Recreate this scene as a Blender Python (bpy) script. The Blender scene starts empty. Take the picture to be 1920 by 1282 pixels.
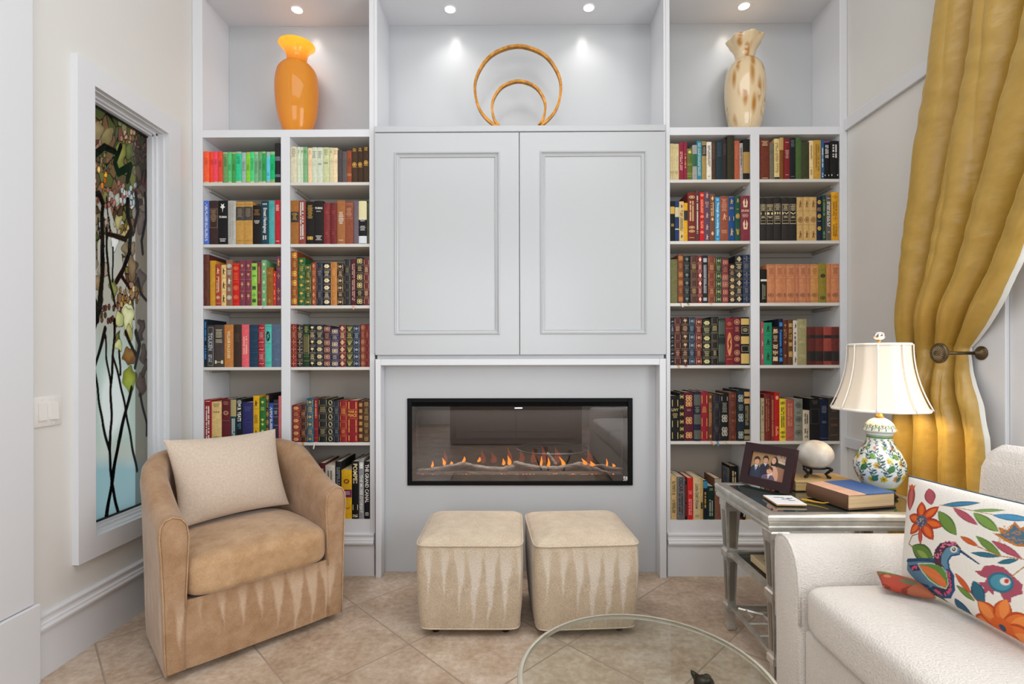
import bpy, bmesh, math, random
import numpy as np
from mathutils import Vector, Matrix, Euler
random.seed(7); PI = math.pi
SC = bpy.context.scene; COL = SC.collection
# ------------------------------------------------------------------ camera
F = 936.0; CX = 960.0; HV = 672.0; CAMH = 1.21
cam_d = bpy.data.cameras.new('camera'); cam = bpy.data.objects.new('camera', cam_d); COL.objects.link(cam)
cam_d.sensor_width = 36.0; cam_d.lens = F / 1920 * 36; cam_d.shift_y = (HV - 641) / 1920; cam_d.clip_start = .02
cam.location = (0, 0, CAMH)
ROT = Euler((math.radians(90), 0, math.radians(0.43))).to_matrix()
ROT = Matrix.Rotation(math.radians(0.12), 3, 'Y') @ ROT
cam.rotation_euler = ROT.to_euler()
SC.camera = cam
def P(u, v, Y):
    r = ROT @ Vector(((u - CX) / F, -(v - HV) / F, -1)); k = Y / r.y
    return Vector((r.x * k, Y, CAMH + r.z * k))
def PX(u, v, X):
    r = ROT @ Vector(((u - CX) / F, -(v - HV) / F, -1)); k = X / r.x
    return Vector((X, r.y * k, CAMH + r.z * k))
def PZ(u, v, Z):
    r = ROT @ Vector(((u - CX) / F, -(v - HV) / F, -1)); k = (Z - CAMH) / r.z
    return Vector((r.x * k, r.y * k, Z))
RI = np.array(ROT.transposed())
def proj(pts):
    p = np.asarray(pts, float) - np.array([0, 0, CAMH]); c = p @ RI.T
    return np.stack([CX + F * c[..., 0] / -c[..., 2], HV - F * c[..., 1] / -c[..., 2]], -1)
# ------------------------------------------------------------------ light and exposure
vs = SC.view_settings; vs.view_transform = 'Standard'; vs.look = 'None'; vs.gamma = 1; vs.use_curve_mapping = False
vs.exposure = 0.19
SC.cycles.max_bounces = 8; SC.cycles.transparent_max_bounces = 12
SC.cycles.sample_clamp_indirect = 4.0
w = bpy.data.worlds.new('daylight'); SC.world = w; w.use_nodes = True
wn = w.node_tree.nodes['Background']; wn.inputs[0].default_value = (.90, .95, 1, 1); wn.inputs[1].default_value = 1.05
def area(name, loc, target, sx, sy, power, color=(1, 1, 1), spread=180):
    l = bpy.data.lights.new(name, 'AREA'); l.shape = 'RECTANGLE'; l.size = sx; l.size_y = sy; l.energy = power; l.color = color
    l.spread = math.radians(spread)
    o = bpy.data.objects.new(name, l); COL.objects.link(o); o.location = loc
    o.rotation_euler = (Vector(target) - Vector(loc)).to_track_quat('-Z', 'Y').to_euler(); return o
area('daylight_right_window', (2.15, .30, 1.75), (-2, .9, 1.2), 2.0, 2.0, 44, (.95, .98, 1))
area('rear_fill_light', (-.3, -3.3, 1.9), (0, 3, 1.2), 3.0, 2.0, 46, (.93, .97, 1))  # unseen soft fill, added behind the camera for frontal light
area('overhead_fill_light', (0, .2, 3.75), (0, .6, 0), 2.6, 2.2, 40, (.96, .98, 1))  # added overhead fill, stands for no particular fixture
# ------------------------------------------------------------------ helpers
def srgb(h, a=1.0):
    if isinstance(h, str):
        h = h.lstrip('#'); c = [int(h[i:i + 2], 16) / 255 for i in (0, 2, 4)]
    else: c = list(h[:3])
    return tuple((x / 12.92 if x <= .04045 else ((x + .055) / 1.055) ** 2.4) for x in c) + (a,)
MATS = {}
def mat(name, color, rough=.5, metal=0.0, **k):
    if name in MATS: return MATS[name]
    m = bpy.data.materials.new(name); m.use_nodes = True; nt = m.node_tree; b = nt.nodes['Principled BSDF']
    col = srgb(color) if isinstance(color, str) else color
    b.inputs['Base Color'].default_value = col; b.inputs['Roughness'].default_value = rough; b.inputs['Metallic'].default_value = metal
    for kk, v in k.items():
        if kk in ('noise', 'bump', 'coord', 'nscale', 'bscale', 'stretch', 'dark'): continue
        b.inputs[kk].default_value = v
    co = nt.nodes.new('ShaderNodeTexCoord'); mp = nt.nodes.new('ShaderNodeMapping'); nt.links.new(co.outputs['Object'], mp.inputs[0])
    mp.inputs['Scale'].default_value = k.get('stretch', (1, 1, 1))
    if k.get('noise'):
        n = nt.nodes.new('ShaderNodeTexNoise'); n.inputs['Scale'].default_value = k.get('nscale', 8); n.inputs['Detail'].default_value = 5
        nt.links.new(mp.outputs[0], n.inputs['Vector'])
        mx = nt.nodes.new('ShaderNodeMix'); mx.data_type = 'RGBA'; a = k['noise']
        d = srgb(k['dark']) if 'dark' in k else tuple(c * (1 - a) for c in col[:3]) + (1,)
        l = col if 'dark' in k else tuple(min(1, c * (1 + a)) for c in col[:3]) + (1,)
        mx.inputs[6].default_value = d; mx.inputs[7].default_value = l
        cr = nt.nodes.new('ShaderNodeMapRange'); cr.inputs[1].default_value = .3; cr.inputs[2].default_value = .7
        nt.links.new(n.outputs['Fac'], cr.inputs[0]); nt.links.new(cr.outputs[0], mx.inputs[0]); nt.links.new(mx.outputs[2], b.inputs['Base Color'])
    if k.get('bump'):
        n = nt.nodes.new('ShaderNodeTexNoise'); n.inputs['Scale'].default_value = k.get('bscale', 60); n.inputs['Detail'].default_value = 3
        nt.links.new(mp.outputs[0], n.inputs['Vector'])
        bp = nt.nodes.new('ShaderNodeBump'); bp.inputs['Strength'].default_value = k['bump']; bp.inputs['Distance'].default_value = .004
        nt.links.new(n.outputs['Fac'], bp.inputs['Height']); nt.links.new(bp.outputs[0], b.inputs['Normal'])
    MATS[name] = m; return m
def attr_mat(name, rough=.6, bump=0, bscale=300, **k):
    m = mat(name, (1, 1, 1, 1), rough, bump=bump, bscale=bscale, **k); nt = m.node_tree
    a = nt.nodes.new('ShaderNodeAttribute'); a.attribute_name = 'paint'; nt.links.new(a.outputs['Color'], nt.nodes['Principled BSDF'].inputs['Base Color'])
    return m
def emis(name, color, s):
    if name in MATS: return MATS[name]
    m = mat(name, color, .5); b = m.node_tree.nodes['Principled BSDF']; b.inputs['Emission Color'].default_value = srgb(color); b.inputs['Emission Strength'].default_value = s
    return m
class MB:
    def __init__(s): s.v = []; s.f = []; s.m = []
    def add(s, vs, fs, mi=0):
        n = len(s.v); s.v += [tuple(v) for v in vs]; s.f += [tuple(i + n for i in f) for f in fs]; s.m += [mi] * len(fs); return s
    def box(s, x0, x1, y0, y1, z0, z1, mi=0):
        if x0 > x1: x0, x1 = x1, x0
        if y0 > y1: y0, y1 = y1, y0
        if z0 > z1: z0, z1 = z1, z0
        return s.add([(x0, y0, z0), (x1, y0, z0), (x1, y1, z0), (x0, y1, z0), (x0, y0, z1), (x1, y0, z1), (x1, y1, z1), (x0, y1, z1)],
              [(0, 3, 2, 1), (4, 5, 6, 7), (0, 1, 5, 4), (1, 2, 6, 5), (2, 3, 7, 6), (3, 0, 4, 7)], mi)
    def rbox(s, x0, x1, y0, y1, z0, z1, r=.004, seg=2, mi=0):
        bm = bmesh.new(); bmesh.ops.create_cube(bm, size=1)
        for v in bm.verts: v.co = Vector(((x0 + x1) / 2 + v.co.x * (x1 - x0), (y0 + y1) / 2 + v.co.y * (y1 - y0), (z0 + z1) / 2 + v.co.z * (z1 - z0)))
        bmesh.ops.bevel(bm, geom=list(bm.edges), offset=r, segments=seg, profile=.5, affect='EDGES')
        bm.verts.index_update(); s.add([v.co for v in bm.verts], [[v.index for v in f.verts] for f in bm.faces], mi); bm.free(); return s
    def lathe(s, prof, cx=0, cy=0, z=0, n=32, mi=0, caps=True, fn=None):
        vs, fs = [], []
        for (r, h) in prof:
            for i in range(n):
                a = 2 * PI * i / n; rr = r * (fn(a, h) if fn else 1); vs.append((cx + rr * math.cos(a), cy + rr * math.sin(a), z + h))
        for j in range(len(prof) - 1):
            for i in range(n): fs.append((j * n + i, j * n + (i + 1) % n, (j + 1) * n + (i + 1) % n, (j + 1) * n + i))
        if caps: fs.append(tuple(range(n - 1, -1, -1))); fs.append(tuple((len(prof) - 1) * n + i for i in range(n)))
        return s.add(vs, fs, mi)
    def tube(s, pts, r, n=8, mi=0, closed=False):
        pts = [Vector(p) for p in pts]; N = len(pts); vs, fs = [], []; up = Vector((0, 0, 1)); prev = None
        for i, p in enumerate(pts):
            a = pts[(i - 1) % N] if (closed or i > 0) else p; b = pts[(i + 1) % N] if (closed or i < N - 1) else p
            t = (b - a).normalized()
            if prev is None: q = t.cross(up); q = q if q.length > 1e-3 else t.cross(Vector((1, 0, 0)))
            else: q = prev - t * prev.dot(t)
            q.normalize(); prev = q; w_ = t.cross(q); rr = r(i / (N - 1)) if callable(r) else r
            for k in range(n): an = 2 * PI * k / n; vs.append(p + q * rr * math.cos(an) + w_ * rr * math.sin(an))
        for i in range(N if closed else N - 1):
            for k in range(n): j = (i + 1) % N; fs.append((i * n + k, i * n + (k + 1) % n, j * n + (k + 1) % n, j * n + k))
        if not closed: fs.append(tuple(range(n - 1, -1, -1))); fs.append(tuple((N - 1) * n + k for k in range(n)))
        return s.add(vs, fs, mi)
    def prism(s, poly, axis, a, b, mi=0):
        n = len(poly); mk = {'x': lambda p, t: (t, p[0], p[1]), 'y': lambda p, t: (p[0], t, p[1]), 'z': lambda p, t: (p[0], p[1], t)}[axis]
        vs = [mk(p, a) for p in poly] + [mk(p, b) for p in poly]
        fs = [(i, (i + 1) % n, n + (i + 1) % n, n + i) for i in range(n)] + [tuple(range(n - 1, -1, -1)), tuple(range(n, 2 * n))]
        return s.add(vs, fs, mi)
    def grid(s, nu, nv, fn, mi=0, closeu=False):
        vs = [fn(i / (nu if closeu else nu - 1), j / (nv - 1)) for j in range(nv) for i in range(nu)]
        fs = [(j * nu + i, j * nu + (i + 1) % nu, (j + 1) * nu + (i + 1) % nu, (j + 1) * nu + i) for j in range(nv - 1) for i in range(nu if closeu else nu - 1)]
        return s.add(vs, fs, mi)
    def xf(s, M, start=0):
        for i in range(start, len(s.v)): s.v[i] = tuple(M @ Vector(s.v[i]))
        return s
    def mesh(s, name, mats, smooth=False, fix=True):
        me = bpy.data.meshes.new(name); me.from_pydata(s.v, [], s.f); me.update()
        for m in (mats if isinstance(mats, (list, tuple)) else [mats]): me.materials.append(m)
        if len(set(s.m)) > 1: me.polygons.foreach_set('material_index', s.m)
        if fix:
            bm = bmesh.new(); bm.from_mesh(me); bmesh.ops.recalc_face_normals(bm, faces=bm.faces); bm.to_mesh(me); bm.free()
        if smooth:
            me.polygons.foreach_set('use_smooth', [True] * len(me.polygons))
            if smooth is not True: me.set_sharp_from_angle(angle=math.radians(smooth))
        return me
    def build(s, name, mats, parent=None, smooth=False, base=None, fix=True, label=None):
        """base: world origin; a child of PARENT written in world coordinates is moved to its parent's frame"""
        if parent is not None and s.v and base is None and parent.get('_w'):
            b = Vector(parent.location); s.v = [tuple(Vector(v) - b) for v in s.v]
            # sub-parts: parents at identity
        o = bpy.data.objects.new(name, s.mesh(name, mats, smooth, fix)); COL.objects.link(o)
        if parent is not None: o.parent = parent
        if label: o['label'] = label
        return o
def thing(name, label, cat, loc=(0, 0, 0), rz=0, group=None):
    """an Empty at the thing's base"""
    o = bpy.data.objects.new(name, None); COL.objects.link(o); o.empty_display_size = .05
    o.location = loc; o.rotation_euler = (0, 0, rz); o['label'] = label; o['category'] = cat
    if group: o['group'] = group
    return o
def tag(o, label, cat, group=None, kind=None):
    o['label'] = label; o['category'] = cat
    if group: o['group'] = group
    if kind: o['kind'] = kind
    return o
def part(mb, name, mats, t, smooth=False, label=None, world=True, parent=None, fix=True):
    """one mesh under thing T; the mesh is written in world coordinates when WORLD"""
    if world:
        M = (Matrix.Translation(t.location) @ t.rotation_euler.to_matrix().to_4x4()).inverted(); mb.xf(M)
    o = bpy.data.objects.new(name, mb.mesh(name, mats, smooth, fix)); COL.objects.link(o); o.parent = parent or t
    if label: o['label'] = label
    return o
def struct(mb, name, mats, smooth=False, parent=None):
    o = bpy.data.objects.new(name, mb.mesh(name, mats, smooth)); COL.objects.link(o)
    if parent: o.parent = parent
    else: o['kind'] = 'structure'
    return o
def subsurf(o, lv=2):
    m = o.modifiers.new('Subdivision', 'SUBSURF'); m.levels = lv; m.render_levels = lv; return o
def setpaint(o, colors, n=None):
    me = o.data; a = me.attributes.new('paint', 'FLOAT_COLOR', 'POINT')
    c = np.ones((len(me.vertices), 4), np.float32); c[:len(colors), :3] = colors; a.data.foreach_set('color', c.ravel())
# painting of albedo patterns on dense grids
class Paint:
    def __init__(s, x, y, base): s.x = x; s.y = y; s.c = np.empty(x.shape + (3,)); s.c[:] = srgb(base)[:3]
    def put(s, mask, col, al=1.0):
        m = np.clip(mask, 0, 1)[..., None] * al; s.c = s.c * (1 - m) + np.array(srgb(col)[:3]) * m
    def ell(s, cx, cy, a, b, rot, col, al=1, soft=.12):
        r = math.radians(rot); dx = s.x - cx; dy = s.y - cy; p = dx * math.cos(r) + dy * math.sin(r); q = -dx * math.sin(r) + dy * math.cos(r)
        d = np.sqrt((p / a) ** 2 + (q / b) ** 2); s.put((1 - d) / soft + .5, col, al)
    def petal(s, x0, y0, x1, y1, w_, col, edge=None, al=1):
        """a leaf or petal pointed at both ends"""
        L = math.hypot(x1 - x0, y1 - y0) + 1e-9; ux, uy = (x1 - x0) / L, (y1 - y0) / L
        p = ((s.x - x0) * ux + (s.y - y0) * uy) / L; q = np.abs(-(s.x - x0) * uy + (s.y - y0) * ux)
        h = w_ * np.sin(np.clip(p, 0, 1) * PI) ** .8; h = np.where((p < 0) | (p > 1), -1, h)
        if edge: s.put((h - q) / 1.5 + .5, edge, al); s.put((h * .78 - 1 - q) / 1.5 + .5, col, al)
        else: s.put((h - q) / 1.5 + .5, col, al)
    def line(s, pts, w_, col, al=1, w1=None):
        n = len(pts) - 1
        for i in range(n):
            (x0, y0), (x1, y1) = pts[i], pts[i + 1]; L2 = (x1 - x0) ** 2 + (y1 - y0) ** 2 + 1e-9
            t = np.clip(((s.x - x0) * (x1 - x0) + (s.y - y0) * (y1 - y0)) / L2, 0, 1)
            d = np.hypot(s.x - x0 - t * (x1 - x0), s.y - y0 - t * (y1 - y0))
            ww = w_ if w1 is None else w_ + (w1 - w_) * (i + t) / n
            s.put((ww / 2 - d) / 1.2 + .5, col, al)
    def poly(s, pts, col, al=1):
        ins = np.zeros(s.x.shape, bool); n = len(pts)
        for i in range(n):
            (x0, y0), (x1, y1) = pts[i], pts[(i + 1) % n]
            c = ((y0 > s.y) != (y1 > s.y)) & (s.x < (x1 - x0) * (s.y - y0) / (y1 - y0 + 1e-9) + x0); ins ^= c
        s.put(ins.astype(float), col, al)
def homography(src, dst):
    A = []; b = []
    for (x, y), (u, v) in zip(src, dst): A += [[x, y, 1, 0, 0, 0, -u * x, -u * y], [0, 0, 0, x, y, 1, -v * x, -v * y]]; b += [u, v]
    h = np.linalg.solve(np.array(A, float), np.array(b, float)); H = np.append(h, 1).reshape(3, 3)
    def f(x, y):
        d = H[2, 0] * x + H[2, 1] * y + H[2, 2]; return (H[0, 0] * x + H[0, 1] * y + H[0, 2]) / d, (H[1, 0] * x + H[1, 1] * y + H[1, 2]) / d
    return f
_font_cache = {}
def text_geo(txt, bold=False):
    """outline mesh of TXT, normalised to width 0..W, height 0..1"""
    k = (txt, bold)
    if k not in _font_cache:
        c = bpy.data.curves.new('t', 'FONT'); c.body = txt; c.offset = .02 if bold else .008; c.resolution_u = 2
        o = bpy.data.objects.new('t', c); COL.objects.link(o); dg = bpy.context.evaluated_depsgraph_get(); dg.update()
        me = bpy.data.meshes.new_from_object(o.evaluated_get(dg)); vs = [tuple(v.co[:2]) for v in me.vertices]; fs = [tuple(p.vertices) for p in me.polygons]
        bpy.data.objects.remove(o); bpy.data.curves.remove(c); bpy.data.meshes.remove(me)
        if vs:
            x0 = min(v[0] for v in vs); x1 = max(v[0] for v in vs); y0 = min(v[1] for v in vs); y1 = max(v[1] for v in vs); h = (y1 - y0) or 1
            vs = [((a - x0) / h, (b - y0) / h) for a, b in vs]; W = (x1 - x0) / h
        else: W = 1
        _font_cache[k] = (vs, fs, W)
    return _font_cache[k]
# ------------------------------------------------------------------ palette
paint = mat('white_paint', '#dcdde1', .38, bump=.03, bscale=25)
paint_g = mat('white_gloss_paint', '#bdbfc2', .24)
wallm = mat('wall_plaster', '#dcdad6', .8, bump=.25, bscale=14)
ceilm = mat('ceiling_paint', '#e8e6e2', .9)
inner = mat('shelf_shaded_paint', '#aaa299', .6)  # shade inside the shelves is darkened into this colour
brass = mat('brushed_brass', '#b08a4a', .35, 1.0)
black = mat('black_metal', '#08080a', .35)
# ------------------------------------------------------------------ dimensions
YF = 2.79; YD = 2.75; YR = 2.835; YB = 3.055
XL = P(361, 700, YF).x; XR = P(1590, 700, YF).x
CEIL = 3.9
z_niche = P(960, 47, YB).z
XRECL = XL - .072
# floor: 47 cm tiles laid diagonally
def floor_mat():
    m = bpy.data.materials.new('floor_tile'); m.use_nodes = True; nt = m.node_tree; N = nt.nodes; L = nt.links; b = N['Principled BSDF']
    co = N.new('ShaderNodeTexCoord'); mp = N.new('ShaderNodeMapping'); mp.vector_type = 'POINT'
    L.new(co.outputs['Object'], mp.inputs[0]); mp.inputs['Rotation'].default_value = (0, 0, math.radians(45)); s = 1 / .474; mp.inputs['Scale'].default_value = (s, s, 1)
    p = Vector((-.4546, 2.115, 0)) * s; q = Matrix.Rotation(math.radians(45), 3, 'Z') @ p
    mp.inputs['Location'].default_value = (-q.x, -q.y, 0)
    sx = N.new('ShaderNodeSeparateXYZ'); L.new(mp.outputs[0], sx.inputs[0])
    def mth(op, a, bb=None):
        n = N.new('ShaderNodeMath'); n.operation = op
        for i, x in enumerate((a, bb)):
            if x is None: continue
            if isinstance(x, (int, float)): n.inputs[i].default_value = x
            else: L.new(x, n.inputs[i])
        return n.outputs[0]
    d = [mth('ABSOLUTE', mth('SUBTRACT', mth('FRACT', mth('ADD', sx.outputs[i], .5)), .5)) for i in (0, 1)]
    dist = mth('MINIMUM', d[0], d[1])
    gr = N.new('ShaderNodeMapRange'); gr.inputs[1].default_value = .004; gr.inputs[2].default_value = .009; L.new(dist, gr.inputs[0])
    fl = N.new('ShaderNodeVectorMath'); fl.operation = 'FLOOR'; L.new(mp.outputs[0], fl.inputs[0])
    wn_ = N.new('ShaderNodeTexWhiteNoise'); L.new(fl.outputs[0], wn_.inputs['Vector'])
    n1 = N.new('ShaderNodeTexNoise'); n1.inputs['Scale'].default_value = 5; n1.inputs['Detail'].default_value = 8; n1.inputs['Roughness'].default_value = .7; L.new(co.outputs['Object'], n1.inputs['Vector'])
    n2 = N.new('ShaderNodeTexNoise'); n2.inputs['Scale'].default_value = 40; n2.inputs['Detail'].default_value = 4; L.new(co.outputs['Object'], n2.inputs['Vector'])
    f = mth('ADD', mth('MULTIPLY', n1.outputs['Fac'], .9), mth('ADD', mth('MULTIPLY', n2.outputs['Fac'], .3), mth('MULTIPLY', wn_.outputs['Value'], .12)))
    cr = N.new('ShaderNodeValToRGB'); L.new(f, cr.inputs[0]); e = cr.color_ramp.elements
    e[0].position = .45; e[0].color = srgb('#a08872'); e[1].position = .85; e[1].color = srgb('#d3c3b3'); x = e.new(.65); x.color = srgb('#bba590')
    mx = N.new('ShaderNodeMix'); mx.data_type = 'RGBA'; mx.inputs[6].default_value = srgb('#a28f7e'); L.new(gr.outputs[0], mx.inputs[0]); L.new(cr.outputs[0], mx.inputs[7]); L.new(mx.outputs[2], b.inputs['Base Color'])
    b.inputs['Roughness'].default_value = .42
    bp = N.new('ShaderNodeBump'); bp.inputs['Strength'].default_value = .5; bp.inputs['Distance'].default_value = .003; L.new(mth('ADD', gr.outputs[0], mth('MULTIPLY', n2.outputs['Fac'], .15)), bp.inputs['Height']); L.new(bp.outputs[0], b.inputs['Normal'])
    return m
struct(MB().box(XL - .2, XR + .2, -3.6, 3.3, -.05, 0), 'floor', floor_mat())
struct(MB().box(XL - .2, XR + .2, -3.6, 3.3, CEIL, CEIL + .05), 'ceiling', ceilm)
struct(MB().box(XL - .2, XR + .2, YB + .06, 3.3, 0, CEIL), 'wall_back', wallm)
# left wall with the stained glass opening
WY0, WY1 = PX(169.3, 500, XL).y, PX(306.9, 500, XL).y
WZ0, WZ1 = .460, 2.371
mb = MB(); X0 = XL - .16
mb.box(X0, XL, -3.6, WY0, 0, CEIL); mb.box(X0, XL, WY1, YB + .06, 0, CEIL); mb.box(X0, XL, WY0, WY1, 0, WZ0); mb.box(X0, XL, WY0, WY1, WZ1, CEIL)
struct(mb, 'wall_left', wallm)
# right wall with a window opening nearer the camera
mb = MB(); X1 = XR + .16
mb.box(XR, X1, 1.55, YB + .06, 0, CEIL); mb.box(XR, X1, -3.6, -1.2, 0, CEIL); mb.box(XR, X1, -1.2, 1.55, 0, .7); mb.box(XR, X1, -1.2, 1.55, 2.9, CEIL)
struct(mb, 'wall_right', wallm)
# rear wall with an opening added to let in frontal light
mb = MB(); mb.box(XL - .2, XR + .2, -3.7, -3.55, 0, .95); mb.box(XL - .2, XR + .2, -3.7, -3.55, 2.95, CEIL)
mb.box(XL - .2, -1.75, -3.7, -3.55, .95, 2.95); mb.box(1.25, XR + .2, -3.7, -3.55, .95, 2.95)
struct(mb, 'wall_rear', wallm)
# baseboard with cap moulding
def base_prof(z1=.244, z0=.182, t=.018):
    return [(0, 0), (t, 0), (t, z0), (t + .014, z0 + .003), (t + .016, z0 + .012), (t + .010, z0 + .022), (t + .010, z0 + .027), (t + .004, z0 + .034), (t + .002, z0 + .046), (t + .006, z0 + .050), (t + .006, z1 - .004), (t - .002, z1), (0, z1)]
yb0 = PX(58, 900, XL).y
mb = MB(); pr = base_prof(); n = len(pr)
mb.add([(XL + a, yb0, z) for a, z in pr] + [(XL + a, YF + .0, z) for a, z in pr], [(i, (i + 1) % n, n + (i + 1) % n, n + i) for i in range(n)] + [tuple(range(n - 1, -1, -1)), tuple(range(n, 2 * n))])
struct(mb, 'baseboard_left', paint)
mb = MB(); mb.add([(XR - a, -.5, z) for a, z in pr] + [(XR - a, YF, z) for a, z in pr], [(i, (i + 1) % n, n + (i + 1) % n, n + i) for i in range(n)] + [tuple(range(n - 1, -1, -1)), tuple(range(n, 2 * n))])
struct(mb, 'baseboard_right', paint)
# door casing and plinth block at the near end of the left wall
yc = PX(52, 600, XL).y
mb = MB().rbox(XL, XL + .024, yc - .32, yc, .30, CEIL, .003); mb.rbox(XL, XL + .036, yc - .32, yc + .012, 0, .297, .003)
struct(mb, 'trim_1', paint)
# rails on the right wall
mb = MB().rbox(XR - .018, XR, 1.7, YF - .001, 2.471, 2.535, .003); struct(mb, 'trim_2', paint)
mb = MB().rbox(XR - .018, XR, 1.7, YF - .001, .714, .770, .003); struct(mb, 'trim_3', paint)
# casing of the window hidden by the curtain
ya = PX(1836, 700, XR).y; yb_ = PX(1888, 700, XR - .03).y
mb = MB().rbox(XR - .035, XR, yb_, ya, 0, 3.1, .003); mb.rbox(XR - .022, XR, 1.56, yb_ - .001, 0, 3.1, .003)
struct(mb, 'trim_4', paint)
# ------------------------------------------------------------------ stained glass window
cy0, cy1 = PX(134.6, 500, XL).y, PX(330.5, 500, XL).y; cz0, cz1 = .368, 2.464
win = bpy.data.objects.new('window_1', None); COL.objects.link(win); win['kind'] = 'structure'; win.location = (XL, (WY0 + WY1) / 2, WZ0)
win['label'] = 'tall stained glass window of vines and blossoms in a white frame'
def wpart(mb, name, m, smooth=False): return part(mb, name, m, win, smooth)
mb = MB(); T = .026
mb.prism([(cy0, cz0), (cy1, cz0), (WY1 + .004, WZ0 - .004), (WY0 - .004, WZ0 - .004)], 'x', XL, XL + T)
mb.prism([(cy1, cz0), (cy1, cz1), (WY1 + .004, WZ1 + .004), (WY1 + .004, WZ0 - .004)], 'x', XL, XL + T)
mb.prism([(cy1, cz1), (cy0, cz1), (WY0 - .004, WZ1 + .004), (WY1 + .004, WZ1 + .004)], 'x', XL, XL + T)
mb.prism([(cy0, cz1), (cy0, cz0), (WY0 - .004, WZ0 - .004), (WY0 - .004, WZ1 + .004)], 'x', XL, XL + T)
wpart(mb, 'window_casing', paint)
mb = MB()   # stepped jamb
for (ins, xa, xb) in ((0, XRECL - .03, XL + .001), (.010, XRECL - .03, XL - .030), (.018, XRECL - .03, XL - .045)):
    for (a0, a1, b0, b1) in ((WY0 - .01, WY1 + .01, WZ0 - .01, WZ0 + ins + .001), (WY0 - .01, WY1 + .01, WZ1 - ins - .001, WZ1 + .01), (WY0 - .01, WY0 + ins + .001, WZ0, WZ1), (WY1 - ins - .001, WY1 + .01, WZ0, WZ1)):
        mb.box(xa, xb, a0, a1, b0, b1)
wpart(mb, 'window_jamb', paint)
gy0, gy1, gz0, gz1 = WY0 + .004, WY1 - .004, WZ0 + .012, WZ1 - .012
mb = MB()
for (a0, a1, b0, b1) in ((gy0, gy1, gz0, gz0 + .016), (gy0, gy1, gz1 - .016, gz1), (gy0, gy0 + .012, gz0, gz1), (gy1 - .012, gy1, gz0, gz1)): mb.box(XRECL - .012, XRECL + .006, a0, a1, b0, b1)
wpart(mb, 'glazing_bead', black)
# leaded panel, drawn flat on the glass plane
NU, NV = 150, 620
gx = np.linspace(0, 1, NU); gz = np.linspace(0, 1, NV); GY, GZ = np.meshgrid(gy0 + gx * (gy1 - gy0), gz0 + gz * (gz1 - gz0))
cor = [(gy0, gz0), (gy1, gz0), (gy1, gz1), (gy0, gz1)]
Hw = homography(cor, [tuple(proj([(XRECL, a, b)])[0]) for a, b in cor]); U, V = Hw(GY, GZ)
# the picture plane is strongly foreshortened, so widths are measured on a stretched axis
KX = 2.2; X_ = (U - 160) * KX
pa = Paint(X_, V, '#b9bcb2')
def gl(pts): return [((x / 3.054) * KX, y / 3.054 + 180) for x, y in pts]
def gl2(pts): return [((x / 3.054) * KX, y / 3.054 + 580) for x, y in pts]
rng = np.random.default_rng(5)
blot = np.zeros_like(V)
for k in range(70):
    a, b, r_, s_ = rng.uniform(0, 270), rng.uniform(180, 1000), rng.uniform(14, 55), rng.uniform(-1, 1); blot += s_ * np.exp(-(((X_ - a) / r_) ** 2 + ((V - b) / (r_ * 1.3)) ** 2))
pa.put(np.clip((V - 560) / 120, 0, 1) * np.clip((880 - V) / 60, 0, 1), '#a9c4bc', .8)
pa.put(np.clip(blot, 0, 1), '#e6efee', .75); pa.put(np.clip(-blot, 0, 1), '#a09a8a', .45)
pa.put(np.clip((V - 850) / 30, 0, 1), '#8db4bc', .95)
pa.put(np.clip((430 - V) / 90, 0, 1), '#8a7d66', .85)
# voronoi petals in the upper part and in clusters
def vor(seeds, cols, mask, lead=1.1, leadcol='#050505'):
    seeds = np.array(seeds); D1 = np.full(V.shape, 1e9); D2 = D1.copy(); I1 = np.zeros(V.shape, int)
    for i, (a, b) in enumerate(seeds):
        d = np.hypot(X_ - a, V - b); n1 = d < D1; D2 = np.where(n1, D1, np.minimum(D2, d)); I1 = np.where(n1, i, I1); D1 = np.where(n1, d, D1)
    C = np.array([srgb(c)[:3] for c in cols])[I1]; mk = mask(D1)[..., None] > .5
    pa.c = np.where(mk, C, pa.c); pa.put((mask(D1) > .5) * np.clip((lead * 2 - (D2 - D1)) / 1.2 + .3, 0, 1), leadcol)
warm = ['#74483a', '#8a5c48', '#5a4a34', '#643c30', '#80664a', '#a07a60', '#70553c', '#4c3b28']
grn = ['#565a2c', '#70703c', '#3f4824', '#86865e', '#4a5630', '#808858']
sd, cs = [], []
while len(sd) < 230:
    a, b = rng.uniform(15, 262), rng.uniform(200, 385)
    if all(math.hypot(a - p, b - q) > 9 for p, q in sd): sd.append((a, b)); cs.append(random.choice(warm if rng.random() < .62 else grn))
    elif rng.random() < .004: break
vor(sd, cs, lambda d: ((V < 372 + 14 * np.sin(X_ / 22.)) & (d < 60)).astype(float))
sd, cs = [], []
for _ in range(6000):
    a, b = rng.uniform(5, 262), rng.uniform(372, 610)
    if len(sd) < 210 and all(math.hypot(a - p, b - q) > 10.5 for p, q in sd): sd.append((a, b)); cs.append(random.choice(warm + grn + ['#b8bab0', '#c8ccc4', '#a09a8c', '#8c8478', '#b4a898']))
patch = np.sin(X_ / 26. + 1.3) + np.sin(V / 33. + X_ / 60.) + .6 * np.sin(V / 14. - X_ / 19.)
vor(sd, cs, lambda d: ((V > 372) & (V < 600) & (patch > -.35 + (V - 372) / 170.)).astype(float), 1.3)
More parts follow.
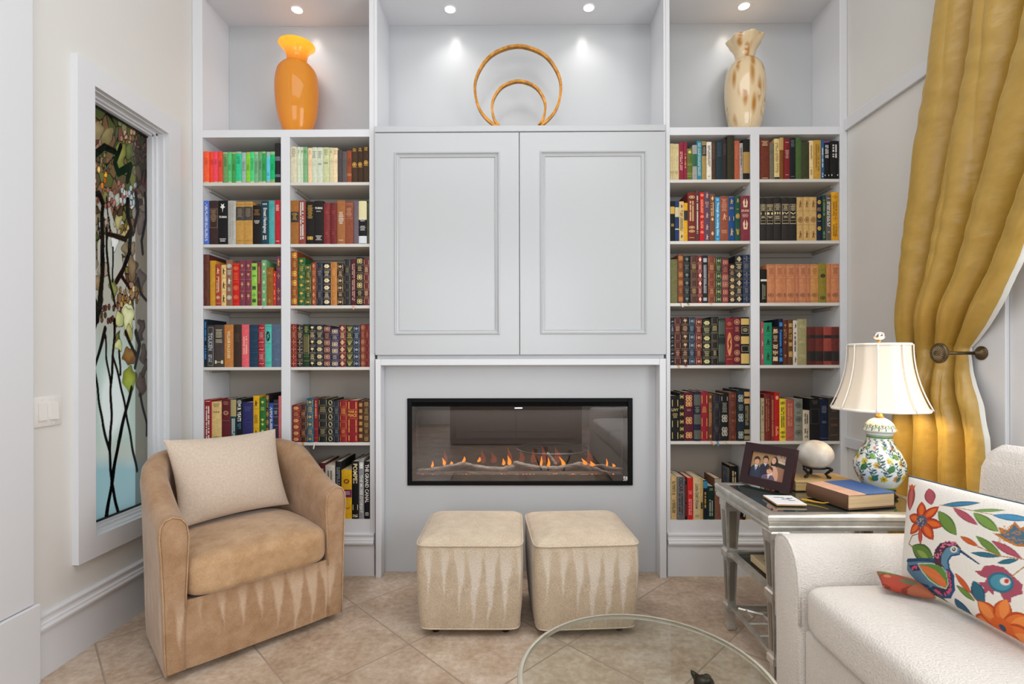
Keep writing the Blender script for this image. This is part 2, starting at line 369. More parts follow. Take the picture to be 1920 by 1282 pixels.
for (x, y, r_, kk, colr) in ((55, 450, 70, 16, ['#ffb030', '#e8801c', '#ffd878', '#c05a18']), (180, 560, 75, 22, ['#a06a5c', '#8a5a50', '#c8a8a0', '#b08070']), (250, 560, 50, 14, ['#e8f4f6', '#c8d8da', '#b0c4c8']),
                      (255, 1140, 55, 16, ['#b89858', '#8a6a3a', '#d8c890', '#a07a40']), (110, 370, 60, 16, warm), (255, 250, 60, 18, ['#b07a60', '#caa080', '#7a6a40']), (310, 320, 60, 14, ['#5a4a44', '#6a5a50', '#4c403c']), (215, 770, 34, 8, ['#a89a58', '#c0b070', '#7a6a30']),
                      (150, 750, 42, 8, ['#8a7a70', '#b0a090', '#6a6050']), (150, 1250, 60, 18, ['#5a3428', '#6e4030', '#4a3c20'])):
    (cx_, cy_), = gl([(x, y)]); ss, cc = [], []
    for i in range(400):
        a, b = cx_ + rng.uniform(-1, 1) * r_ / 3.054 * KX, cy_ + rng.uniform(-1, 1) * r_ / 3.054
        if all(math.hypot(a - p, b - q) > 7.5 for p, q in ss) and len(ss) < kk: ss.append((a, b)); cc.append(random.choice(colr))
    vor(ss, cc, lambda d: (d < 6.2).astype(float), .7)
    for a, b in ss:
        d = np.hypot(X_ - a, V - b); pa.put(((d > 5.2) & (d < 6.6)).astype(float), '#050505', .8)
def blob(cx, cy, a, b, rot, col, hi, tr=gl):
    (x, y), = tr([(cx, cy)]); a2, b2 = a / 3.054 * 1.9, b / 3.054 * 1.35; pa.ell(x, y, a2 + 1.6, b2 + 1.6, rot, '#040404', soft=.1); pa.ell(x, y, a2, b2, rot, col, soft=.1); pa.ell(x - a2 * .2, y - b2 * .2, a2 * .6, b2 * .6, rot, hi, .6, soft=.9)
pa.x = X_ + 4.5 * np.sin(V / 6.5 + X_ / 13.) + 3 * np.sin(V / 3.7 + 2); pa.y = V + 2.6 * np.sin(X_ / 5. + V / 15.)
for args in ((62, 200, 30, 60, 80, '#8a7c58', '#a89868'), (128, 230, 22, 62, 60, '#7c7048', '#a09460'), (205, 340, 30, 55, 10, '#7a7c3c', '#a0a258'), (255, 310, 28, 35, 0, '#5a6038', '#76804a'), (40, 640, 22, 44, 10, '#7a7058', '#a49a80'), (60, 700, 36, 24, 0, '#7a6c54', '#9a8e74'),
             (50, 770, 24, 30, 20, '#8a7a60', '#a89c84'), (40, 930, 34, 48, -20, '#8a7a68', '#b0a494'), (105, 990, 34, 34, 0, '#a09284', '#c4b8aa'), (60, 1070, 38, 32, 0, '#8a7458', '#b29c7c'), (235, 885, 24, 36, 10, '#6c6048', '#94886a'), (268, 880, 16, 30, -15, '#7a6a50', '#a09070'),
             (270, 990, 28, 50, 5, '#6c583c', '#9a8560'), (160, 1110, 22, 42, -15, '#6c7440', '#98a060'), (118, 575, 26, 22, 10, '#6c6a40', '#94905c'), (180, 600, 16, 30, 0, '#a8a898', '#d0d0c0'), (187, 720, 22, 28, 0, '#a8a068', '#c8c08c'), (165, 845, 18, 30, 20, '#d8dcd8', '#f0f4f0'), (300, 440, 20, 30, 0, '#6a6250', '#888068'),
             (320, 720, 26, 48, 10, '#8a8482', '#a8a2a0'), (325, 540, 18, 26, 0, '#6a645c', '#807a70'), (320, 1050, 24, 44, 10, '#7a7472', '#948e8c'), (245, 1245, 36, 44, 0, '#d4d6a8', '#f0f2cc'), (60, 1250, 34, 18, 20, '#8a9460', '#b8c088')): blob(*args)
for args in ((245, 55, 34, 50, 0, '#c8cc90', '#eef0c4'), (195, 55, 26, 34, 40, '#b0b878', '#d8dca0'), (250, 130, 20, 30, 0, '#a0a060', '#ccc890'), (255, 268, 40, 36, 0, '#6e4c28', '#9a7a3c'), (255, 400, 42, 52, 0, '#6a7428', '#a8b040'), (320, 120, 22, 46, 10, '#5e5450', '#7c726c'), (320, 430, 26, 54, 0, '#6a5c58', '#8a7c76'),
             (335, 255, 20, 44, 0, '#6a605c', '#8a807c'), (340, 340, 18, 40, 30, '#5c5250', '#7a706c'), (188, 160, 16, 24, 0, '#4c5024', '#78803c'), (190, 205, 18, 22, 0, '#b8c080', '#dce4a8')): blob(*args, tr=gl2)
(bx, by), = gl2([(250, 430)]); pa.ell(bx, by, 22, 13, 0, '#a0b850', .6, soft=.9)
for args in ((118, 95, 52, 34, 45, '#5a3c30', '#8a6a50'),): pass
K = '#030303'; pa.x = X_ + 1.3 * np.sin(V / 11. + X_ / 30.); pa.y = V
for pts, w0, w1 in ((gl([(60, 560), (78, 560), (100, 620), (95, 760), (100, 930), (92, 1100), (80, 1210)]), 9, 15), (gl([(120, 760), (125, 900), (130, 1000), (150, 1100), (170, 1200)]), 7, 6), (gl([(160, 870), (155, 1000), (158, 1060)]), 5, 5),
                    (gl([(245, 600), (240, 680), (265, 760), (230, 820), (170, 800), (120, 790)]), 12, 6), (gl([(265, 760), (255, 830), (250, 900), (215, 1000), (180, 1060)]), 11, 10), (gl([(210, 1030), (250, 1100)]), 8, 6), (gl([(35, 380), (60, 330), (110, 290), (170, 320)]), 13, 9), (gl([(200, 290), (170, 380), (190, 440), (260, 400), (240, 480)]), 11, 12),
                    (gl([(30, 1100), (60, 1180), (70, 1280)]), 7, 12), (gl([(0, 540), (40, 590), (50, 880)]), 6, 5), (gl([(290, 560), (300, 660), (285, 740)]), 10, 9), (gl([(340, 560), (350, 700), (320, 830), (330, 900)]), 7, 7), (gl([(300, 1050), (320, 1130), (350, 1170)]), 7, 5), (gl([(120, 580), (140, 760)]), 4, 4), (gl([(75, 700), (80, 800), (110, 860)]), 4, 4),
                    (gl2([(90, -60), (60, 70), (30, 190), (30, 250)]), 14, 9), (gl2([(30, 150), (50, 300), (75, 500), (100, 660), (135, 800)]), 6, 8), (gl2([(115, 150), (120, 270), (145, 430)]), 6, 6), (gl2([(25, 420), (60, 310), (115, 110)]), 6, 9), (gl2([(170, 60), (158, 280), (145, 450), (150, 640), (138, 800), (145, 900), (152, 1000), (188, 1165)]), 7, 9),
                    (gl2([(150, 1000), (120, 1195)]), 9, 11), (gl2([(150, 1000), (190, 760), (232, 580), (265, 450)]), 10, 8), (gl2([(160, 270), (200, 420), (232, 580), (260, 740), (295, 920)]), 6, 7), (gl2([(195, 240), (200, 370)]), 6, 6), (gl2([(230, 130), (270, 220), (290, 270)]), 8, 6), (gl2([(315, 490), (350, 650), (352, 720)]), 7, 5), (gl2([(290, 130), (310, 200), (285, 330)]), 10, 8)):
    pa.line(pts, w0 * 1.35, K, w1=w1 * 1.35)
strip = np.clip((X_ - 205) / 2, 0, 1)[..., None]; pa.c = pa.c * (1 - strip) + (pa.c * np.array([.42, .36, .33])) * strip  # reflection and wall outside painted into the glass as a dark strip
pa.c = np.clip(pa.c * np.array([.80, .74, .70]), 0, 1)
mb = MB(); vs_ = np.stack([np.full(GY.shape, XRECL), GY, GZ], -1).reshape(-1, 3)
mb.v = [tuple(v) for v in vs_]; mb.f = [(j * NU + i, j * NU + i + 1, (j + 1) * NU + i + 1, (j + 1) * NU + i) for j in range(NV - 1) for i in range(NU - 1)]; mb.m = [0] * len(mb.f)
gm = bpy.data.materials.new('stained_glass'); gm.use_nodes = True; nt = gm.node_tree; nt.nodes.remove(nt.nodes['Principled BSDF'])
at = nt.nodes.new('ShaderNodeAttribute'); at.attribute_name = 'paint'; tr_ = nt.nodes.new('ShaderNodeBsdfTranslucent'); go = nt.nodes.new('ShaderNodeBsdfGlossy'); go.inputs['Roughness'].default_value = .12; ms = nt.nodes.new('ShaderNodeMixShader'); ms.inputs[0].default_value = .05
nz = nt.nodes.new('ShaderNodeTexNoise'); nz.inputs['Scale'].default_value = 90; bpn = nt.nodes.new('ShaderNodeBump'); bpn.inputs['Strength'].default_value = .5; bpn.inputs['Distance'].default_value = .002; nt.links.new(nz.outputs['Fac'], bpn.inputs['Height']); nt.links.new(bpn.outputs[0], go.inputs['Normal'])
tc = nt.nodes.new('ShaderNodeTexCoord'); nt.links.new(tc.outputs['Object'], nz.inputs['Vector'])
nt.links.new(at.outputs['Color'], tr_.inputs[0]); nt.links.new(tr_.outputs[0], ms.inputs[1]); nt.links.new(go.outputs[0], ms.inputs[2]); nt.links.new(ms.outputs[0], nt.nodes['Material Output'].inputs[0])
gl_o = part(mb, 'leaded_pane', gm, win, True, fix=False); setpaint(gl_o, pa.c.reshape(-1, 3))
# light switch
sp = PX(84, 771, XL); t = thing('light_switch', 'white double rocker light switch plate on the wall beside the stained glass window', 'light switch', (XL, sp.y, sp.z))
y0, y1 = PX(57, 771, XL).y, PX(113, 771, XL).y; z0, z1 = sp.z - .058, sp.z + .058
swm = mat('switch_plastic', '#e6e3df', .35)
part(MB().rbox(XL + .0002, XL + .007, y0, y1, z0, z1, .003), 'wall_plate', swm, t, 30)
for k in (0, 1):
    c = y0 + (y1 - y0) * (.31 + .4 * k); mb = MB(); mb.add([(XL + .0072, c - .016, sp.z - .033), (XL + .0072, c + .016, sp.z - .033), (XL + .0072, c + .016, sp.z + .033), (XL + .0072, c - .016, sp.z + .033), (XL + .014, c - .016, sp.z - .033), (XL + .014, c + .016, sp.z - .033), (XL + .009, c + .016, sp.z + .033), (XL + .009, c - .016, sp.z + .033)], [(0, 3, 2, 1), (4, 5, 6, 7), (0, 1, 5, 4), (1, 2, 6, 5), (2, 3, 7, 6), (3, 0, 4, 7)])
    part(mb, 'rocker', swm, t)
    mb = MB()
    for s in (-1, 1): mb.xf(Matrix.Identity(4)); a = len(mb.v); mb.lathe([(.003, 0), (.003, .0015)], n=10); mb.xf(Matrix.Translation((XL + .007, c, sp.z + s * .047)) @ Matrix.Rotation(PI / 2, 4, 'Y'), a)
    part(mb, 'screw', swm, t)
# ------------------------------------------------------------------ built-in bookcases
shelfm = mat('shelf_paint', '#d2cec8', .42)
def bookcase(side, label):
    L = side == 'l'
    cols = ((380, 527), (544, 693)) if L else ((1257, 1408), (1425, 1576))
    vs_ = [341.8, 457.4, 572.8, 688.2, 829.6, 973.3] if L else [335.0, 450.6, 567.3, 684.2, 827.0, 975.0]
    um = 450 if L else 1490
    X = lambda u: P(u, 672, YF).x
    Z = lambda v: P(um, v, YF).z
    xa, xb = (XL + .0005, X(702.5)) if L else (X(1249.5), XR - .0005)
    zt = [Z(v) for v in vs_]; z_open_top = Z(257.3 if L else 251.8); z_ledge = Z(243.5 if L else 237.5)
    t = thing('bookcase', label, 'bookcase', ((xa + xb) / 2, YF + .13, 0))
    o0, o1, o2, o3 = X(cols[0][0]), X(cols[0][1]), X(cols[1][0]), X(cols[1][1])
    top = CEIL - .002
    part(MB().rbox(xa, o0, YF, YB, 0, top, .002, 1), 'side_panel', paint, t)
    part(MB().rbox(o3, xb, YF, YB, 0, top, .002, 1), 'side_panel', paint, t)
    part(MB().rbox(o1, o2, YF, YB - .0005, zt[5] - .001, z_open_top + .001, .002, 1), 'divider', paint, t)
    part(MB().box(o0 - .001, o3 + .001, YF + .0005, YB - .001, z_open_top, z_ledge), 'ledge', paint, t)
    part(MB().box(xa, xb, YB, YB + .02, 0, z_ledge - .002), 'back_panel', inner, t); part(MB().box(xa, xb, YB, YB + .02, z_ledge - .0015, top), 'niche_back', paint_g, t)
    # shelves with the cleats that carry them
    for (a, b) in ((o0, o1), (o2, o3)):
        for z in zt[:5]:
            s = part(MB().rbox(a + .0005, b - .0005, YF + .004, YB - .002, z - .0175, z, .0015, 1), 'shelf', shelfm, t)
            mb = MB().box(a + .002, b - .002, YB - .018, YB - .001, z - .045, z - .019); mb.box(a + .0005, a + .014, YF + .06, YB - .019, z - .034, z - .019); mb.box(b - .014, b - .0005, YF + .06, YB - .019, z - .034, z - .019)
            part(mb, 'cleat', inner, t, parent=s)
    part(MB().box(o0 - .001, o3 + .001, YF + .0006, YB - .001, .001, zt[5]), 'base', paint, t)
    pr = base_prof(.238, .176, .014); n = len(pr); mb = MB()
    mb.add([(xa + .001, YF - a, z) for a, z in pr] + [(xb - (.001 if L else .02), YF - a, z) for a, z in pr], [(i, (i + 1) % n, n + (i + 1) % n, n + i) for i in range(n)] + [tuple(range(n - 1, -1, -1)), tuple(range(n, 2 * n))])
    part(mb, 'base_moulding', paint, t)
    part(MB().box(o0, o3, YF + .001, YB - .001, z_niche, CEIL - .003), 'niche_soffit', paint, t)
    return t, zt, (o0, o1, o2, o3), z_ledge
BL, ZTL, OL, ZLL = bookcase('l', 'tall white built-in bookcase beside the stained glass window, amber vase in its top niche')
BR, ZTR, OR_, ZLR = bookcase('r', 'tall white built-in bookcase behind the table lamp, speckled vase in its top niche')
# ------------------------------------------------------------------ centre cabinet
XD0, XD1, XDM = P(703, 450, YD).x, P(1248.5, 450, YD).x, P(974, 450, YD).x
zd1, zd0 = P(975, 247, YD).z, P(975, 665, YD).z; z_led = P(975, 241.5, YF).z
t = thing('media_cabinet', 'white central cabinet with two tall panelled doors above the fireplace', 'cabinet', ((XD0 + XD1) / 2, YF + .13, 0))
xs0, xs1 = OL[3] + .0105 * 0 + (P(702.5, 672, YF).x - OL[3]), OR_[0]
xs0 = P(702.5, 672, YF).x; xs1 = P(1249.5, 672, YF).x
part(MB().box(xs0 + .001, xs1 - .001, YF + .001, YB, zd0 + .01, z_led), 'body', paint, t)
n0, n1 = P(707, 120, YF).x, P(1244, 120, YF).x
part(MB().box(xs0 + .001, n0, YF, YB, z_led, CEIL - .002), 'niche_side', paint, t)
part(MB().box(n1, xs1 - .001, YF, YB, z_led, CEIL - .002), 'niche_side', paint, t)
part(MB().box(xs0 + .001, xs1 - .001, YB, YB + .02, .1, CEIL - .002), 'back_panel', paint_g, t)
part(MB().box(n0 + .0005, n1 - .0005, YF + .001, YB - .001, z_niche, CEIL - .003), 'niche_soffit', paint, t)
part(MB().rbox(XD0, XD1, YD - .004, YF + .0005, zd1 + .001, z_led + .0, .003), 'top_rail', paint_g, t)
def door(x0, x1, z0, z1, px0, px1, pz0, pz1):
    """slab with a recessed panel and a moulding round it"""
    mb = MB(); y = YD; th = .038
    def ring(a, b):   # a,b: (x0,x1,z0,z1,y)
        pa_ = [(a[0], a[4], a[2]), (a[1], a[4], a[2]), (a[1], a[4], a[3]), (a[0], a[4], a[3])]; pb = [(b[0], b[4], b[2]), (b[1], b[4], b[2]), (b[1], b[4], b[3]), (b[0], b[4], b[3])]
        mb.add(pa_ + pb, [(i, (i + 1) % 4, 4 + (i + 1) % 4, 4 + i) for i in range(4)])
    S = lambda d, yy: (px0 + d, px1 - d, pz0 + d, pz1 - d, y + yy)
    ring((x0, x1, z0, z1, y + th), (x0, x1, z0, z1, y + .002)); ring((x0, x1, z0, z1, y + .002), (x0 + .002, x1 - .002, z0 + .002, z1 - .002, y)); ring((x0 + .002, x1 - .002, z0 + .002, z1 - .002, y), S(-.003, 0))
    steps = [(-.003, 0), (-.002, -.006), (.002, -.008), (.005, -.006), (.008, .002), (.016, .006), (.019, .003), (.022, .004), (.024, .010), (.026, .011)]
    for (a, ya_), (b, yb2) in zip(steps, steps[1:]): ring(S(a, ya_), S(b, yb2))
    q = S(.026, .011); mb.add([(q[0], q[4], q[2]), (q[1], q[4], q[2]), (q[1], q[4], q[3]), (q[0], q[4], q[3])], [(0, 1, 2, 3)])
    mb.add([(x0, y + th, z0), (x1, y + th, z0), (x1, y + th, z1), (x0, y + th, z1)], [(0, 3, 2, 1)])
    return mb
dx = lambda u, v: P(u, v, YD)
part(door(XD0, XDM - .0016, zd0, zd1 - .002, dx(741, 400).x, dx(936, 400).x, dx(840, 626).z, dx(840, 286).z), 'door', paint_g, t)
part(door(XDM + .0016, XD1, zd0, zd1 - .002, dx(1014, 400).x, dx(1211, 400).x, dx(1110, 625).z, dx(1110, 284).z), 'door', paint_g, t)
# ------------------------------------------------------------------ fireplace surround
t = thing('fireplace_surround', 'plain white fireplace surround framing the recessed panel under the cabinet doors', 'fireplace surround', ((XD0 + XD1) / 2, YF, 0))
zs1 = P(975, 672.5, YD).z; zs0 = P(975, 684.5, YD).z; j0, j1 = P(714, 900, YD).x, P(1237.5, 900, YD).x
part(MB().rbox(XD0, j0, YD, YR, 0, zs1, .002, 1), 'jamb', paint, t); part(MB().rbox(j1, XD1, YD, YR, 0, zs1, .002, 1), 'jamb', paint, t)
part(MB().rbox(j0 + .0003, j1 - .0003, YD + .0005, YR - .001, zs0, zs1, .002, 1), 'header', paint, t)
part(MB().box(XD0 + .001, XD1 - .001, YF - .0, YF + .04, zs1 + .0006, zd0 + .009), 'shadow_rail', paint, t)
FX0, FX1 = P(763.5, 830, YR - .012).x, P(1186.5, 830, YR - .012).x; FZ0, FZ1 = P(975, 910, YR - .012).z, P(975, 746.5, YR - .012).z
mb = MB(); a0, a1, b0, b1 = FX0 + .012, FX1 - .012, FZ0 + .012, FZ1 - .012
for q in ((j0, a0, 0, zs0), (a1, j1, 0, zs0), (a0, a1, 0, b0), (a0, a1, b1, zs0)): mb.box(q[0], q[1], YR, YR + .018, q[2], q[3])
mb.v = [(min(max(x, j0 - .001), j1 + .001), y, z) for x, y, z in mb.v]
part(mb, 'recess_panel', paint_g, t)
# ------------------------------------------------------------------ electric fireplace
t = thing('electric_fireplace', 'wide black electric fireplace with glowing flames over driftwood logs', 'fireplace', ((FX0 + FX1) / 2, YR, FZ0))
yf = YR - .012; ix0, ix1, iz0, iz1 = P(772, 830, yf).x, P(1177.5, 830, yf).x, P(975, 902, yf).z, P(975, 754, yf).z
mb = MB()
for q in ((FX0, ix0, FZ0, FZ1), (ix1, FX1, FZ0, FZ1), (ix0, ix1, FZ0, iz0), (ix0, ix1, iz1, FZ1)): mb.rbox(q[0], q[1], yf, YR + .03, q[2], q[3], .0015, 1)
part(mb, 'frame', mat('black_satin', '#08080a', .45, **{'Specular IOR Level': .15}), t)
vz = P(975, 761.5, yf).z
mb = MB().box(ix0, ix1, yf + .010, yf + .014, vz, iz1); 
for k in range(112): x = ix0 + .012 + k * (ix1 - ix0 - .16) / 112; mb.box(x, x + .0045, yf + .005, yf + .0105, vz + .002, iz1 - .003)
part(mb, 'vent_grille', mat('vent_black', '#040405', .6, **{'Specular IOR Level': .1}), t)
cxa, cxb, cza, czb = P(779.5, 830, yf).x, P(1169, 830, yf).x, P(975, 891, yf).z, P(975, 769, yf).z
mb = MB(); ycv = yf + .012
for q in ((ix0, cxa, iz0, vz), (cxb, ix1, iz0, vz), (cxa, cxb, iz0, cza), (cxa, cxb, czb, vz)): mb.box(q[0], q[1], ycv, ycv + .004, q[2], q[3])
part(mb, 'inner_border', mat('border_black', '#020203', .6, **{'Specular IOR Level': .1}), t)
yb2 = YR + .155
mb = MB().box(cxa - .02, cxb + .02, yb2, yb2 + .01, cza - .03, czb + .02); mb.box(cxa - .03, cxa - .02, ycv + .005, yb2, cza - .03, czb + .02); mb.box(cxb + .02, cxb + .03, ycv + .005, yb2, cza - .03, czb + .02)
mb.box(cxa - .03, cxb + .03, ycv + .005, yb2, czb + .02, czb + .03); mb.box(cxa - .03, cxb + .03, ycv + .005, yb2, cza - .03, cza - .02)
part(mb, 'firebox', mat('firebox_grey', '#120e0d', .7), t)
# the unit's own LED strip above the logs
l = bpy.data.lights.new('firebox_led', 'AREA'); l.shape = 'RECTANGLE'; l.size = 1.1; l.size_y = .04; l.energy = 6; l.color = (1, .90, .82)
o = bpy.data.objects.new('firebox_led', l); COL.objects.link(o); o.location = ((cxa + cxb) / 2, ycv + .06, czb + .012); o.rotation_euler = (0, 0, 0)
# ember bed
rnd = random.Random(3); mb = MB()
for k in range(420):
    x = rnd.uniform(cxa, cxb); y = rnd.uniform(ycv + .012, ycv + .06); r = rnd.uniform(.003, .007); z = cza - .018 + rnd.uniform(0, .012); a = len(mb.v)
    mb.lathe([(r * .5, -r * .5), (r, 0), (r * .45, r * .6)], x, y, z, 6, mi=0 if rnd.random() < .6 else 1)
mb.box(cxa - .015, cxb + .015, ycv + .008, yb2 - .01, cza - .02, cza - .012, 2)
part(mb, 'ember_bed', [mat('ember_stone', '#a8704e', .7), emis('ember_glow', '#e07a48', 1.1), mat('ash', '#4a3c36', .9)], t)
logm = mat('driftwood', '#aaa69e', .8, noise=.6, nscale=24, dark='#2e2a28', stretch=(1, 5, 5), bump=.8, bscale=60)
def log(pts, r0, r1):
    P3 = [P(u, v, ycv + d) for u, v, d in pts]; N = []
    for i in range(len(P3) - 1):
        for k in range(6): N.append(P3[i].lerp(P3[i + 1], k / 6))
    N.append(P3[-1]); rr = random.Random(len(pts)); jit = [rr.uniform(.82, 1.2) for _ in N]
    return MB().tube(N, lambda s: (r0 + (r1 - r0) * s) * jit[min(int(s * (len(N) - 1) + .5), len(N) - 1)] * (.55 if s in (0, 1) else 1), 9)
for pts, r0, r1 in (([(781, 882, .05), (810, 881, .05), (845, 874, .045), (873, 870, .05)], .012, .014), ([(862, 868, .06), (885, 874, .05), (915, 879, .045), (945, 880, .045), (966, 874, .055)], .013, .018),
                    ([(962, 867, .06), (985, 873, .05), (1015, 878, .045), (1045, 879, .045), (1070, 874, .05), (1090, 871, .06), (1110, 880, .045)], .016, .016), ([(1080, 868, .08), (1100, 872, .06), (1125, 882, .05), (1145, 889, .045)], .013, .01),
                    ([(1108, 873, .06), (1130, 873, .07), (1150, 878, .07), (1168, 880, .07)], .010, .008), ([(1026, 848, .09), (1034, 858, .08), (1044, 872, .06)], .006, .009), ([(830, 888, .035), (870, 884, .04), (900, 889, .035)], .006, .007)):
    part(log(pts, r0, r1), 'log', logm, t, True)
fl = bpy.data.materials.new('flame'); fl.use_nodes = True; nt = fl.node_tree; nt.nodes.remove(nt.nodes['Principled BSDF'])
e_ = nt.nodes.new('ShaderNodeEmission'); tp = nt.nodes.new('ShaderNodeBsdfTransparent'); ad = nt.nodes.new('ShaderNodeMixShader'); e_.inputs[0].default_value = srgb('#ff8a1c'); e_.inputs[1].default_value = 2.6; ad.inputs[0].default_value = .75
nt.links.new(tp.outputs[0], ad.inputs[1]); nt.links.new(e_.outputs[0], ad.inputs[2]); nt.links.new(ad.outputs[0], nt.nodes['Material Output'].inputs[0])
MATS['flame'] = fl
fl2 = fl.copy(); fl2.name = 'faint_flame'; fl2.node_tree.nodes['Mix Shader'].inputs[0].default_value = .16; fl2.node_tree.nodes['Emission'].inputs[0].default_value = srgb('#e8602c'); fl2.node_tree.nodes['Emission'].inputs[1].default_value = 1.0
for (u, v, h, wd, lean, f2) in ((810, 876, 11, 4, 3, 0), (833, 872, 13, 5, -2, 0), (846, 870, 5, 5, 2, 0), (869, 866, 10, 5, 4, 0), (897, 866, 9, 5, 5, 0), (944, 872, 12, 5, 1, 0), (955, 872, 17, 6, -1, 0), (1014, 874, 18, 4, 3, 0), (1028, 875, 16, 5, 2, 0), (1057, 874, 17, 6, -7, 0), (1097, 872, 12, 7, -4, 0), (1110, 874, 9, 8, 0, 0), (1138, 874, 14, 3, 0, 0), (1151, 875, 6, 5, -1, 0),
                             (834, 870, 24, 7, 2, 1), (955, 870, 30, 8, 0, 1), (1000, 868, 26, 10, 2, 1), (1020, 868, 30, 10, 0, 1), (905, 868, 22, 9, 1, 1), (1105, 868, 24, 10, 0, 1), (925, 868, 20, 10, 0, 1), (1045, 868, 28, 12, 0, 1), (978, 866, 20, 9, 0, 1)):
    p = P(u, v, ycv + (.05 if not f2 else .075)); k = 1 / 326.; wd *= k; h *= k * 1.1; lean *= k
    prof = [(.25, 0), (.9, .12), (1.0, .28), (.75, .5), (.42, .72), (.18, .9), (.02, 1)]
    mb = MB(); n = 10
    for (r, s) in prof:
        for i in range(n): a = 2 * PI * i / n; mb.v.append((p.x + lean * s ** 1.5 + .35 * wd * math.sin(s * 5) * s + r * wd * .62 * math.cos(a), p.y + r * wd * .4 * math.sin(a), p.z + h * s))
    for j in range(len(prof) - 1):
        for i in range(n): mb.f.append((j * n + i, j * n + (i + 1) % n, (j + 1) * n + (i + 1) % n, (j + 1) * n + i)); mb.m.append(0)
    part(mb, 'flame', fl2 if f2 else fl, t, True)
gp = bpy.data.materials.new('tinted_fire_glass'); gp.use_nodes = True; nt = gp.node_tree; nt.nodes.remove(nt.nodes['Principled BSDF'])
tp = nt.nodes.new('ShaderNodeBsdfTransparent'); tp.inputs[0].default_value = (.74, .72, .72, 1); gg = nt.nodes.new('ShaderNodeBsdfGlossy'); gg.inputs['Roughness'].default_value = .015; gg.inputs[0].default_value = (1, .97, .98, 1)
mx = nt.nodes.new('ShaderNodeMixShader'); mx.inputs[0].default_value = .105; nt.links.new(tp.outputs[0], mx.inputs[1]); nt.links.new(gg.outputs[0], mx.inputs[2]); nt.links.new(mx.outputs[0], nt.nodes['Material Output'].inputs[0])
part(MB().box(ix0 + .001, ix1 - .001, yf + .0045, yf + .0075, iz0 + .001, vz - .001), 'glass_front', gp, t)
def flat_text(mb, txt, x0, z0, h, y, mi=0, bold=False, wmax=None, ctr=False):
    vs_, fs, W = text_geo(txt, bold); sx = h if wmax is None else min(h, wmax / W) ; ox = x0 - (W * sx / 2 if ctr else 0)
    return mb.add([(ox + a * sx, y, z0 + b * h) for a, b in vs_], fs, mi)
q0 = P(1168.5, 901, yf + .004); q1 = P(1168.5, 894, yf + .004); mb = flat_text(MB(), 'ts', q0.x, q0.z + .006, q1.z - q0.z, yf + .0035, bold=True)
for k in range(6): mb.box(q0.x + k * .0035, q0.x + k * .0035 + .0025, yf + .0034, yf + .0036, q0.z, q0.z + .003)
part(mb, 'maker_mark', mat('mark_white', '#e8e8e8', .5), t, fix=False)
q0 = P(965, 764.5, yf + .004); mb = MB()
for k in range(8): mb.box(q0.x + k * .0055, q0.x + k * .0055 + .0043, yf + .0034, yf + .0036, q0.z - .004, q0.z + .002)
part(mb, 'status_display', emis('display_white', '#e8f2ff', 1.5), t)
# ------------------------------------------------------------------ recessed lights in the niche soffits
for (u, v, lb) in ((557, 18, 'round recessed light glowing above the amber vase'), (844, 17, 'round recessed light above the ring sculpture, on the amber vase side'), (1104, 14, 'round recessed light above the ring sculpture, on the speckled vase side'), (1395, 11, 'round recessed light glowing above the speckled vase')):
    p = PZ(u, v, z_niche); t = thing('recessed_light', lb, 'light', (p.x, p.y, z_niche), group='recessed lights in the niches')
    mb = MB().lathe([(.029, -.001), (.030, -.004), (.036, -.004), (.037, -.0002)], p.x, p.y, z_niche, 28, caps=False)
    part(mb, 'trim_ring', mat('ring_white', '#f0f0f0', .4), t, True)
    part(MB().lathe([(.0285, -.0015), (.0285, -.003)], p.x, p.y, z_niche, 28), 'lens', emis('lens_glow', '#fffaf0', 14), t)
    l = bpy.data.lights.new('niche_spot', 'SPOT'); l.energy = 4.4; l.spot_size = math.radians(125); l.spot_blend = .9; l.shadow_soft_size = .03; l.color = (1, .97, .93)
    o = bpy.data.objects.new('niche_spot', l); COL.objects.link(o); o.location = (p.x, p.y, z_niche - .012); o.rotation_euler = (0, 0, 0)
# ------------------------------------------------------------------ vases and the ring sculpture
def vase(name, label, u, prof, m, z, n=48, fn=None, tilt=None, mats=None):
    p = P(u, 250, YF + .12); t = thing(name, label, 'vase', (p.x, YF + .12, z + .0005))
    mb = MB().lathe(prof, 0, 0, 0, n, caps=False, fn=fn); k = len(prof)
    mb.f.append(tuple(range(n - 1, -1, -1))); mb.m.append(0)
    th = .0035; inn = [(max(r - th, .002), max(h, .006)) for r, h in prof]; mb2 = MB().lathe(inn[::-1], 0, 0, 0, n, caps=False, fn=fn)
    a = len(mb.v); mb.add(mb2.v, mb2.f); mb.f += [((k - 1) * n + i, (k - 1) * n + (i + 1) % n, a + (i + 1) % n, a + i) for i in range(n)]; mb.m += [0] * n
    mb.f.append(tuple(a + (k - 1) * n + i for i in range(n))); mb.m.append(0)
    return t, mb
zt_ = lambda u, v, y=YF + .12: P(u, v, y).z
def smooth_prof(pts, n=40):
    """Catmull-Rom through radius/height pairs"""
    out = []; q = [pts[0]] + list(pts) + [pts[-1]]
    for i in range(1, len(q) - 2):
        m = max(2, n // (len(pts) - 1))
        for k in range(m):
            s = k / m; a, b, c, d = q[i - 1], q[i], q[i + 1], q[i + 2]
            out.append(tuple(.5 * ((2 * b[j]) + (-a[j] + c[j]) * s + (2 * a[j] - 5 * b[j] + 4 * c[j] - d[j]) * s * s + (-a[j] + 3 * b[j] - 3 * c[j] + d[j]) * s ** 3) for j in (0, 1)))
    out.append(tuple(pts[-1])); return out
H1 = zt_(557, 86) - ZLL
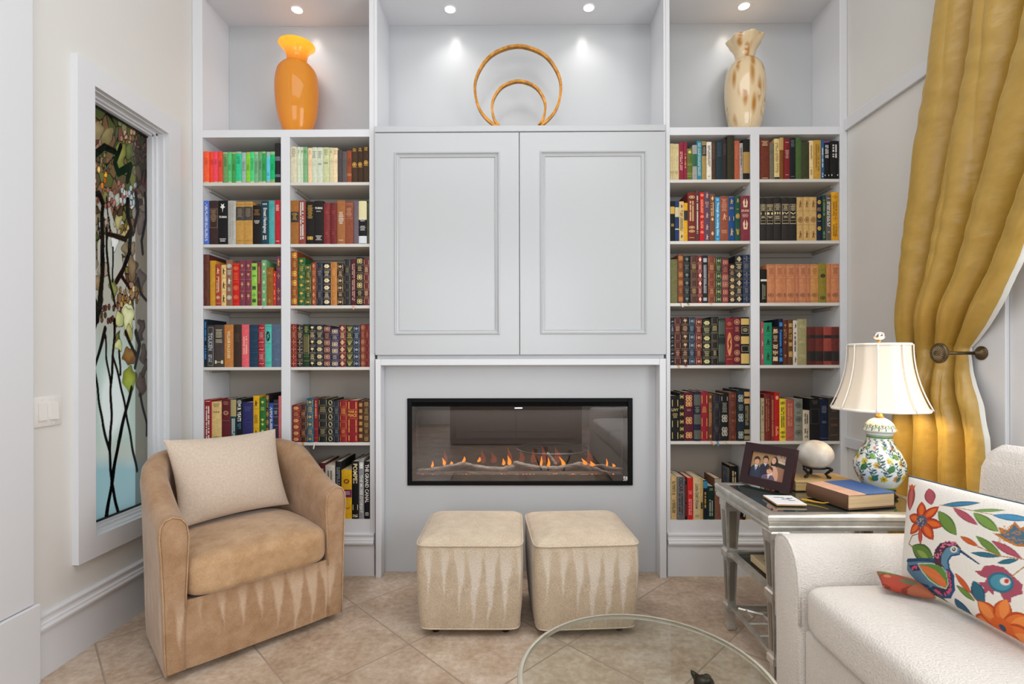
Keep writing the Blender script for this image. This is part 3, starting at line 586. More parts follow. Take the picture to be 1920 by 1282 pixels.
pv = smooth_prof([(.055, 0), (.083, .05), (.108, .12), (.119, .20), (.120, .26), (.108, .32), (.082, .352), (.060, .362), (.056, .378), (.058, .40), (.070, .425), (.092, .445), (.101, .452)], 60)
pv = [(r, h * H1 / .452) for r, h in pv]
amber = bpy.data.materials.new('amber_glass'); amber.use_nodes = True; b = amber.node_tree.nodes['Principled BSDF']; b.inputs['Base Color'].default_value = srgb('#f5a428'); b.inputs['Roughness'].default_value = .06
b.inputs['Transmission Weight'].default_value = .35; b.inputs['Subsurface Weight'].default_value = .3; b.inputs['Subsurface Radius'].default_value = (.06, .03, .008); b.inputs['Subsurface Scale'].default_value = .5; b.inputs['Coat Weight'].default_value = .6
b.inputs['Base Color'].default_value = srgb('#ffbe4a'); b.inputs['Transmission Weight'].default_value = 0.0
_n = amber.node_tree; _t = _n.nodes.new('ShaderNodeBsdfTranslucent'); _t.inputs[0].default_value = srgb('#ffd278'); _r = _n.nodes.new('ShaderNodeBsdfTransparent'); _r.inputs[0].default_value = srgb('#ffc860'); _m = _n.nodes.new('ShaderNodeMixShader'); _m.inputs[0].default_value = .45; _m2 = _n.nodes.new('ShaderNodeMixShader'); _m2.inputs[0].default_value = .18
_n.links.new(b.outputs[0], _m.inputs[1]); _n.links.new(_t.outputs[0], _m.inputs[2]); _n.links.new(_m.outputs[0], _m2.inputs[1]); _n.links.new(_r.outputs[0], _m2.inputs[2]); _n.links.new(_m2.outputs[0], _n.nodes['Material Output'].inputs[0])
t, mb = vase('glass_vase', 'glossy amber glass vase with a wide flared lip, standing in the niche', 557, pv, amber, ZLL)
part(mb, 'vase_body', amber, t, True, world=False)
H2 = zt_(1399, 76) - ZLR
pv = smooth_prof([(.066, 0), (.090, .06), (.106, .14), (.112, .21), (.110, .27), (.098, .32), (.074, .352), (.056, .365), (.054, .385), (.062, .41), (.080, .435), (.094, .455), (.098, .464)], 60)
pv = [(r, h * H2 / .464) for r, h in pv]
spk = bpy.data.materials.new('speckled_glass'); spk.use_nodes = True; nt = spk.node_tree; b = nt.nodes['Principled BSDF']
tc = nt.nodes.new('ShaderNodeTexCoord'); mp = nt.nodes.new('ShaderNodeMapping'); mp.inputs['Scale'].default_value = (1, 1, .22); nt.links.new(tc.outputs['Object'], mp.inputs[0])
vo = nt.nodes.new('ShaderNodeTexVoronoi'); vo.inputs['Scale'].default_value = 26; nt.links.new(mp.outputs[0], vo.inputs['Vector']); nz = nt.nodes.new('ShaderNodeTexNoise'); nz.inputs['Scale'].default_value = 12; nt.links.new(tc.outputs['Object'], nz.inputs['Vector'])
cr = nt.nodes.new('ShaderNodeValToRGB'); e = cr.color_ramp.elements; e[0].position = .20; e[0].color = srgb('#b98036'); e[1].position = .50; e[1].color = srgb('#e6cea6'); nt.links.new(vo.outputs['Distance'], cr.inputs[0])
mr = nt.nodes.new('ShaderNodeMapRange'); mr.inputs[1].default_value = .40; mr.inputs[2].default_value = .5; nt.links.new(nz.outputs['Fac'], mr.inputs[0]); mx = nt.nodes.new('ShaderNodeMix'); mx.data_type = 'RGBA'; mx.inputs[6].default_value = srgb('#e6cea6'); nt.links.new(mr.outputs[0], mx.inputs[0]); nt.links.new(cr.outputs[0], mx.inputs[7]); nt.links.new(mx.outputs[2], b.inputs['Base Color'])
b.inputs['Roughness'].default_value = .12; b.inputs['Coat Weight'].default_value = .5; b.inputs['Subsurface Weight'].default_value = 0
t, mb = vase('glass_vase', 'cream glass vase speckled with amber flecks and a ruffled lip', 1397, pv, spk, ZLR, n=72, fn=lambda a, h: 1 + (.07 * math.sin(7 * a) * max(0, (h / H2 - .82) / .18) ** 1.3))
part(mb, 'vase_body', spk, t, True, world=False)
def ring(cu, cv, ru, tk):
    y = YF + .10; c = P(cu, cv, y); k = F / y; R = ru / k; zb = z_led + .001; mb = MB(); N = 90; a0 = math.asin(max(-1, (zb - c.z) / R)); vs_ = []
    for i in range(N + 1):
        a = a0 + (2 * PI - 2 * (a0 + PI / 2) - 0) * 0 + (PI - 2 * a0) * i / N
        jr = 1 + .004 * math.sin(a * 9)
        for (dr, dy) in ((-tk, -.012), (tk, -.012), (tk, .012), (-tk, .012)): vs_.append((c.x + (R * jr + dr) * math.cos(a), y + dy, max(zb, c.z + (R * jr + dr) * math.sin(a))))
    mb.add(vs_, [(i * 4 + k_, i * 4 + (k_ + 1) % 4, (i + 1) * 4 + (k_ + 1) % 4, (i + 1) * 4 + k_) for i in range(N) for k_ in range(4)] + [(0, 1, 2, 3), (N * 4 + 3, N * 4 + 2, N * 4 + 1, N * 4)]); return mb
c = P(971, 243, YF + .1); gold = mat('antique_gold', '#b07a34', .42, .75, noise=.35, nscale=40, bump=.4, bscale=50)
t = thing('ring_sculpture', 'gold sculpture of two nested open rings on the central cabinet ledge', 'sculpture', (c.x, YF + .1, z_led + .001))
part(ring(971, 168, 80.5, .0072), 'large_ring', gold, t); part(ring(972.5, 203, 50, .0066), 'small_ring', gold, t)
# ------------------------------------------------------------------ books
def bookmat(c, cloth): return mat(('leather_' if not cloth else 'cloth_') + c.strip('#'), c, .5 if not cloth else .7, noise=.14, nscale=60, bump=.15, bscale=220, **{'Specular IOR Level': .28})
def foil(c):
    g = c in ('#d8a848', '#c8963c', '#e0b860'); return mat('foil_' + c.strip('#'), c, .38 if g else .6, .45 if g else 0)
pagem = mat('page_block', '#d9ccb0', .8, noise=.12, nscale=25, stretch=(60, 1, 1)); pagem2 = mat('gilt_page_block', '#c9a050', .4, .5)
def motif(kind):
    """polygons in a -1..1 square; each polygon is (points, 0 for foil or 1 for the ground colour)"""
    out = []; C = lambda x, y, r, n=10: [(x + r * math.cos(2 * PI * i / n + PI / n), y + r * math.sin(2 * PI * i / n + PI / n)) for i in range(n)]
    if kind == 'diamond': out += [([(0, 1), (.75, 0), (0, -1), (-.75, 0)], 0), ([(0, .72), (.52, 0), (0, -.72), (-.52, 0)], 1), ([(0, .45), (.3, 0), (0, -.45), (-.3, 0)], 0)]
    elif kind == 'solid': out += [([(0, 1), (.7, 0), (0, -1), (-.7, 0)], 0)]
    elif kind == 'flower': out += [(C(.52 * math.cos(a), .52 * math.sin(a), .36, 8), 0) for a in [2 * PI * k / 6 for k in range(6)]] + [(C(0, 0, .26, 8), 1), (C(0, 0, .13, 6), 0)]
    elif kind == 'cross': out += [([(0, 0), (.3 * math.cos(a) - .0 + .35 * math.cos(a - .5), .35 * math.sin(a - .5) + .3 * math.sin(a)), (math.cos(a), math.sin(a)), (.3 * math.cos(a) + .35 * math.cos(a + .5), .3 * math.sin(a) + .35 * math.sin(a + .5))], 0) for a in (0, PI / 2, PI, 1.5 * PI)]
    elif kind == 'square': out += [([(-.9, -.9), (.9, -.9), (.9, .9), (-.9, .9)], 0), ([(-.72, -.72), (.72, -.72), (.72, .72), (-.72, .72)], 1), ([(0, .6), (.6, 0), (0, -.6), (-.6, 0)], 0), ([(0, .3), (.3, 0), (0, -.3), (-.3, 0)], 1)]
    elif kind == 'lattice':
        out += [([(-.95, -.9), (.95, -.9), (.95, .9), (-.95, .9)], 0)]
        out += [([(x, y + .2), (x + .2, y), (x, y - .2), (x - .2, y)], 1) for x in (-.6, 0, .6) for y in (-.55, 0, .55)]
    elif kind == 'ring': out += [(C(0, 0, .95, 16), 0), (C(0, 0, .74, 16), 1), (C(0, 0, .5, 10), 0), (C(0, 0, .2, 8), 1)]
    elif kind == 'knot': out += [(C(x, y, .5, 10), 0) for x, y in ((-.42, .42), (.42, .42), (-.42, -.42), (.42, -.42))] + [(C(x, y, .26, 8), 1) for x, y in ((-.42, .42), (.42, .42), (-.42, -.42), (.42, -.42))] + [([(0, .3), (.3, 0), (0, -.3), (-.3, 0)], 0)]
    elif kind == 'leaf': out += [([(0, -1), (.12, -.2), (.7, .1), (.3, .3), (.45, .8), (0, .5), (-.45, .8), (-.3, .3), (-.7, .1), (-.12, -.2)], 0)]
    elif kind == 'rays': out += [([(.1 * k - .06, -.9), (.1 * k + .06, -.9), (.42 * k + .12, .9), (.42 * k - .02, .9)], 0) for k in (-2, -1, 0, 1, 2)]
    elif kind == 'stripe': out += [([(-.9, y), (.9, y), (.9, y + .12), (-.9, y + .12)], 0) for y in (-.8, -.5, -.2, .1, .4, .7)]
    elif kind == 'oval': out += [([(.75 * math.cos(2 * PI * i / 16), math.sin(2 * PI * i / 16)) for i in range(16)], 0), ([(-.4, .1), (.3, .6), (.4, .4), (-.3, -.1)], 1), ([(-.4, -.4), (.35, .1), (.4, -.1), (-.3, -.55)], 1)]
    elif kind == 'figure': out += [(C(0, .68, .22, 8), 0), ([(-.3, .4), (.35, .45), (.25, -.1), (.5, -.9), (.2, -.9), (0, -.25), (-.25, -.9), (-.5, -.9), (-.25, -.1)], 0), ([(.3, .4), (.8, .1), (.75, -.05), (.25, .2)], 0)]
    elif kind == 'wave': out += [([(-.9, -.2), (-.3, .3), (.3, -.05), (.9, .35), (.9, .15), (.3, -.3), (-.3, .05), (-.9, -.4)], 0)]
    elif kind == 'dots': out += [(C(x, y, .24, 7), 0) for x in (-.55, 0, .55) for y in (-.6, 0, .6)]
    elif kind == 'block': out += [([(-.95, -.95), (.95, -.95), (.95, .95), (-.95, .95)], 0)]
    elif kind == 'hands': out += [([(-.5, -.9), (.5, -.9), (.7, .2), (.25, .9), (.15, .1), (-.15, .1), (-.25, .9), (-.7, .2)], 0), ([(-.2, -.5), (.2, -.5), (.15, 0), (-.15, 0)], 1)]
    return out
class Spine:
    """flat tooling that follows the rounded spine"""
    def __init__(s, w, h, bulge, ground, fc):
        s.w, s.h, s.b = w, h, bulge; s.mb = MB(); s.mats = [foil(fc), ground]; s.idx = {fc: 0, 'g': 1}; s.cur = 0
    def mi(s, c):
        if c is None: return 0
        if c not in s.idx: s.idx[c] = len(s.mats); s.mats.append(foil(c))
        return s.idx[c]
    lift = .0003
    def y(s, x, d=0): return -s.b * (1 - min(1, abs(2 * x / s.w)) ** 2) - .0004 - s.lift - d
    def poly(s, pts, c=None, d=0):
        """cut into strips in x so the polygon bends with the spine"""
        x0 = min(p[0] for p in pts); x1 = max(p[0] for p in pts)
        s.mb.add([(x, s.y(x, d), z) for x, z in pts], [tuple(range(len(pts)))], s.mi(c) if c != 'g' else 1)
    def rect(s, x0, x1, z0, z1, c=None, d=0):
        x0 = max(x0, -s.w * .49); x1 = min(x1, s.w * .49); n = max(1, int((x1 - x0) / s.w * 6)); m = s.mi(c) if c != 'g' else 1
        for i in range(n):
            a, b = x0 + (x1 - x0) * i / n, x0 + (x1 - x0) * (i + 1) / n
            s.mb.add([(a, s.y(a, d), z0), (b, s.y(b, d), z0), (b, s.y(b, d), z1), (a, s.y(a, d), z1)], [(0, 1, 2, 3)], m)
    def dashes(s, z0, z1, rnd, c=None, vert=False, wf=.7):
        w = s.w * wf
        if vert:
            ncol = 1 if s.w < .024 else 2; cw = w / ncol
            for k in range(ncol):
                z = z1; xa = -w / 2 + k * cw + cw * .12; xb = xa + cw * (.62 if ncol > 1 else .6)
                while z > z0 + .003:
                    l = rnd.uniform(.0025, .0045)
                    if rnd.random() < .86: s.rect(xa, xb * 1.0, z - l, z, c); 
                    z -= l + .0013
        else:
            lh = .0052; z = z1 - lh
            while z > z0:
                ww = w * rnd.uniform(.55, 1) / 2; x = -ww
                while x < ww: l = rnd.uniform(.0018, .0034); s.rect(x, min(x + l, ww), z, z + lh * .62, c); x += l + .0010
                z -= lh * 1.35
    def text(s, txt, z0, z1, c=None, vert=True, wf=.62):
        vs_, fs, W = text_geo(txt, True); m = s.mi(c)
        if vert:
            L = z1 - z0; hh = min(s.w * wf, L / W * 1.35); sl = L / W if L / W < hh * 1.25 else hh * 1.25; zt = (z0 + z1) / 2 + W * sl / 2
            pts = [(-hh / 2 + b * hh, zt - a * sl) for a, b in vs_]
        else:
            ww = s.w * wf; sl = ww / W; hh = min(z1 - z0, sl * 1.6); zc = (z0 + z1) / 2; pts = [(-ww / 2 + a * sl, zc - hh / 2 + b * hh) for a, b in vs_]
        s.mb.add([(x, s.y(x, .0003), z) for x, z in pts], fs, m)
    def motif(s, kind, zc, hz, c=None, wf=.8):
        rx = s.w * wf / 2; rz = hz / 2
        for pts, g in motif(kind): s.poly([(p[0] * rx, zc + p[1] * rz) for p in pts], 'g' if g else c, .0002 * (1 if g else 0) + (.0003 if (not g and kind in ('diamond', 'square', 'ring', 'flower', 'knot')) else 0))
BOOKS = 0; ALL_LABELS = {}
ORD = ['first', 'second', 'third', 'fourth', 'fifth', 'sixth', 'seventh', 'eighth', 'ninth', 'tenth', 'eleventh', 'twelfth', 'thirteenth', 'fourteenth', 'fifteenth', 'sixteenth', 'seventeenth', 'eighteenth']
def book(x0, x1, z, h, col, deco, fc, label, group, d=None, lean=0, y0=None, ribbon=None, name='book'):
    global BOOKS; BOOKS += 1; rnd = random.Random(BOOKS)
    w = x1 - x0 - .0008; d = d or min(.225, max(.11 if h < .12 else .13, h * .68)); leather = deco.startswith('P'); ybase = (YF + .007 + rnd.uniform(0, .006)) if y0 is None else y0
    t = thing(name, label, 'book', ((x0 + x1) / 2, ybase, z + .0004), 0, group); t.rotation_euler = (0, math.radians(lean), 0)
    bul = min(.006, w * .16) if leather else min(.0035, w * .09); T = min(.0028, w * .16); cm = bookmat(col, not leather)
    y = lambda x: -bul * (1 - min(1, abs(2 * x / w)) ** 2); N = 6
    outer = [(-w / 2, d)] + [(-w / 2 + w * i / N, y(-w / 2 + w * i / N)) for i in range(N + 1)] + [(w / 2, d)]
    inner_ = [(w / 2 - T, d), (w / 2 - T, .003), (-w / 2 + T, .003), (-w / 2 + T, d)]
    # quads in strips keep the profile clean
    mb = MB(); prof = outer + inner_; n = len(prof); vs_ = [(a, b, 0) for a, b in prof] + [(a, b, h) for a, b in prof]
    fs = [(i, (i + 1) % n, n + (i + 1) % n, n + i) for i in range(n)]
    iBL, iBR = 0, N + 2; L_, R_ = list(range(1, N + 2)), None
    for o_ in (0, n):
        fs += [(o_ + 0, o_ + 1, o_ + n - 2, o_ + n - 1), (o_ + N + 1, o_ + N + 2, o_ + N + 3, o_ + N + 4), tuple(o_ + k for k in L_ + [N + 4, N + 5])]
    mb.add(vs_, fs)
    if leather:
        for k in range(5):
            zc = h * (.16 + .17 * k)
            mb.grid(N + 1, 3, lambda u, v, zc=zc: (-w / 2 + w * u, y(-w / 2 + w * u) - .0009 * (1 - (2 * v - 1) ** 2) - .0001, zc + (v - .5) * .005))
    part(mb, 'cover', cm, t, world=False)
    part(MB().box(-w / 2 + T, w / 2 - T, .0032, d - .003, .003, h - .003), 'page_block', pagem2 if leather and rnd.random() < .6 else pagem, t, world=False)
    if deco:
        S = Spine(w, h, bul, cm, fc)
        for el in deco.split('|'):
            k, _, rest = el.partition(':'); k = k.strip()
            if k == 'P':
                mt, _, opt = rest.partition('@'); ps = [(0.015, .145), (.175, .315), (.345, .485), (.515, .655), (.685, .825), (.855, .985)]
                for i, (a, b) in enumerate(ps):
                    if i: zl = h * (a + ps[i - 1][1]) / 2; S.rect(-w * .47, w * .47, zl + .0032, zl + .0040); S.rect(-w * .47, w * .47, zl - .0040, zl - .0032)
                    if i == 4 and opt != 'all': S.dashes(h * a + .003, h * b - .003, rnd)
                    elif i == 1 and opt == 'two': S.dashes(h * a + .004, h * b - .003, rnd, wf=.6)
                    else: S.motif(mt, h * (a + b) / 2, h * (b - a) * .84, wf=.84)
            elif k == 'Q':   # motifs at the given heights without raised bands
                mt, _, zz = rest.partition('@')
                for q in zz.split(','): a, _, b = q.partition('/'); S.motif(mt, h * float(a), h * float(b or .12), wf=.78)
            elif k == 'B':   # label block: z0,z1,colour
                a, b, c = rest.split(','); S2 = Spine(w, h, bul, cm, c); S2.lift = 0; S2.rect(-w * .49, w * .49, h * float(a), h * float(b)); part(S2.mb, 'spine_label', S2.mats, t, world=False, fix=False)
            elif k == 'D': a, b = rest.split(',')[:2]; c = (rest.split(',') + [None])[2]; S.dashes(h * float(a), h * float(b), rnd, c)
            elif k == 'V': a, b = rest.split(',')[:2]; c = (rest.split(',') + [None])[2]; S.dashes(h * float(a), h * float(b), rnd, c, True, .6)
            elif k == 'T': tx, a, b = rest.rsplit(',', 2); S.text(tx, h * float(a), h * float(b))
            elif k == 'H': tx, a, b = rest.rsplit(',', 2); S.text(tx, h * float(a), h * float(b), vert=False, wf=.82)
            elif k == 'N':
                for q in rest.split(','): S.rect(-w * .46, w * .46, h * float(q), h * float(q) + .0011)
            elif k == 'F':
                a, b = [float(q) * h for q in rest.split(',')]; e = .0011; S.rect(-w * .42, w * .42, a, a + e); S.rect(-w * .42, w * .42, b - e, b); S.rect(-w * .42, -w * .42 + e, a, b); S.rect(w * .42 - e, w * .42, a, b)
        if S.mb.f: part(S.mb, 'spine_lettering', S.mats, t, world=False, fix=False)
    if ribbon:
        c, ln, dx_ = ribbon; mb = MB(); rw = .0035; ys = -.012
        path = [(0, .02, .002), (0, -.004, .0012), (dx_ * .25, -.0135, -.002), (dx_ * .6, -.0145, -ln * .5), (dx_, -.014, -ln)]
        mb.add([(x - rw, yy, zz) for x, yy, zz in path] + [(x + rw, yy, zz) for x, yy, zz in path], [(i, i + 1, 6 + i, 5 + i) for i in range(4)]); part(mb, 'ribbon_marker', mat('ribbon_' + c.strip('#'), c, .5), t, world=False, fix=False)
    return t
G = '#d8a848'; WH = '#e6e2da'; BK = '#16130f'; SV = '#b8bcc4'; CR = '#e4cfa0'; BL_ = '#2c8ad8'
ROWS = [
 # column, ox, oy, scale, first x, shelf index, entries (x1, ytop, colour, description, tooling, foil[, extras])
 ('A', 370, 240, 5.647, 65, 0, [
  (127,250,'#f0603a','orange book with pale foot band','D:.55,.8|B:0,.03,#cdd0a0',"#c84020"),(170,250,'#ee4c34','orange red book','D:.6,.75|B:0,.03,#cdd0a0','#b83020'),(217,250,'#f04a60','coral pink book','D:.6,.75|B:0,.03,#cdd0a0','#b83048'),(270,250,'#e04a36','brick red book','D:.5,.7|B:0,.03,#cdd0a0','#a82c20'),
  (322,255,'#6b9c60','grey green book','D:.5,.85|B:.95,.99,#b8b088','#3e6038'),(365,252,'#5cc478','bright mint book','D:.4,.6|B:0,.04,#c8c898','#2c7038'),(410,255,'#469a50','leaf green book','D:.4,.6|B:.94,.99,#a8b080','#1c5028'),(470,252,'#30c48c','wide sea green book','D:.6,.85|B:.94,.99,#b0b088|B:0,.05,#c8c898','#107048'),
  (515,258,'#9cb6ae','pale blue grey book','D:.35,.7','#607068'),(562,255,'#84c83c','lime green book','D:.4,.6|B:.94,.99,#a8a870|B:0,.04,#b0a060','#406a18'),(605,252,'#4ccf7c','light emerald book','D:.4,.8|B:0,.05,#c8c898','#208048'),(648,252,'#7cb086','faded sage book','D:.3,.7|B:.93,.99,#b8b890','#406048'),
  (690,252,'#66a072','dull green book','D:.4,.7|B:0,.04,#c0b890','#305838'),(730,250,'#30a04e','medium green book','D:.4,.6|B:.94,.99,#a8b080|B:0,.04,#c8c090','#105020'),(775,250,'#68c4de','sky blue book','D:.2,.35|B:.84,.99,#9cb8a8|B:0,.06,#a8b088','#286888'),(825,250,'#0eb46a','vivid green book','D:.4,.6|B:.9,.99,#98b080|B:0,.1,#88a860','#087040'),
  (882,160,'#221f20','tall black book with grey bands','B:.14,.21,#5c6470|B:.55,.66,#5c6470','#5c6470')]),
 ('B', 370, 240, 5.647, 980, 0, [
  (1047,200,'#d4cbb0','wide bone coloured book','D:.68,.95|N:.9','#8a8268'),(1085,200,'#d0dabc','pale green book','D:.8,.92|N:.5','#808a68'),(1115,200,'#d2dec2','slim pale mint book','D:.8,.92|N:.88','#788a68'),(1162,203,'#7cae7c','sage green book','D:.8,.92|N:.5','#48704c'),(1205,208,'#eac8a2','peach coloured book','D:.82,.92|N:.5','#a07c5c'),(1262,203,'#ced4ba','grey green book with round emblem','D:.68,.9|N:.5','#707460'),
  (1325,205,'#ced4c0','pale grey book with titled spine','D:.68,.9|Q:dots@.52/.05','#686c60'),(1395,207,'#c6ca9c','wide olive cream book','D:.75,.95|Q:dots@.55/.06','#7c7e58'),(1433,207,'#d2cca2','straw coloured book','D:.85,.95|N:.6','#84805c'),(1485,210,'#ecd2a8','warm cream book','D:.8,.95|N:.6','#a08660'),
  (1533,235,'#4c4444','dark grey book','N:.7,.1','#2c2828'),(1583,248,'#5a5454','shorter charcoal grey book','N:.7','#343030'),(1635,240,'#94482c','rust red book','D:.5,.75|B:.2,.28,#a86a3a','#5c2818'),
  (1698,208,'#463020','dark brown book with gilt circle, nearest the red one','D:.85,.98|Q:ring@.5/.14|N:.42',G),(1757,205,'#3c2a1c','dark brown book with gilt circle, middle of three','D:.85,.98|Q:ring@.5/.14|N:.42',G),(1820,195,'#443020','tallest dark brown book with gilt circle','D:.85,.98|Q:ring@.54/.14|N:.46',G)]),
 ('A', 370, 240, 5.647, 62, 1, [
  (120,770,'#4a70c8','blue book with white upright title','V:.08,.95',WH),(218,770,'#3a2826','wide brown book with framed title','F:.38,.82|D:.52,.8','#b09070'),(320,770,'#141417','black book with white portrait patch','H:TRUMAN,.6,.65|Q:leaf@.84/.24|D:.05,.14',WH),(405,770,'#b4b2ac','plain light grey book','V:.1,.95','#a4a29c'),
  (492,780,'#bf9148','tan book with dark label, beside the grey one','B:.56,.88,#3c3838|D:.62,.84,#a08860|N:.08,.93',BK),(587,780,'#bf9148','tan book with dark label, beside the shorter black one','B:.56,.88,#3c3838|D:.62,.84,#a08860|N:.08,.93',BK),(678,820,'#1b1615','short black book with white title','D:.72,.9,#a07840|D:.5,.62',WH),
  (757,775,'#1c3f4e','dark teal book with large white title','T:Ernest Hemingway,.25,.84|Q:dots@.93/.04|V:.1,.2',WH),(825,768,'#4ea4a4','turquoise cloth book','D:.8,.92','#3c8c8c'),(884,768,'#b4262e','bright red book','D:.75,.9|D:.05,.08',WH)]),
 ('B', 370, 240, 5.647, 980, 1, [
  (1065,768,'#9c652e','tan brown book with black label','B:.5,.74,#201a18|D:.54,.72,#a07840',G),(1140,770,'#8a4238','reddish brown book with white upright title','V:.1,.96',WH),(1232,778,'#1a1614','black book with gilt title','D:.6,.92|Q:knot@.14/.09',G),(1330,772,'#1e1a1a','wide black book with white title','H:TRUMAN,.8,.86|D:.72,.77|D:.08,.2',WH),
  (1403,795,'#7c2a2c','maroon book, nearer the black one','P:stripe@two','#a84a40'),(1477,795,'#6e2224','maroon book, nearer the tan one','P:stripe@two','#a04038'),(1565,768,'#a0663a','light brown book with white title','D:.45,.74|D:.06,.1',WH),(1652,780,'#8a4a32','brown book with pale title bands','D:.65,.85|N:.95,.92,.6','#c89878'),(1708,768,'#6a5f66','plain mauve grey book','','#000000'),
  (1797,768,'#18171b','book half cream, half black','B:.56,.99,#dcd3a4|B:.01,.18,#d4d8dc|D:.5,.6|D:.3,.42',WH),(1822,790,'#5c5c40','slim olive book at the row end','V:.2,.9','#22221a')]),
 ('A', 370, 460, 5.341, 57, 2, [
  (115,92,'#5a2c24','tall brown leather book','P:block@two','#7a4434'),(178,152,'#c8942c','plain mustard yellow book','',G),(232,190,'#a6402e','red book with cream figures','Q:figure@.84/.16|V:.3,.7|Q:ring@.2/.08|N:.06',CR),(285,195,'#e0c07c','cream yellow book with black figures','Q:figure@.84/.18,.5/.18,.17/.2|N:.68,.34',BK),(350,148,'#8a644e','brown book with white roundels','Q:ring@.87/.1,.18/.1|Q:figure@.54/.14|D:.66,.78|D:.3,.4',WH),
  (418,178,'#c81e1c','bright red gilt book','Q:ring@.88/.1,.42/.12,.2/.1|D:.6,.78|N:.97,.55,.04','#e07838'),(477,148,'#7b3a4a','mauve gilt book, nearer the red one','Q:leaf@.87/.12,.68/.1,.46/.16,.2/.16|N:.78,.58,.32','#c89468'),(540,148,'#7b3a4a','mauve gilt book, nearer the lime one','Q:leaf@.87/.12,.68/.1,.46/.16,.2/.16|N:.78,.58,.32','#c89468'),(598,178,'#8fc850','lime green book with black figures','Q:knot@.88/.1,.42/.1,.12/.1|Q:dots@.7/.05|Q:cross@.25/.1',BK),
  (642,170,'#7a2e38','slim maroon book','V:.5,.9|Q:cross@.3/.08,.14/.08','#b88058'),(694,148,'#6ca672','green book with cream foliage','Q:leaf@.9/.12,.74/.12,.5/.14,.3/.12,.12/.12|N:.64,.4',CR,{'rib':('#e8e0dc',.020,-.014)}),(762,220,'#8a5a20','short ochre brown book','Q:square@.85/.14|N:.7,.66,.3|Q:diamond@.12/.12','#a87830'),(790,258,'#bc3226','short red gilt book','Q:leaf@.88/.12,.6/.12,.2/.12|V:.3,.5','#e8a060'),(838,108,'#6c3a50','tall plum gilt book','Q:figure@.88/.16|Q:cross@.6/.12,.3/.12,.14/.1|N:.74',G)]),
 ('B', 370, 460, 5.341, 932, 2, [
  (998,58,'#8a3e18','tall orange brown gilt book','P:knot@two',G),(1075,122,'#1e5a2e','green book with gilt thistles','P:leaf',G),(1140,190,'#1c4a2c','green book with gilt frames','P:square@two',G),(1190,172,'#8a3a2a','russet gilt book','P:diamond','#d09858'),(1255,172,'#252936','dark navy book with silver squares','P:block@two','#8a8478'),(1333,175,'#1a1e30','navy book with gold daisies','P:flower@two',CR),(1398,168,'#b8783a','light tan gilt book','P:lattice','#d8a860'),
  (1468,180,'#2a1b1c','dark brown book with gold stars','P:square@two','#d8b880'),(1535,140,'#20242c','black book with gold square panels','P:block','#a08c58'),(1592,135,'#4a2028','slim maroon book with upright title','V:.1,.9','#c89888',{'rib':('#e0a088',.023,.004)}),(1665,120,'#14181c','black book with gold ring chains','P:knot@two','#c8b070'),(1727,132,'#6a2a28','red book with wide gold panels','P:lattice@two',CR)]),
 ('A', 370, 460, 5.341, 57, 3, [
  (95,740,'#101c28','tall black book with blue lettering','V:.55,.95|V:.15,.45',BL_),(160,800,'#3c3734','grey book with framed title','F:.04,.95|T:TOLKIEN,.4,.82|V:.12,.3',SV),(262,795,'#443b38','wide brown grey book with cream title','D:.68,.9|D:.55,.66|H:H,.08,.16','#d8cca8'),(358,793,'#be7a3c','orange tan book with pale title','T:WILLIAM FAULKNER,.2,.85',CR),(437,792,'#3a2a22','dark brown cloth book','D:.6,.8','#5a4030'),(518,792,'#e0606a','coral pink book with pale title','V:.3,.72','#f0b8a8'),
  (608,795,'#1e3a52','navy cloth book','N:.9,.86,.62,.48,.34,.2,.1','#38587a'),(677,793,'#a01e30','crimson book with silver waves','P:wave@two','#d8a8a0'),(745,790,'#4eb6a6','turquoise book with black oval','Q:oval@.72/.24|N:.95,.55,.12,.08',BK),(838,792,'#54657e','wide slate blue book','D:.15,.2','#7c8ca4')]),
 ('B', 370, 460, 5.341, 940, 3, [
  (998,788,'#7c2420','red book with gold script','P:cross','#d89060'),(1060,795,'#282228','dark book with gilt crosses','P:cross@two','#c8b080'),(1120,788,'#1f3a22','green book with long gold frame','F:.3,.75|B:.34,.72,#5c5430|D:.8,.95|N:.25,.14','#b8a860'),(1187,792,'#16171b','black book with gold leaves','P:leaf@two',CR),(1262,792,'#1b2334','dark blue book with gold blossoms','P:flower','#c8b480'),(1340,803,'#3a1c26','dark plum book with rosettes','P:knot','#b88870'),(1420,830,'#28325a','shorter blue book with gold knots','P:knot@two','#c8b088'),
  (1490,797,'#6c1e24','red book with cream gold panels','P:diamond',CR),(1562,800,'#1c3026','dark green book with gold sheaves','P:rays','#c8b060'),(1633,800,'#222a40','navy book with silver squares','P:square','#a8a8b0'),(1680,788,'#7a3024','russet book with gilt rings','P:ring','#b88050'),(1727,788,'#6c1c24','dark red book at the row end','P:lattice','#c07850')]),
 ('A', 370, 700, 4.421, 47, 4, [
  (108,218,'#8e1c24','red book with white upright title','V:.08,.85|D:.93,.98',WH),(192,235,'#d6b678','cream book with torn jacket','D:.85,.96|Q:dots@.75/.04|Q:ring@.1/.1','#6a5a38'),(268,212,'#5e1c24','maroon book with small shield','D:.85,.95|Q:oval@.68/.1|N:.5','#b08060'),(318,213,'#14454a','book half khaki, half teal','B:.6,.99,#a89a68|V:.08,.55',WH),(372,210,'#0e0f11','black book with large white title','T:W.B. YEATS,.48,.9|V:.3,.45,#3c7a9a|D:.9,.98',WH),(460,238,'#2c2c62','violet blue book','D:.78,.9|N:.5','#50508a'),
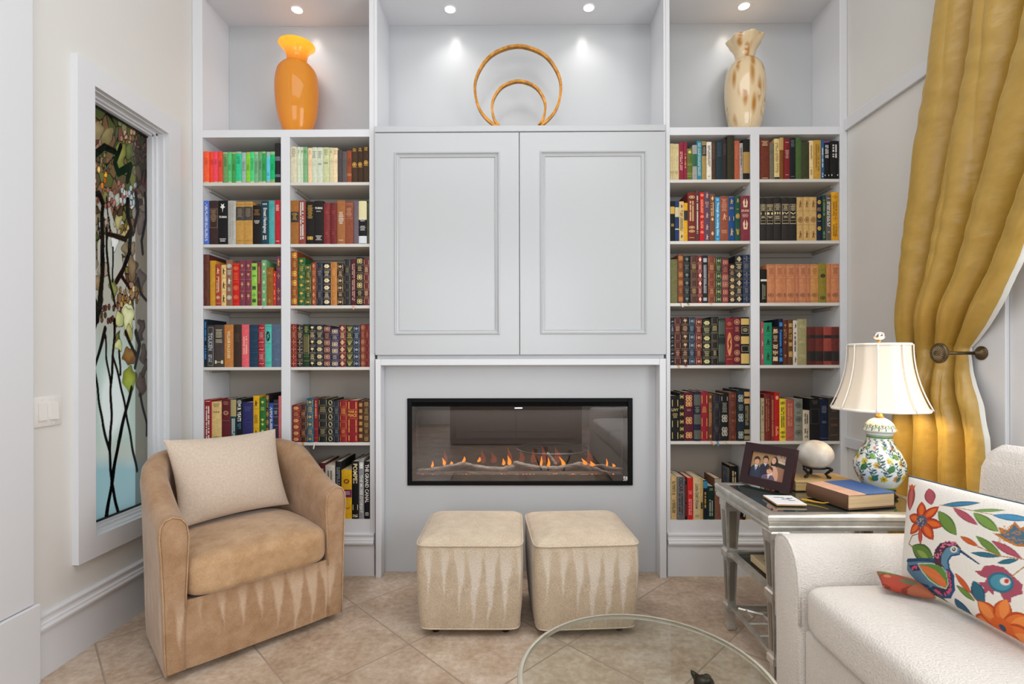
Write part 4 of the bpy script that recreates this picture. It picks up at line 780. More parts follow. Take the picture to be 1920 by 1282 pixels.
  (510,185,'#d8a41c','yellow book with black figures','Q:figure@.84/.14,.2/.14|D:.4,.6|N:.72,.3',BK),(565,203,'#2a6a30','green book with yellow leaves','Q:leaf@.9/.1,.5/.1,.4/.1,.24/.12,.1/.1|D:.7,.8','#d8cc60'),(592,168,'#1d1c1c','tall slim black gilt book','P:ring',G),(630,245,'#2b4f9a','blue book with white upright title','V:.2,.9',WH),(672,218,'#2e2a38','dark grey book with silver bands','N:.9,.8,.6,.4|D:.65,.75',SV),(697,185,'#c8686a','rose pink book at the row end','','#000000')]),
 ('B', 370, 700, 4.421, 785, 4, [
  (850,262,'#7c1e22','red book with gold emblems','P:flower','#c89058'),(905,260,'#3e1f1c','brown book with gold blocks','P:lattice@two','#c89058',{'rib':('#d08a30',.020,.006)}),(965,208,'#14546a','teal blue book with gold squares','P:square@two',G,),(1000,208,'#7a1c24','slim crimson book','V:.55,.95|N:.6,.3,.1','#c88868',{'rib':('#e8ded4',.036,-.010)}),(1077,208,'#1a1c1e','black book with gold grid panels','P:lattice@two','#a89868'),(1130,212,'#141c22','black book with gold ovals','P:oval@all','#b8a880'),(1178,225,'#20262e','dark grey book with silver squares','P:block@two','#7c7c80'),
  (1242,225,'#8a1a24','crimson book with gold emblems','P:lattice@two',G),(1332,222,'#841a24','wide red book with gold panels','Q:lattice@.88/.18,.46/.18,.3/.14,.1/.14|H:WAR &,.7,.76|H:PEACE,.61,.68|N:.78,.57',G),(1372,225,'#4a2a1c','brown book with gold scrollwork','Q:knot@.9/.1,.75/.1,.6/.1,.45/.1,.3/.1,.15/.1','#b8884c'),(1427,225,'#4a3020','brown book with gold dots','P:dots@two','#a88850')]),
 ('B', 370, 700, 4.421, 1005, 5, [
  (1060,742,'#501c24','dark maroon book','V:.5,.9',CR),(1140,760,'#c8c0b4','off white book','V:.3,.9','#605850',),(1192,730,'#15161a','tall black book','V:.4,.9','#8a9098',{'d':.24}),(1278,800,'#d6a418','wide yellow book with face on the spine','B:.44,.60,#6a1c4a|D:.48,.57,#e0c8d0|Q:oval@.77/.10|Q:wave@.22/.14','#7a4010'),(1337,728,'#111114','black book with large gold title','T:POMPEII,.62,.96|Q:block@.2/.1|H:S,.03,.08',CR,{'d':.22}),(1380,712,'#8a8a8e','silver grey book with white title',"T:THE MUSEE D'ORSAY,.1,.74|Q:knot@.9/.12",WH,{'d':.24}),(1430,728,'#131315','black book with large white title','T:THE GRAND CANAL,.28,.95|D:.05,.12',WH,{'d':.22})]),
 ('C', 1245, 240, 5.565, 67, 0, [
  (88,162,'#cbb988','cream book beside the white frame','N:.9,.87|Q:ring@.2/.1','#9a8a60'),(110,162,'#cbb988','cream book, second of a cream set','N:.9,.87|Q:ring@.2/.1','#9a8a60'),(160,165,'#ccba8a','widest book of the cream set','N:.9,.87|Q:ring@.2/.1','#9a8a60'),(210,150,'#8a2438','crimson book','V:.25,.75','#d8a8a0'),(245,148,'#88243a','slim crimson book','V:.3,.7','#d8a048'),(300,215,'#5a6a2c','short green gilt book','Q:flower@.88/.12|N:.95,.5,.46,.2,.16,.1','#d8c060'),(350,180,'#9b9890','grey book with green label','B:.38,.74,#1c5a34','#1c5a34'),(402,135,'#368090','teal blue book with upright title','V:.1,.95','#a8c8c8'),
  (452,140,'#a08850','khaki book with black label','B:.62,.9,#26201a|D:.66,.86,#b0a080|N:.95',BK),(505,145,'#e4dacc','ivory book','V:.35,.9|D:.05,.1','#585048'),(550,140,'#4a3426','dark brown book','D:.5,.95','#6a5040'),(620,135,'#1f3038','dark slate book','D:.6,.95','#40545c'),(668,120,'#2c2422','black brown book','D:.6,.9','#50443c'),(745,85,'#32301f','tallest book, dark olive','','#000000'),(800,132,'#b0583c','terracotta book','D:.5,.9','#c87858'),(835,158,'#a8a09c','slim pale grey book','V:.3,.9','#484440'),(905,120,'#1c1a18','black book with gold strip','B:.15,.68,#a8823c','#a8823c')]),
 ('D', 1245, 240, 5.565, 1005, 0, [
  (1108,118,'#6c3020','wide chestnut brown book','D:.82,.96|D:.02,.05',CR),(1157,155,'#6e6a56','grey olive book','D:.7,.8','#4c4838'),(1213,110,'#e0c686','cream yellow book with worn foot','V:.15,.9|B:.0,.06,#30302c','#8a7038'),(1258,95,'#7c4a1e','brown book with tan top','B:.7,.99,#b89458','#b89458'),(1317,112,'#7c1f24','dark red book with white title','D:.5,.72|D:.88,.92|D:.08,.12','#d8b8a8'),(1380,105,'#16181c','black book with silver title','D:.78,.96|D:.04,.08','#787c84'),(1440,100,'#466030','moss green book','','#000000'),(1525,148,'#383c22','wide dark olive book','D:.02,.05','#5c6040'),(1570,130,'#e6c996','pale cream book','V:.5,.9|V:.1,.3','#a08050'),
  (1647,128,'#be923a','golden yellow book','V:.2,.9','#8a6420'),(1678,130,'#1e5a8c','slim blue paperback','V:.3,.8|V:.04,.15',WH),(1740,140,'#141212','black paperback with purple top','B:.97,1.0,#8a3088|V:.55,.9|Q:block@.1/.04',WH),(1835,138,'#131211','wide black paperback with yellow edge','V:.55,.9|Q:block@.1/.04',WH)]),
 ('C', 1245, 240, 5.565, 67, 1, [
  (115,762,'#181a18','black book with gold label','B:.68,.86,#c8a040|Q:dots@.4/.08','#c8a040'),(160,762,'#1e3666','navy book with cream label','B:.6,.84,#c8bc94|B:.28,.31,#c8bc94',CR),(210,768,'#d6b676','cream book with black figures','Q:figure@.88/.1,.12/.1|V:.25,.78',BK),(250,782,'#d6a024','short yellow book with black label','B:.54,.8,#201c18|D:.58,.78,#c0a850',BK),(337,672,'#6e2822','wide maroon book with gilt initials','Q:ring@.9/.07,.28/.06,.2/.06|V:.4,.82|D:.04,.08','#e0b880'),(378,655,'#5c3432','slim tall brown book','V:.15,.9','#d8c8b8'),(427,672,'#c01a22','scarlet book with gold emblems','Q:ring@.94/.06,.5/.06,.18/.06|V:.56,.85|V:.25,.42','#d8a878'),(487,662,'#5a4458','purple book with gold figures','Q:figure@.92/.12,.52/.12,.28/.12,.08/.12|D:.66,.8','#c8a890'),
  (543,685,'#744632','brown book with gold diamonds','Q:solid@.9/.1,.46/.08,.16/.1|V:.52,.82','#e0b880'),(593,722,'#2490c0','sky blue book with white title','T:Through the Looking Glass,.12,.88|D:.92,.97|D:.02,.06',WH),(683,712,'#8a4c36','wide reddish brown book','D:.66,.94|Q:figure@.54/.16|D:.15,.25|D:.06,.08','#e0a080'),(752,710,'#18457c','blue book with gold figures','Q:figure@.88/.12|Q:block@.5/.1|Q:figure@.2/.18|D:.7,.76|N:.98',G),(810,710,'#1c4a3a','dark green book with gold figures','Q:figure@.9/.1|Q:ring@.55/.12|Q:rays@.2/.14|D:.68,.72',G),(908,708,'#7a2e3a','wide wine red book with gold hands','Q:hands@.84/.22,.36/.24|H:DUNE,.64,.69|D:.52,.6','#e0c0a0')]),
 ('D', 1245, 240, 5.565, 1005, 1, [
  (1073,728,'#2c2826','black volume, roman one','F:.4,.85|D:.7,.84|H:I,.61,.66|D:.5,.58|F:.39,.47',CR),(1152,728,'#2a2624','black volume, roman two','F:.4,.85|D:.7,.84|H:II,.61,.66|D:.5,.58|F:.39,.47',CR),(1230,722,'#2c2826','black volume, roman three','F:.4,.85|D:.7,.84|H:III,.61,.66|D:.5,.58|F:.39,.47',CR),(1315,728,'#2c2826','black volume, roman four','F:.4,.85|D:.7,.84|H:IV,.61,.66|D:.5,.58|F:.39,.47',CR),(1395,728,'#252220','black volume, roman five','F:.4,.85|D:.7,.84|H:V,.61,.66|D:.5,.58|F:.39,.47',CR),
  (1465,722,'#c6a266','tan book with brown figures, beside the black set','Q:figure@.84/.18,.14/.18|Q:ring@.48/.14|N:.68,.36','#7a4a28'),(1530,722,'#c6a266','tan book with brown figures, middle of three','Q:figure@.84/.18,.14/.18|Q:ring@.48/.14|N:.68,.36','#7a4a28'),(1605,722,'#c6a266','tan book with brown figures, beside the navy one','Q:figure@.84/.18,.14/.18|Q:ring@.48/.14|N:.68,.36','#7a4a28'),
  (1667,718,'#182438','navy book with gold flowers','Q:flower@.88/.12,.56/.12,.28/.12|D:.68,.76|D:.42,.46',G,{'lean':2}),(1705,700,'#244030','slim leaning green book','V:.5,.9|V:.05,.2','#80a060',{'lean':3}),(1763,698,'#5e5452','leaning grey book with white title','V:.3,.85|D:.9,.94|D:.16,.2',WH,{'lean':3}),(1845,668,'#d69a1c','wide golden yellow book','V:.5,.8|V:.1,.35|Q:cross@.9/.08,.46/.08,.1/.08','#8a5a10')]),
 ('C', 1245, 460, 5.342, 65, 2, [
  (137,140,'#6c6a42','plain olive book','N:.92,.78','#8a8850'),(197,92,'#6c3822','brown leather book with ornate spine','P:knot@two','#b87838',{'rib':('#e8dccc',.024,.008)}),(265,105,'#191d24','black book with grey ornament','P:leaf@two','#7c8478',{'rib':('#c08a40',.012,.010)}),(340,102,'#4a2e26','brown book with gold bar panels','P:stripe@two','#c8a868'),(390,105,'#7a1a32','crimson book with gold diamonds','P:solid@two',CR),(445,100,'#1b1f22','black book with silver script','V:.2,.8|Q:knot@.9/.1,.08/.08','#b8bcc0'),(520,112,'#7a3a28','russet book with gold squares','P:lattice@two','#d0a068',{'rib':('#e09a80',.008,-.01)}),(585,118,'#1e3a28','green book with gold framed squares','P:square','#a8a868'),
  (658,135,'#6a2028','wine red book with brown label','P:knot|B:.36,.62,#7c5044','#b87860'),(720,185,'#20181c','shorter black book with gold patches','P:flower','#c8a870'),(797,100,'#15171d','black book with gold lozenges','P:diamond@two',CR),(870,95,'#1c2c4e','navy book with gold stars','P:cross@two','#8a8468')]),
 ('D', 1245, 460, 5.342, 965, 2, [
  (1030,240,'#17140f','short black book with white band','B:.64,.70,#d8d4cc|V:.1,.55','#8a8a70'),(1115,190,'#c6825a','orange tan volume, nearest the black book','N:.97,.62,.69,.04|D:.72,.9|Q:ring@.2/.12','#7a4a38'),(1195,190,'#c6825a','orange tan volume, next to a slim one','N:.97,.62,.69,.04|D:.72,.9|Q:ring@.2/.12','#7a4a38'),(1230,190,'#c07c56','slim orange tan volume','N:.97,.62,.69,.04|D:.72,.9|Q:ring@.2/.12','#7a4a38'),(1315,190,'#c6845a','widest orange tan volume','N:.97,.62,.69,.04|D:.72,.9|Q:ring@.2/.12','#7a4a38'),(1355,190,'#c07a5a','slim pinkish tan volume','N:.97,.62,.69,.04|D:.72,.9|Q:ring@.2/.12','#7a4a38'),(1432,190,'#c8845c','orange tan volume of the middle of the set','N:.97,.62,.69,.04|D:.72,.9|Q:ring@.2/.12','#7a4a38'),
  (1473,190,'#be7a58','slim tan volume before the golden one','N:.97,.62,.69,.04|D:.72,.9|Q:ring@.2/.12','#7a4a38'),(1555,190,'#c68c4e','golden tan volume','N:.97,.62,.69,.04|D:.72,.9|Q:ring@.2/.12','#7a4a38'),(1635,178,'#8a7c2e','olive book with dark flower','Q:flower@.68/.12|Q:ring@.12/.1|N:.82','#2c2414'),(1680,185,'#c47e52','slim tan volume after the olive one','N:.97,.62,.69,.04|Q:ring@.2/.12','#7a4a38'),(1762,185,'#c68056','tan volume with chipped top','N:.97,.62,.69,.04|D:.72,.9|Q:ring@.2/.12','#7a4a38')]),
 ('C', 1245, 460, 5.342, 65, 3, [
  (100,725,'#141418','black book with silver flourishes','P:wave','#b0b4b8'),(170,720,'#4a1f22','dark red book with gold panels','P:lattice@two','#d0a070',{'rib':('#d09a48',.016,.008)}),(245,718,'#32201e','brown black book with gold sprigs','P:leaf@two','#d0a878',{'rib':('#a02030',.008,.006)}),(312,720,'#20303e','blue grey book with silver panels','P:square@two','#8a98a8'),(382,728,'#5c1e24','wine red book with gold squares','P:square@two','#d8a070'),(468,740,'#141c1a','black book with gold clubs','P:flower@two','#c8bc80'),(545,715,'#141416','tall black book with gold wavy lines','P:stripe@two','#d0b880'),(612,730,'#1f2a26','dark green book with long panels','F:.6,.95|F:.06,.45|B:.08,.43,#3c4a40|B:.66,.93,#3c4a40','#70785c'),
  (692,728,'#7c2028','red book with large gold urn','Q:oval@.45/.5|D:.82,.92|D:.1,.14|N:.78,.2','#c88850'),(768,718,'#5c1c28','dark red book with gold rings','Q:ring@.9/.12,.56/.12,.26/.12,.12/.1|D:.7,.8|D:.38,.44','#c89068'),(852,718,'#141212','black book with solid gold panels','B:.84,.97,#c8a85c|F:.66,.8|D:.69,.77|B:.44,.6,#c8a85c|F:.28,.4|B:.03,.24,#c8a85c',CR)]),
 ('D', 1245, 460, 5.342, 965, 3, [
  (998,765,'#9a5054','rose brown book with cream figures','Q:figure@.8/.14,.5/.14,.2/.14','#d8a890'),(1083,772,'#1a8a60','emerald book with black figures','Q:figure@.86/.18,.54/.16,.2/.2|N:.7,.36',BK),(1148,815,'#3c1c1a','dark red book with chinese characters','H:馬,.82,.94|D:.62,.78|H:哥,.42,.54|H:孛,.26,.38|H:羅,.1,.22',CR),(1195,735,'#141c30','black book with bright blue title','T:Frankenstein,.4,.76|Q:knot@.88/.1,.12/.1|V:.2,.36',BL_),(1243,750,'#5c2e20','reddish brown ornate book','Q:leaf@.88/.1,.5/.1,.2/.1|V:.6,.8','#b88050'),(1297,745,'#5c3c22','brown book with gold scrolls','Q:knot@.88/.1,.46/.1,.24/.14|V:.56,.8','#c89850'),(1342,752,'#d6cabc','ivory book with black figures','Q:figure@.88/.12,.12/.14|V:.3,.75',BK),(1437,738,'#9e966a','wide khaki book','Q:dots@.84/.08,.5/.06,.2/.06','#b8b080'),
  (1523,815,'#5e2a22','banded book beside the khaki one','B:.70,.78,#1c1614|B:.10,.36,#1c1614','#1c1614'),(1605,815,'#6a2e26','banded book, second of four','B:.70,.78,#1c1614|B:.10,.36,#1c1614','#1c1614'),(1687,815,'#98443a','brightest banded book, third of four','B:.70,.78,#1c1614|B:.10,.36,#1c1614','#1c1614'),(1765,815,'#662c24','last banded book, beside the frame','B:.70,.78,#1c1614|B:.10,.36,#1c1614','#1c1614')]),
 ('C', 1245, 700, 4.42, 55, 4, [
  (125,185,'#141414','black book with gold title','Q:lattice@.84/.16,.38/.16,.12/.16|H:LIVY,.66,.72|D:.5,.62','#c8b070',{'d':.20}),(167,160,'#17140f','slim black book with gold squares','Q:square@.92/.08,.7/.08,.56/.08,.4/.08,.25/.08,.1/.08','#d8b868'),(245,155,'#4e1528','plum book with gold lattices','Q:knot@.88/.14,.76/.12,.42/.16,.12/.14|D:.6,.66','#c89058'),(305,150,'#1a2032','navy book with grey green panels','B:.72,.94,#4c5048|B:.34,.54,#4c5048|B:.04,.22,#4c5048|D:.56,.7','#8a8c78'),(367,150,'#8c1a2c','crimson book with gold ornament','Q:lattice@.84/.18,.38/.18,.12/.16|D:.56,.7',G),(405,162,'#5c3524','slim brown book','Q:diamond@.92/.08,.1/.08|V:.3,.8','#b88850',{'rib':('#d8a468',.022,.014)}),
  (470,175,'#1e1c26','dark navy book with grey panels','P:block@two','#5c5450',{'rib':('#4c80b0',.026,.004)}),(540,170,'#131214','black book with silver ornament','Q:lattice@.9/.1|D:.6,.82|Q:knot@.48/.18,.2/.22','#a8a094',{'rib':('#d8c8a8',.016,.016)}),(607,155,'#5a2c20','brown book with dark gilt','P:square@two','#8a4c30'),(668,138,'#18262e','blue black book with pale knots','Q:knot@.84/.16,.46/.18,.12/.16|D:.6,.72','#98a098'),(717,130,'#121820','tall black book with gold blocks','B:.86,.95,#c89858|B:.72,.82,#c89858|V:.3,.68|B:.14,.22,#8a7850|B:.02,.1,#8a7850','#a88c50')]),
 ('D', 1245, 700, 4.42, 800, 4, [
  (830,205,'#ac9e7c','khaki cream book beside the divider','Q:dots@.9/.03,.5/.03,.2/.03|V:.6,.85','#4c4438'),(887,170,'#6c2622','brown red book','V:.2,.9','#9a6040'),(917,180,'#7c2824','slim brick red book','V:.1,.9','#b87848'),(960,160,'#b0181e','bright red book','Q:flower@.9/.1|V:.1,.3','#e8a868'),(1015,210,'#dec62c','yellow book with black rings','Q:ring@.9/.08,.2/.08,.1/.07|V:.3,.8',BK),(1087,215,'#a6564c','faded rose book','V:.35,.9,#c88858|D:.05,.1|N:.32','#7a2820'),(1160,210,'#808276','grey green book with black roundels','Q:ring@.85/.14,.52/.14,.2/.14|D:.64,.7|D:.34,.38','#30322c'),(1218,305,'#cdbfa8','short ivory book with black title','V:.55,.9|V:.1,.4',BK),
  (1305,205,'#161618','black book with silver script','D:.85,.95|F:.4,.75','#5c5850'),(1380,210,'#142038','navy book with silver title','D:.66,.84|D:.4,.48|N:.06','#8a8c98'),(1475,200,'#3c342e','dark grey book with bronze ornament','D:.68,.85|Q:wave@.52/.06,.14/.1|D:.34,.4','#8a5a34')]),
 ('C', 1245, 700, 4.42, 55, 5, [
  (103,850,'#c6a670','tan book','V:.55,.9|V:.15,.45','#3c3428'),(168,855,'#686468','grey purple book with black title','T:OSCAR,.66,.98|V:.1,.62','#28242c'),(190,885,'#141414','slim black book','V:.1,.9','#a02828'),(238,865,'#c61e1e','bright red book','D:.6,.7|V:.1,.5','#e8a0a0'),(298,858,'#cbb68c','cream book with upright grey title','T:Little Did I Know,.25,.84|D:.05,.12','#6a6248'),(322,880,'#bea062','slim straw book','Q:knot@.35/.2',BK),(358,885,'#101c2a','navy book with blue top','B:.8,.98,#2a80a8|V:.3,.7','#c8a040'),(418,935,'#0e2a24','dark green book','V:.1,.6|D:.85,.95','#a8b0a0'),(475,870,'#7a5042','brown book with pale top','B:.68,.99,#a89c8c','#a89c8c')]),
 ('C', 1245, 700, 4.42, 585, 5, [
  (612,1040,'#10201c','black green book behind the table leg','V:.1,.5','#a0a890'),(655,1050,'#201014','dark book with red foot','B:.02,.1,#8a1c24|V:.3,.8','#8a8890'),(688,1060,'#141416','black book with small white figure','Q:figure@.3/.3',WH),(735,1080,'#c6a66c','tan book at the row end','Q:block@.12/.06','#8a5a38')]),
]
ZT = {'A': ZTL, 'B': ZTL, 'C': ZTR, 'D': ZTR}; OPEN = {'A': (OL[0], OL[1]), 'B': (OL[2], OL[3]), 'C': (OR_[0], OR_[1]), 'D': (OR_[2], OR_[3])}
SH = ['top shelf', 'second shelf', 'third shelf', 'fourth shelf', 'fifth shelf', 'bottom shelf']; CN = {'A': 'far left bay', 'B': 'inner left bay', 'C': 'inner right bay', 'D': 'far right bay'}
yS = YF + .010; cnt = {}
for (c, ox, oy, s, x0, k, ents) in ROWS:
    lo, hi = OPEN[c]; z = ZT[c][k]; px = ox + x0 / s; off = 0
    key = (c, k); start = cnt.get(key, 0); xs = [px] + [ox + e[0] / s for e in ents]; X = [P(q, 600, yS).x for q in xs]
    a_, b_ = X[0], X[-1]; na = max(a_, lo + .0015); nb = min(b_, hi - .0015)
    X = [na + (q - a_) * (nb - na) / (b_ - a_) for q in X]
    for i, e in enumerate(ents):
        x1, yt, col, desc, deco, fc = e[:6]; ex = e[6] if len(e) > 6 else {}
        u = (xs[i] + xs[i + 1]) / 2; top = P(u, oy + yt / s, yS).z; h = max(.05, top - z - .0005)
        # keep clear of the shelf above
        lim = (ZT[c][k - 1] - .0185 if k else (P(450 if c in 'AB' else 1490, 257.3 if c in 'AB' else 251.8, YF).z)) - z - .002; h = min(h, lim)
        n = start + i; lab = f"{desc}, {ORD[n]} from left on the {SH[k]}, {CN[c]}"
        if len(lab.replace(',', '').split()) > 16: lab = f"{desc}, {ORD[n]} from left, {SH[k]}, {CN[c]}"
        if len(lab.replace(',', '').split()) > 16: lab = f"{desc}, {SH[k]}, {CN[c]}"
        lean = ex.get('lean', 0); xa, xb = X[i], X[i + 1]
        book(xa, xb, z, h, col, deco, fc, lab, f"books on the {SH[k]} of the {CN[c]}", d=ex.get('d'), lean=0, ribbon=ex.get('rib'))
    cnt[key] = start + len(ents)
# the deep illustrated book standing behind the picture frame
xa, zb = 1.251, ZTR[5]; hh = .578 - zb
t = book(xa, xa + .045, zb, hh, '#101012', 'V:.6,.9', CR, 'black art book with blue and gold cover, on the shelf behind the photo frame', 'books on the bottom shelf of the inner right bay', d=.12, y0=2.925)
part(MB().box(-.0238, -.0226, .012, .108, .02, hh - .014), 'cover_picture', mat('cover_picture', '#3c6c94', .5, noise=.9, nscale=18, dark='#b8924c'), t, world=False)
print('BOOKS', BOOKS)
# ------------------------------------------------------------------ soft furniture
def nap_mat(name, base, light, dark, freq, z0, z1, sheen=.3, weave=0, axis=0):
    m = bpy.data.materials.new(name); m.use_nodes = True; nt = m.node_tree; N = nt.nodes; L = nt.links; b = N['Principled BSDF']; b.inputs['Roughness'].default_value = .85
    b.inputs['Sheen Weight'].default_value = sheen; b.inputs['Sheen Roughness'].default_value = .4
    co = N.new('ShaderNodeTexCoord'); sx = N.new('ShaderNodeSeparateXYZ'); L.new(co.outputs['Object'], sx.inputs[0])
    def M(op, a, bb=None, c=None):
        n = N.new('ShaderNodeMath'); n.operation = op
        for i, x in enumerate((a, bb, c)):
            if x is None: continue
            if isinstance(x, (int, float)): n.inputs[i].default_value = x
            else: L.new(x, n.inputs[i])
        return n.outputs[0]
    nz = N.new('ShaderNodeTexNoise'); nz.inputs['Scale'].default_value = 9; nz.inputs['Detail'].default_value = 4; L.new(co.outputs['Object'], nz.inputs['Vector'])
    x = M('ADD', M('ADD', sx.outputs[0], M('MULTIPLY', sx.outputs[1], .9)), M('MULTIPLY', nz.outputs['Fac'], .035)); xf = M('MULTIPLY', x, freq); cell = M('FLOOR', xf)
    wn = N.new('ShaderNodeTexWhiteNoise'); wn.noise_dimensions = '1D'; L.new(cell, wn.inputs['W'])
    saw = M('MULTIPLY', M('ABSOLUTE', M('SUBTRACT', M('FRACT', xf), .5)), 2)
    zz = M('DIVIDE', M('SUBTRACT', sx.outputs[2], z0), z1 - z0); w_ = M('SUBTRACT', M('MULTIPLY', zz, 1.0), M('MULTIPLY', wn.outputs['Value'], .8))
    top = N.new('ShaderNodeMapRange'); top.inputs[1].default_value = 1.06; top.inputs[2].default_value = .72; L.new(zz, top.inputs[0])
    mr = N.new('ShaderNodeMapRange'); mr.inputs[1].default_value = -.16; mr.inputs[2].default_value = .16; L.new(M('SUBTRACT', M('MULTIPLY', w_, 1.05), saw), mr.inputs[0]); mask = M('MULTIPLY', mr.outputs[0], M('MULTIPLY', top.outputs[0], .8))
    n2 = N.new('ShaderNodeTexNoise'); n2.inputs['Scale'].default_value = 14; n2.inputs['Detail'].default_value = 6; n2.inputs['Roughness'].default_value = .65; L.new(co.outputs['Object'], n2.inputs['Vector'])
    mp = N.new('ShaderNodeMapRange'); mp.inputs[1].default_value = .35; mp.inputs[2].default_value = .65; L.new(n2.outputs['Fac'], mp.inputs[0])
    a = N.new('ShaderNodeMix'); a.data_type = 'RGBA'; a.inputs[6].default_value = srgb(dark); a.inputs[7].default_value = srgb(base); L.new(mp.outputs[0], a.inputs[0])
    c = N.new('ShaderNodeMix'); c.data_type = 'RGBA'; L.new(mask, c.inputs[0]); L.new(a.outputs[2], c.inputs[6]); c.inputs[7].default_value = srgb(light); L.new(c.outputs[2], b.inputs['Base Color'])
    n3 = N.new('ShaderNodeTexNoise'); n3.inputs['Scale'].default_value = 260; n3.inputs['Detail'].default_value = 2; L.new(co.outputs['Object'], n3.inputs['Vector'])
    fk = N.new('ShaderNodeMapRange'); fk.inputs[1].default_value = .35; fk.inputs[2].default_value = .65; fk.inputs[3].default_value = .88 - weave; fk.inputs[4].default_value = 1.07 + weave; L.new(n3.outputs['Fac'], fk.inputs[0])
    vm = N.new('ShaderNodeVectorMath'); vm.operation = 'SCALE'; L.new(c.outputs[2], vm.inputs[0]); L.new(fk.outputs[0], vm.inputs['Scale']); L.new(vm.outputs[0], b.inputs['Base Color'])
    bp = N.new('ShaderNodeBump'); bp.inputs['Strength'].default_value = .35; bp.inputs['Distance'].default_value = .002; L.new(n3.outputs['Fac'], bp.inputs['Height']); L.new(bp.outputs[0], b.inputs['Normal'])
    return m
def sgn(x, e): return math.copysign(abs(x) ** e, x)
def sellip(mb, c, a, b, cz, e1, e2, nu=48, nv=24, fn=None, mi=0):
    """soft box: superellipsoid with optional shaping of each point"""
    def f(u, v):
        t = u * 2 * PI; p = (v - .5) * PI; x = a * sgn(math.cos(p), e1) * sgn(math.cos(t), e2); y = b * sgn(math.cos(p), e1) * sgn(math.sin(t), e2); z = cz * sgn(math.sin(p), e1)
        if fn: x, y, z = fn(x, y, z)
        return (c[0] + x, c[1] + y, c[2] + z)
    return mb.grid(nu, nv, f, mi, closeu=True)
def pillow_pts(W, H, T, n=40, pinch=.06, puff=.42):
    """front and back sheet; returns verts (x, z in plane, y thickness), faces, and (a, b, side) per vertex"""
    vs_, fs, ab = [], [], []
    for side in (-1, 1):
        o = len(vs_)
        for j in range(n):
            for i in range(n):
                a, b = math.sin((2 * i / (n - 1) - 1) * PI / 2), math.sin((2 * j / (n - 1) - 1) * PI / 2); a = a if abs(a) < .9999 else math.copysign(1, a)
                k = max(0, (1 - a * a) * (1 - b * b)) ** puff
                x = a * W / 2 * (1 - pinch * (1 - b * b)); z = b * H / 2 * (1 - pinch * (1 - a * a)); vs_.append((x, side * T / 2 * k, z)); ab.append((a, b, side))
        for j in range(n - 1):
            for i in range(n - 1):
                q = (o + j * n + i, o + j * n + i + 1, o + (j + 1) * n + i + 1, o + (j + 1) * n + i); fs.append(q if side < 0 else q[::-1])
    return vs_, fs, ab
# ---- swivel barrel armchair
AC = thing('armchair', 'tan velvet barrel armchair with pale nap streaks, beside the stained glass window', 'armchair', (-1.312, 2.336, 0), math.radians(44.6))
velvet = nap_mat('tan_velvet', '#b29070', '#cbb096', '#9f7a58', 14, .03, .30, .35)
velvet_s = nap_mat('tan_velvet_seat', '#c4a07a', '#cfae88', '#ac865e', 6, -2, -1, .4)
W, YC, RB, Y0 = .342, .02, .335, -.36
path = []
for i in range(13): path.append((-W, Y0 + (YC - Y0) * i / 12, -1, 0))
for i in range(1, 32):
    a = PI - PI * i / 32; nx, ny = math.cos(a) / W, math.sin(a) / RB; l = math.hypot(nx, ny); path.append((W * math.cos(a), YC + RB * math.sin(a), nx / l, ny / l))
for i in range(13): path.append((W, YC - (YC - Y0) * i / 12, 1, 0))
def ss(x): x = max(0, min(1, x)); return x * x * (3 - 2 * x)
def sect(y, k=1.0):
    H = .622 + .165 * ss((y - Y0) / .60)
    pr = [(0, .032), (.004, .12), (.008, .30), (.016, H - .14), (.021, H - .075), (.017, H - .032), (.002, H - .008), (-.025, H), (-.053, H - .010), (-.072, H - .034), (-.080, H - .085), (-.076, H - .16), (-.070, .33), (-.068, .27), (-.066, .032)]
    cx_ = -.03; cz_ = .35
    return [(cx_ + (p - cx_) * k, cz_ + (q - cz_) * (1 - (1 - k) * .12)) for p, q in pr]
mb = MB(); secs = []
for idx, (x, y, nx, ny) in enumerate(path):
    secs.append([(x + nx * p, y + ny * p, q) for p, q in sect(y)])
front_l = [[(x, Y0 - dy, q) for (x, y_, q) in [(-W - p, Y0, q) for p, q in sect(Y0, k)]] for dy, k in ((.010, .72), (.007, .9))]
front_r = [[(-x, y, z) for x, y, z in s] for s in front_l]
S_ = front_l + secs + front_r[::-1]; n = len(S_[0])
mb.add([p for s in S_ for p in s], [(i * n + j, i * n + (j + 1) % n, (i + 1) * n + (j + 1) % n, (i + 1) * n + j) for i in range(len(S_) - 1) for j in range(n)] + [tuple(range(n)), tuple((len(S_) - 1) * n + j for j in range(n - 1, -1, -1))])
part(mb, 'arms_and_back', velvet, AC, 50, world=False)
for sg in (-1, 1):
    mb = MB(); pts = [(sg * (W + p), Y0 - .010, q) for p, q in sect(Y0, .93)][:14]; mb.tube(pts, .0026, 6); part(mb, 'welt', velvet_s, AC, True, world=False)
mb = MB(); fx = W - .064
def ff(u, v): x = -fx + 2 * fx * u; return (x, Y0 + .004 - .006 * (1 - (2 * u - 1) ** 8) - .006 * math.sin(PI * v), .032 + .262 * v)
mb.grid(24, 12, ff); mb.box(-fx, fx, Y0 + .02, .30 * .6, .034, .285); part(mb, 'front_panel', velvet, AC, 60, world=False)
mb = MB(); sellip(mb, (0, -.110, .368), .284, .290, .082, .34, .30, 64, 26, fn=lambda x, y, z: (x * (1 - .22 * max(0, y / .28) ** 2), y, z + (.018 * (1 - (x / .27) ** 2) * (1 - (y / .285) ** 2) if z > 0 else 0)))
part(mb, 'seat_cushion', velvet_s, AC, True, world=False)
part(MB().lathe([(.20, 0), (.20, .012), (.06, .02), (.06, .034)], 0, 0, .0005, 32), 'swivel_base', mat('base_black', '#141210', .6), AC, True, world=False)
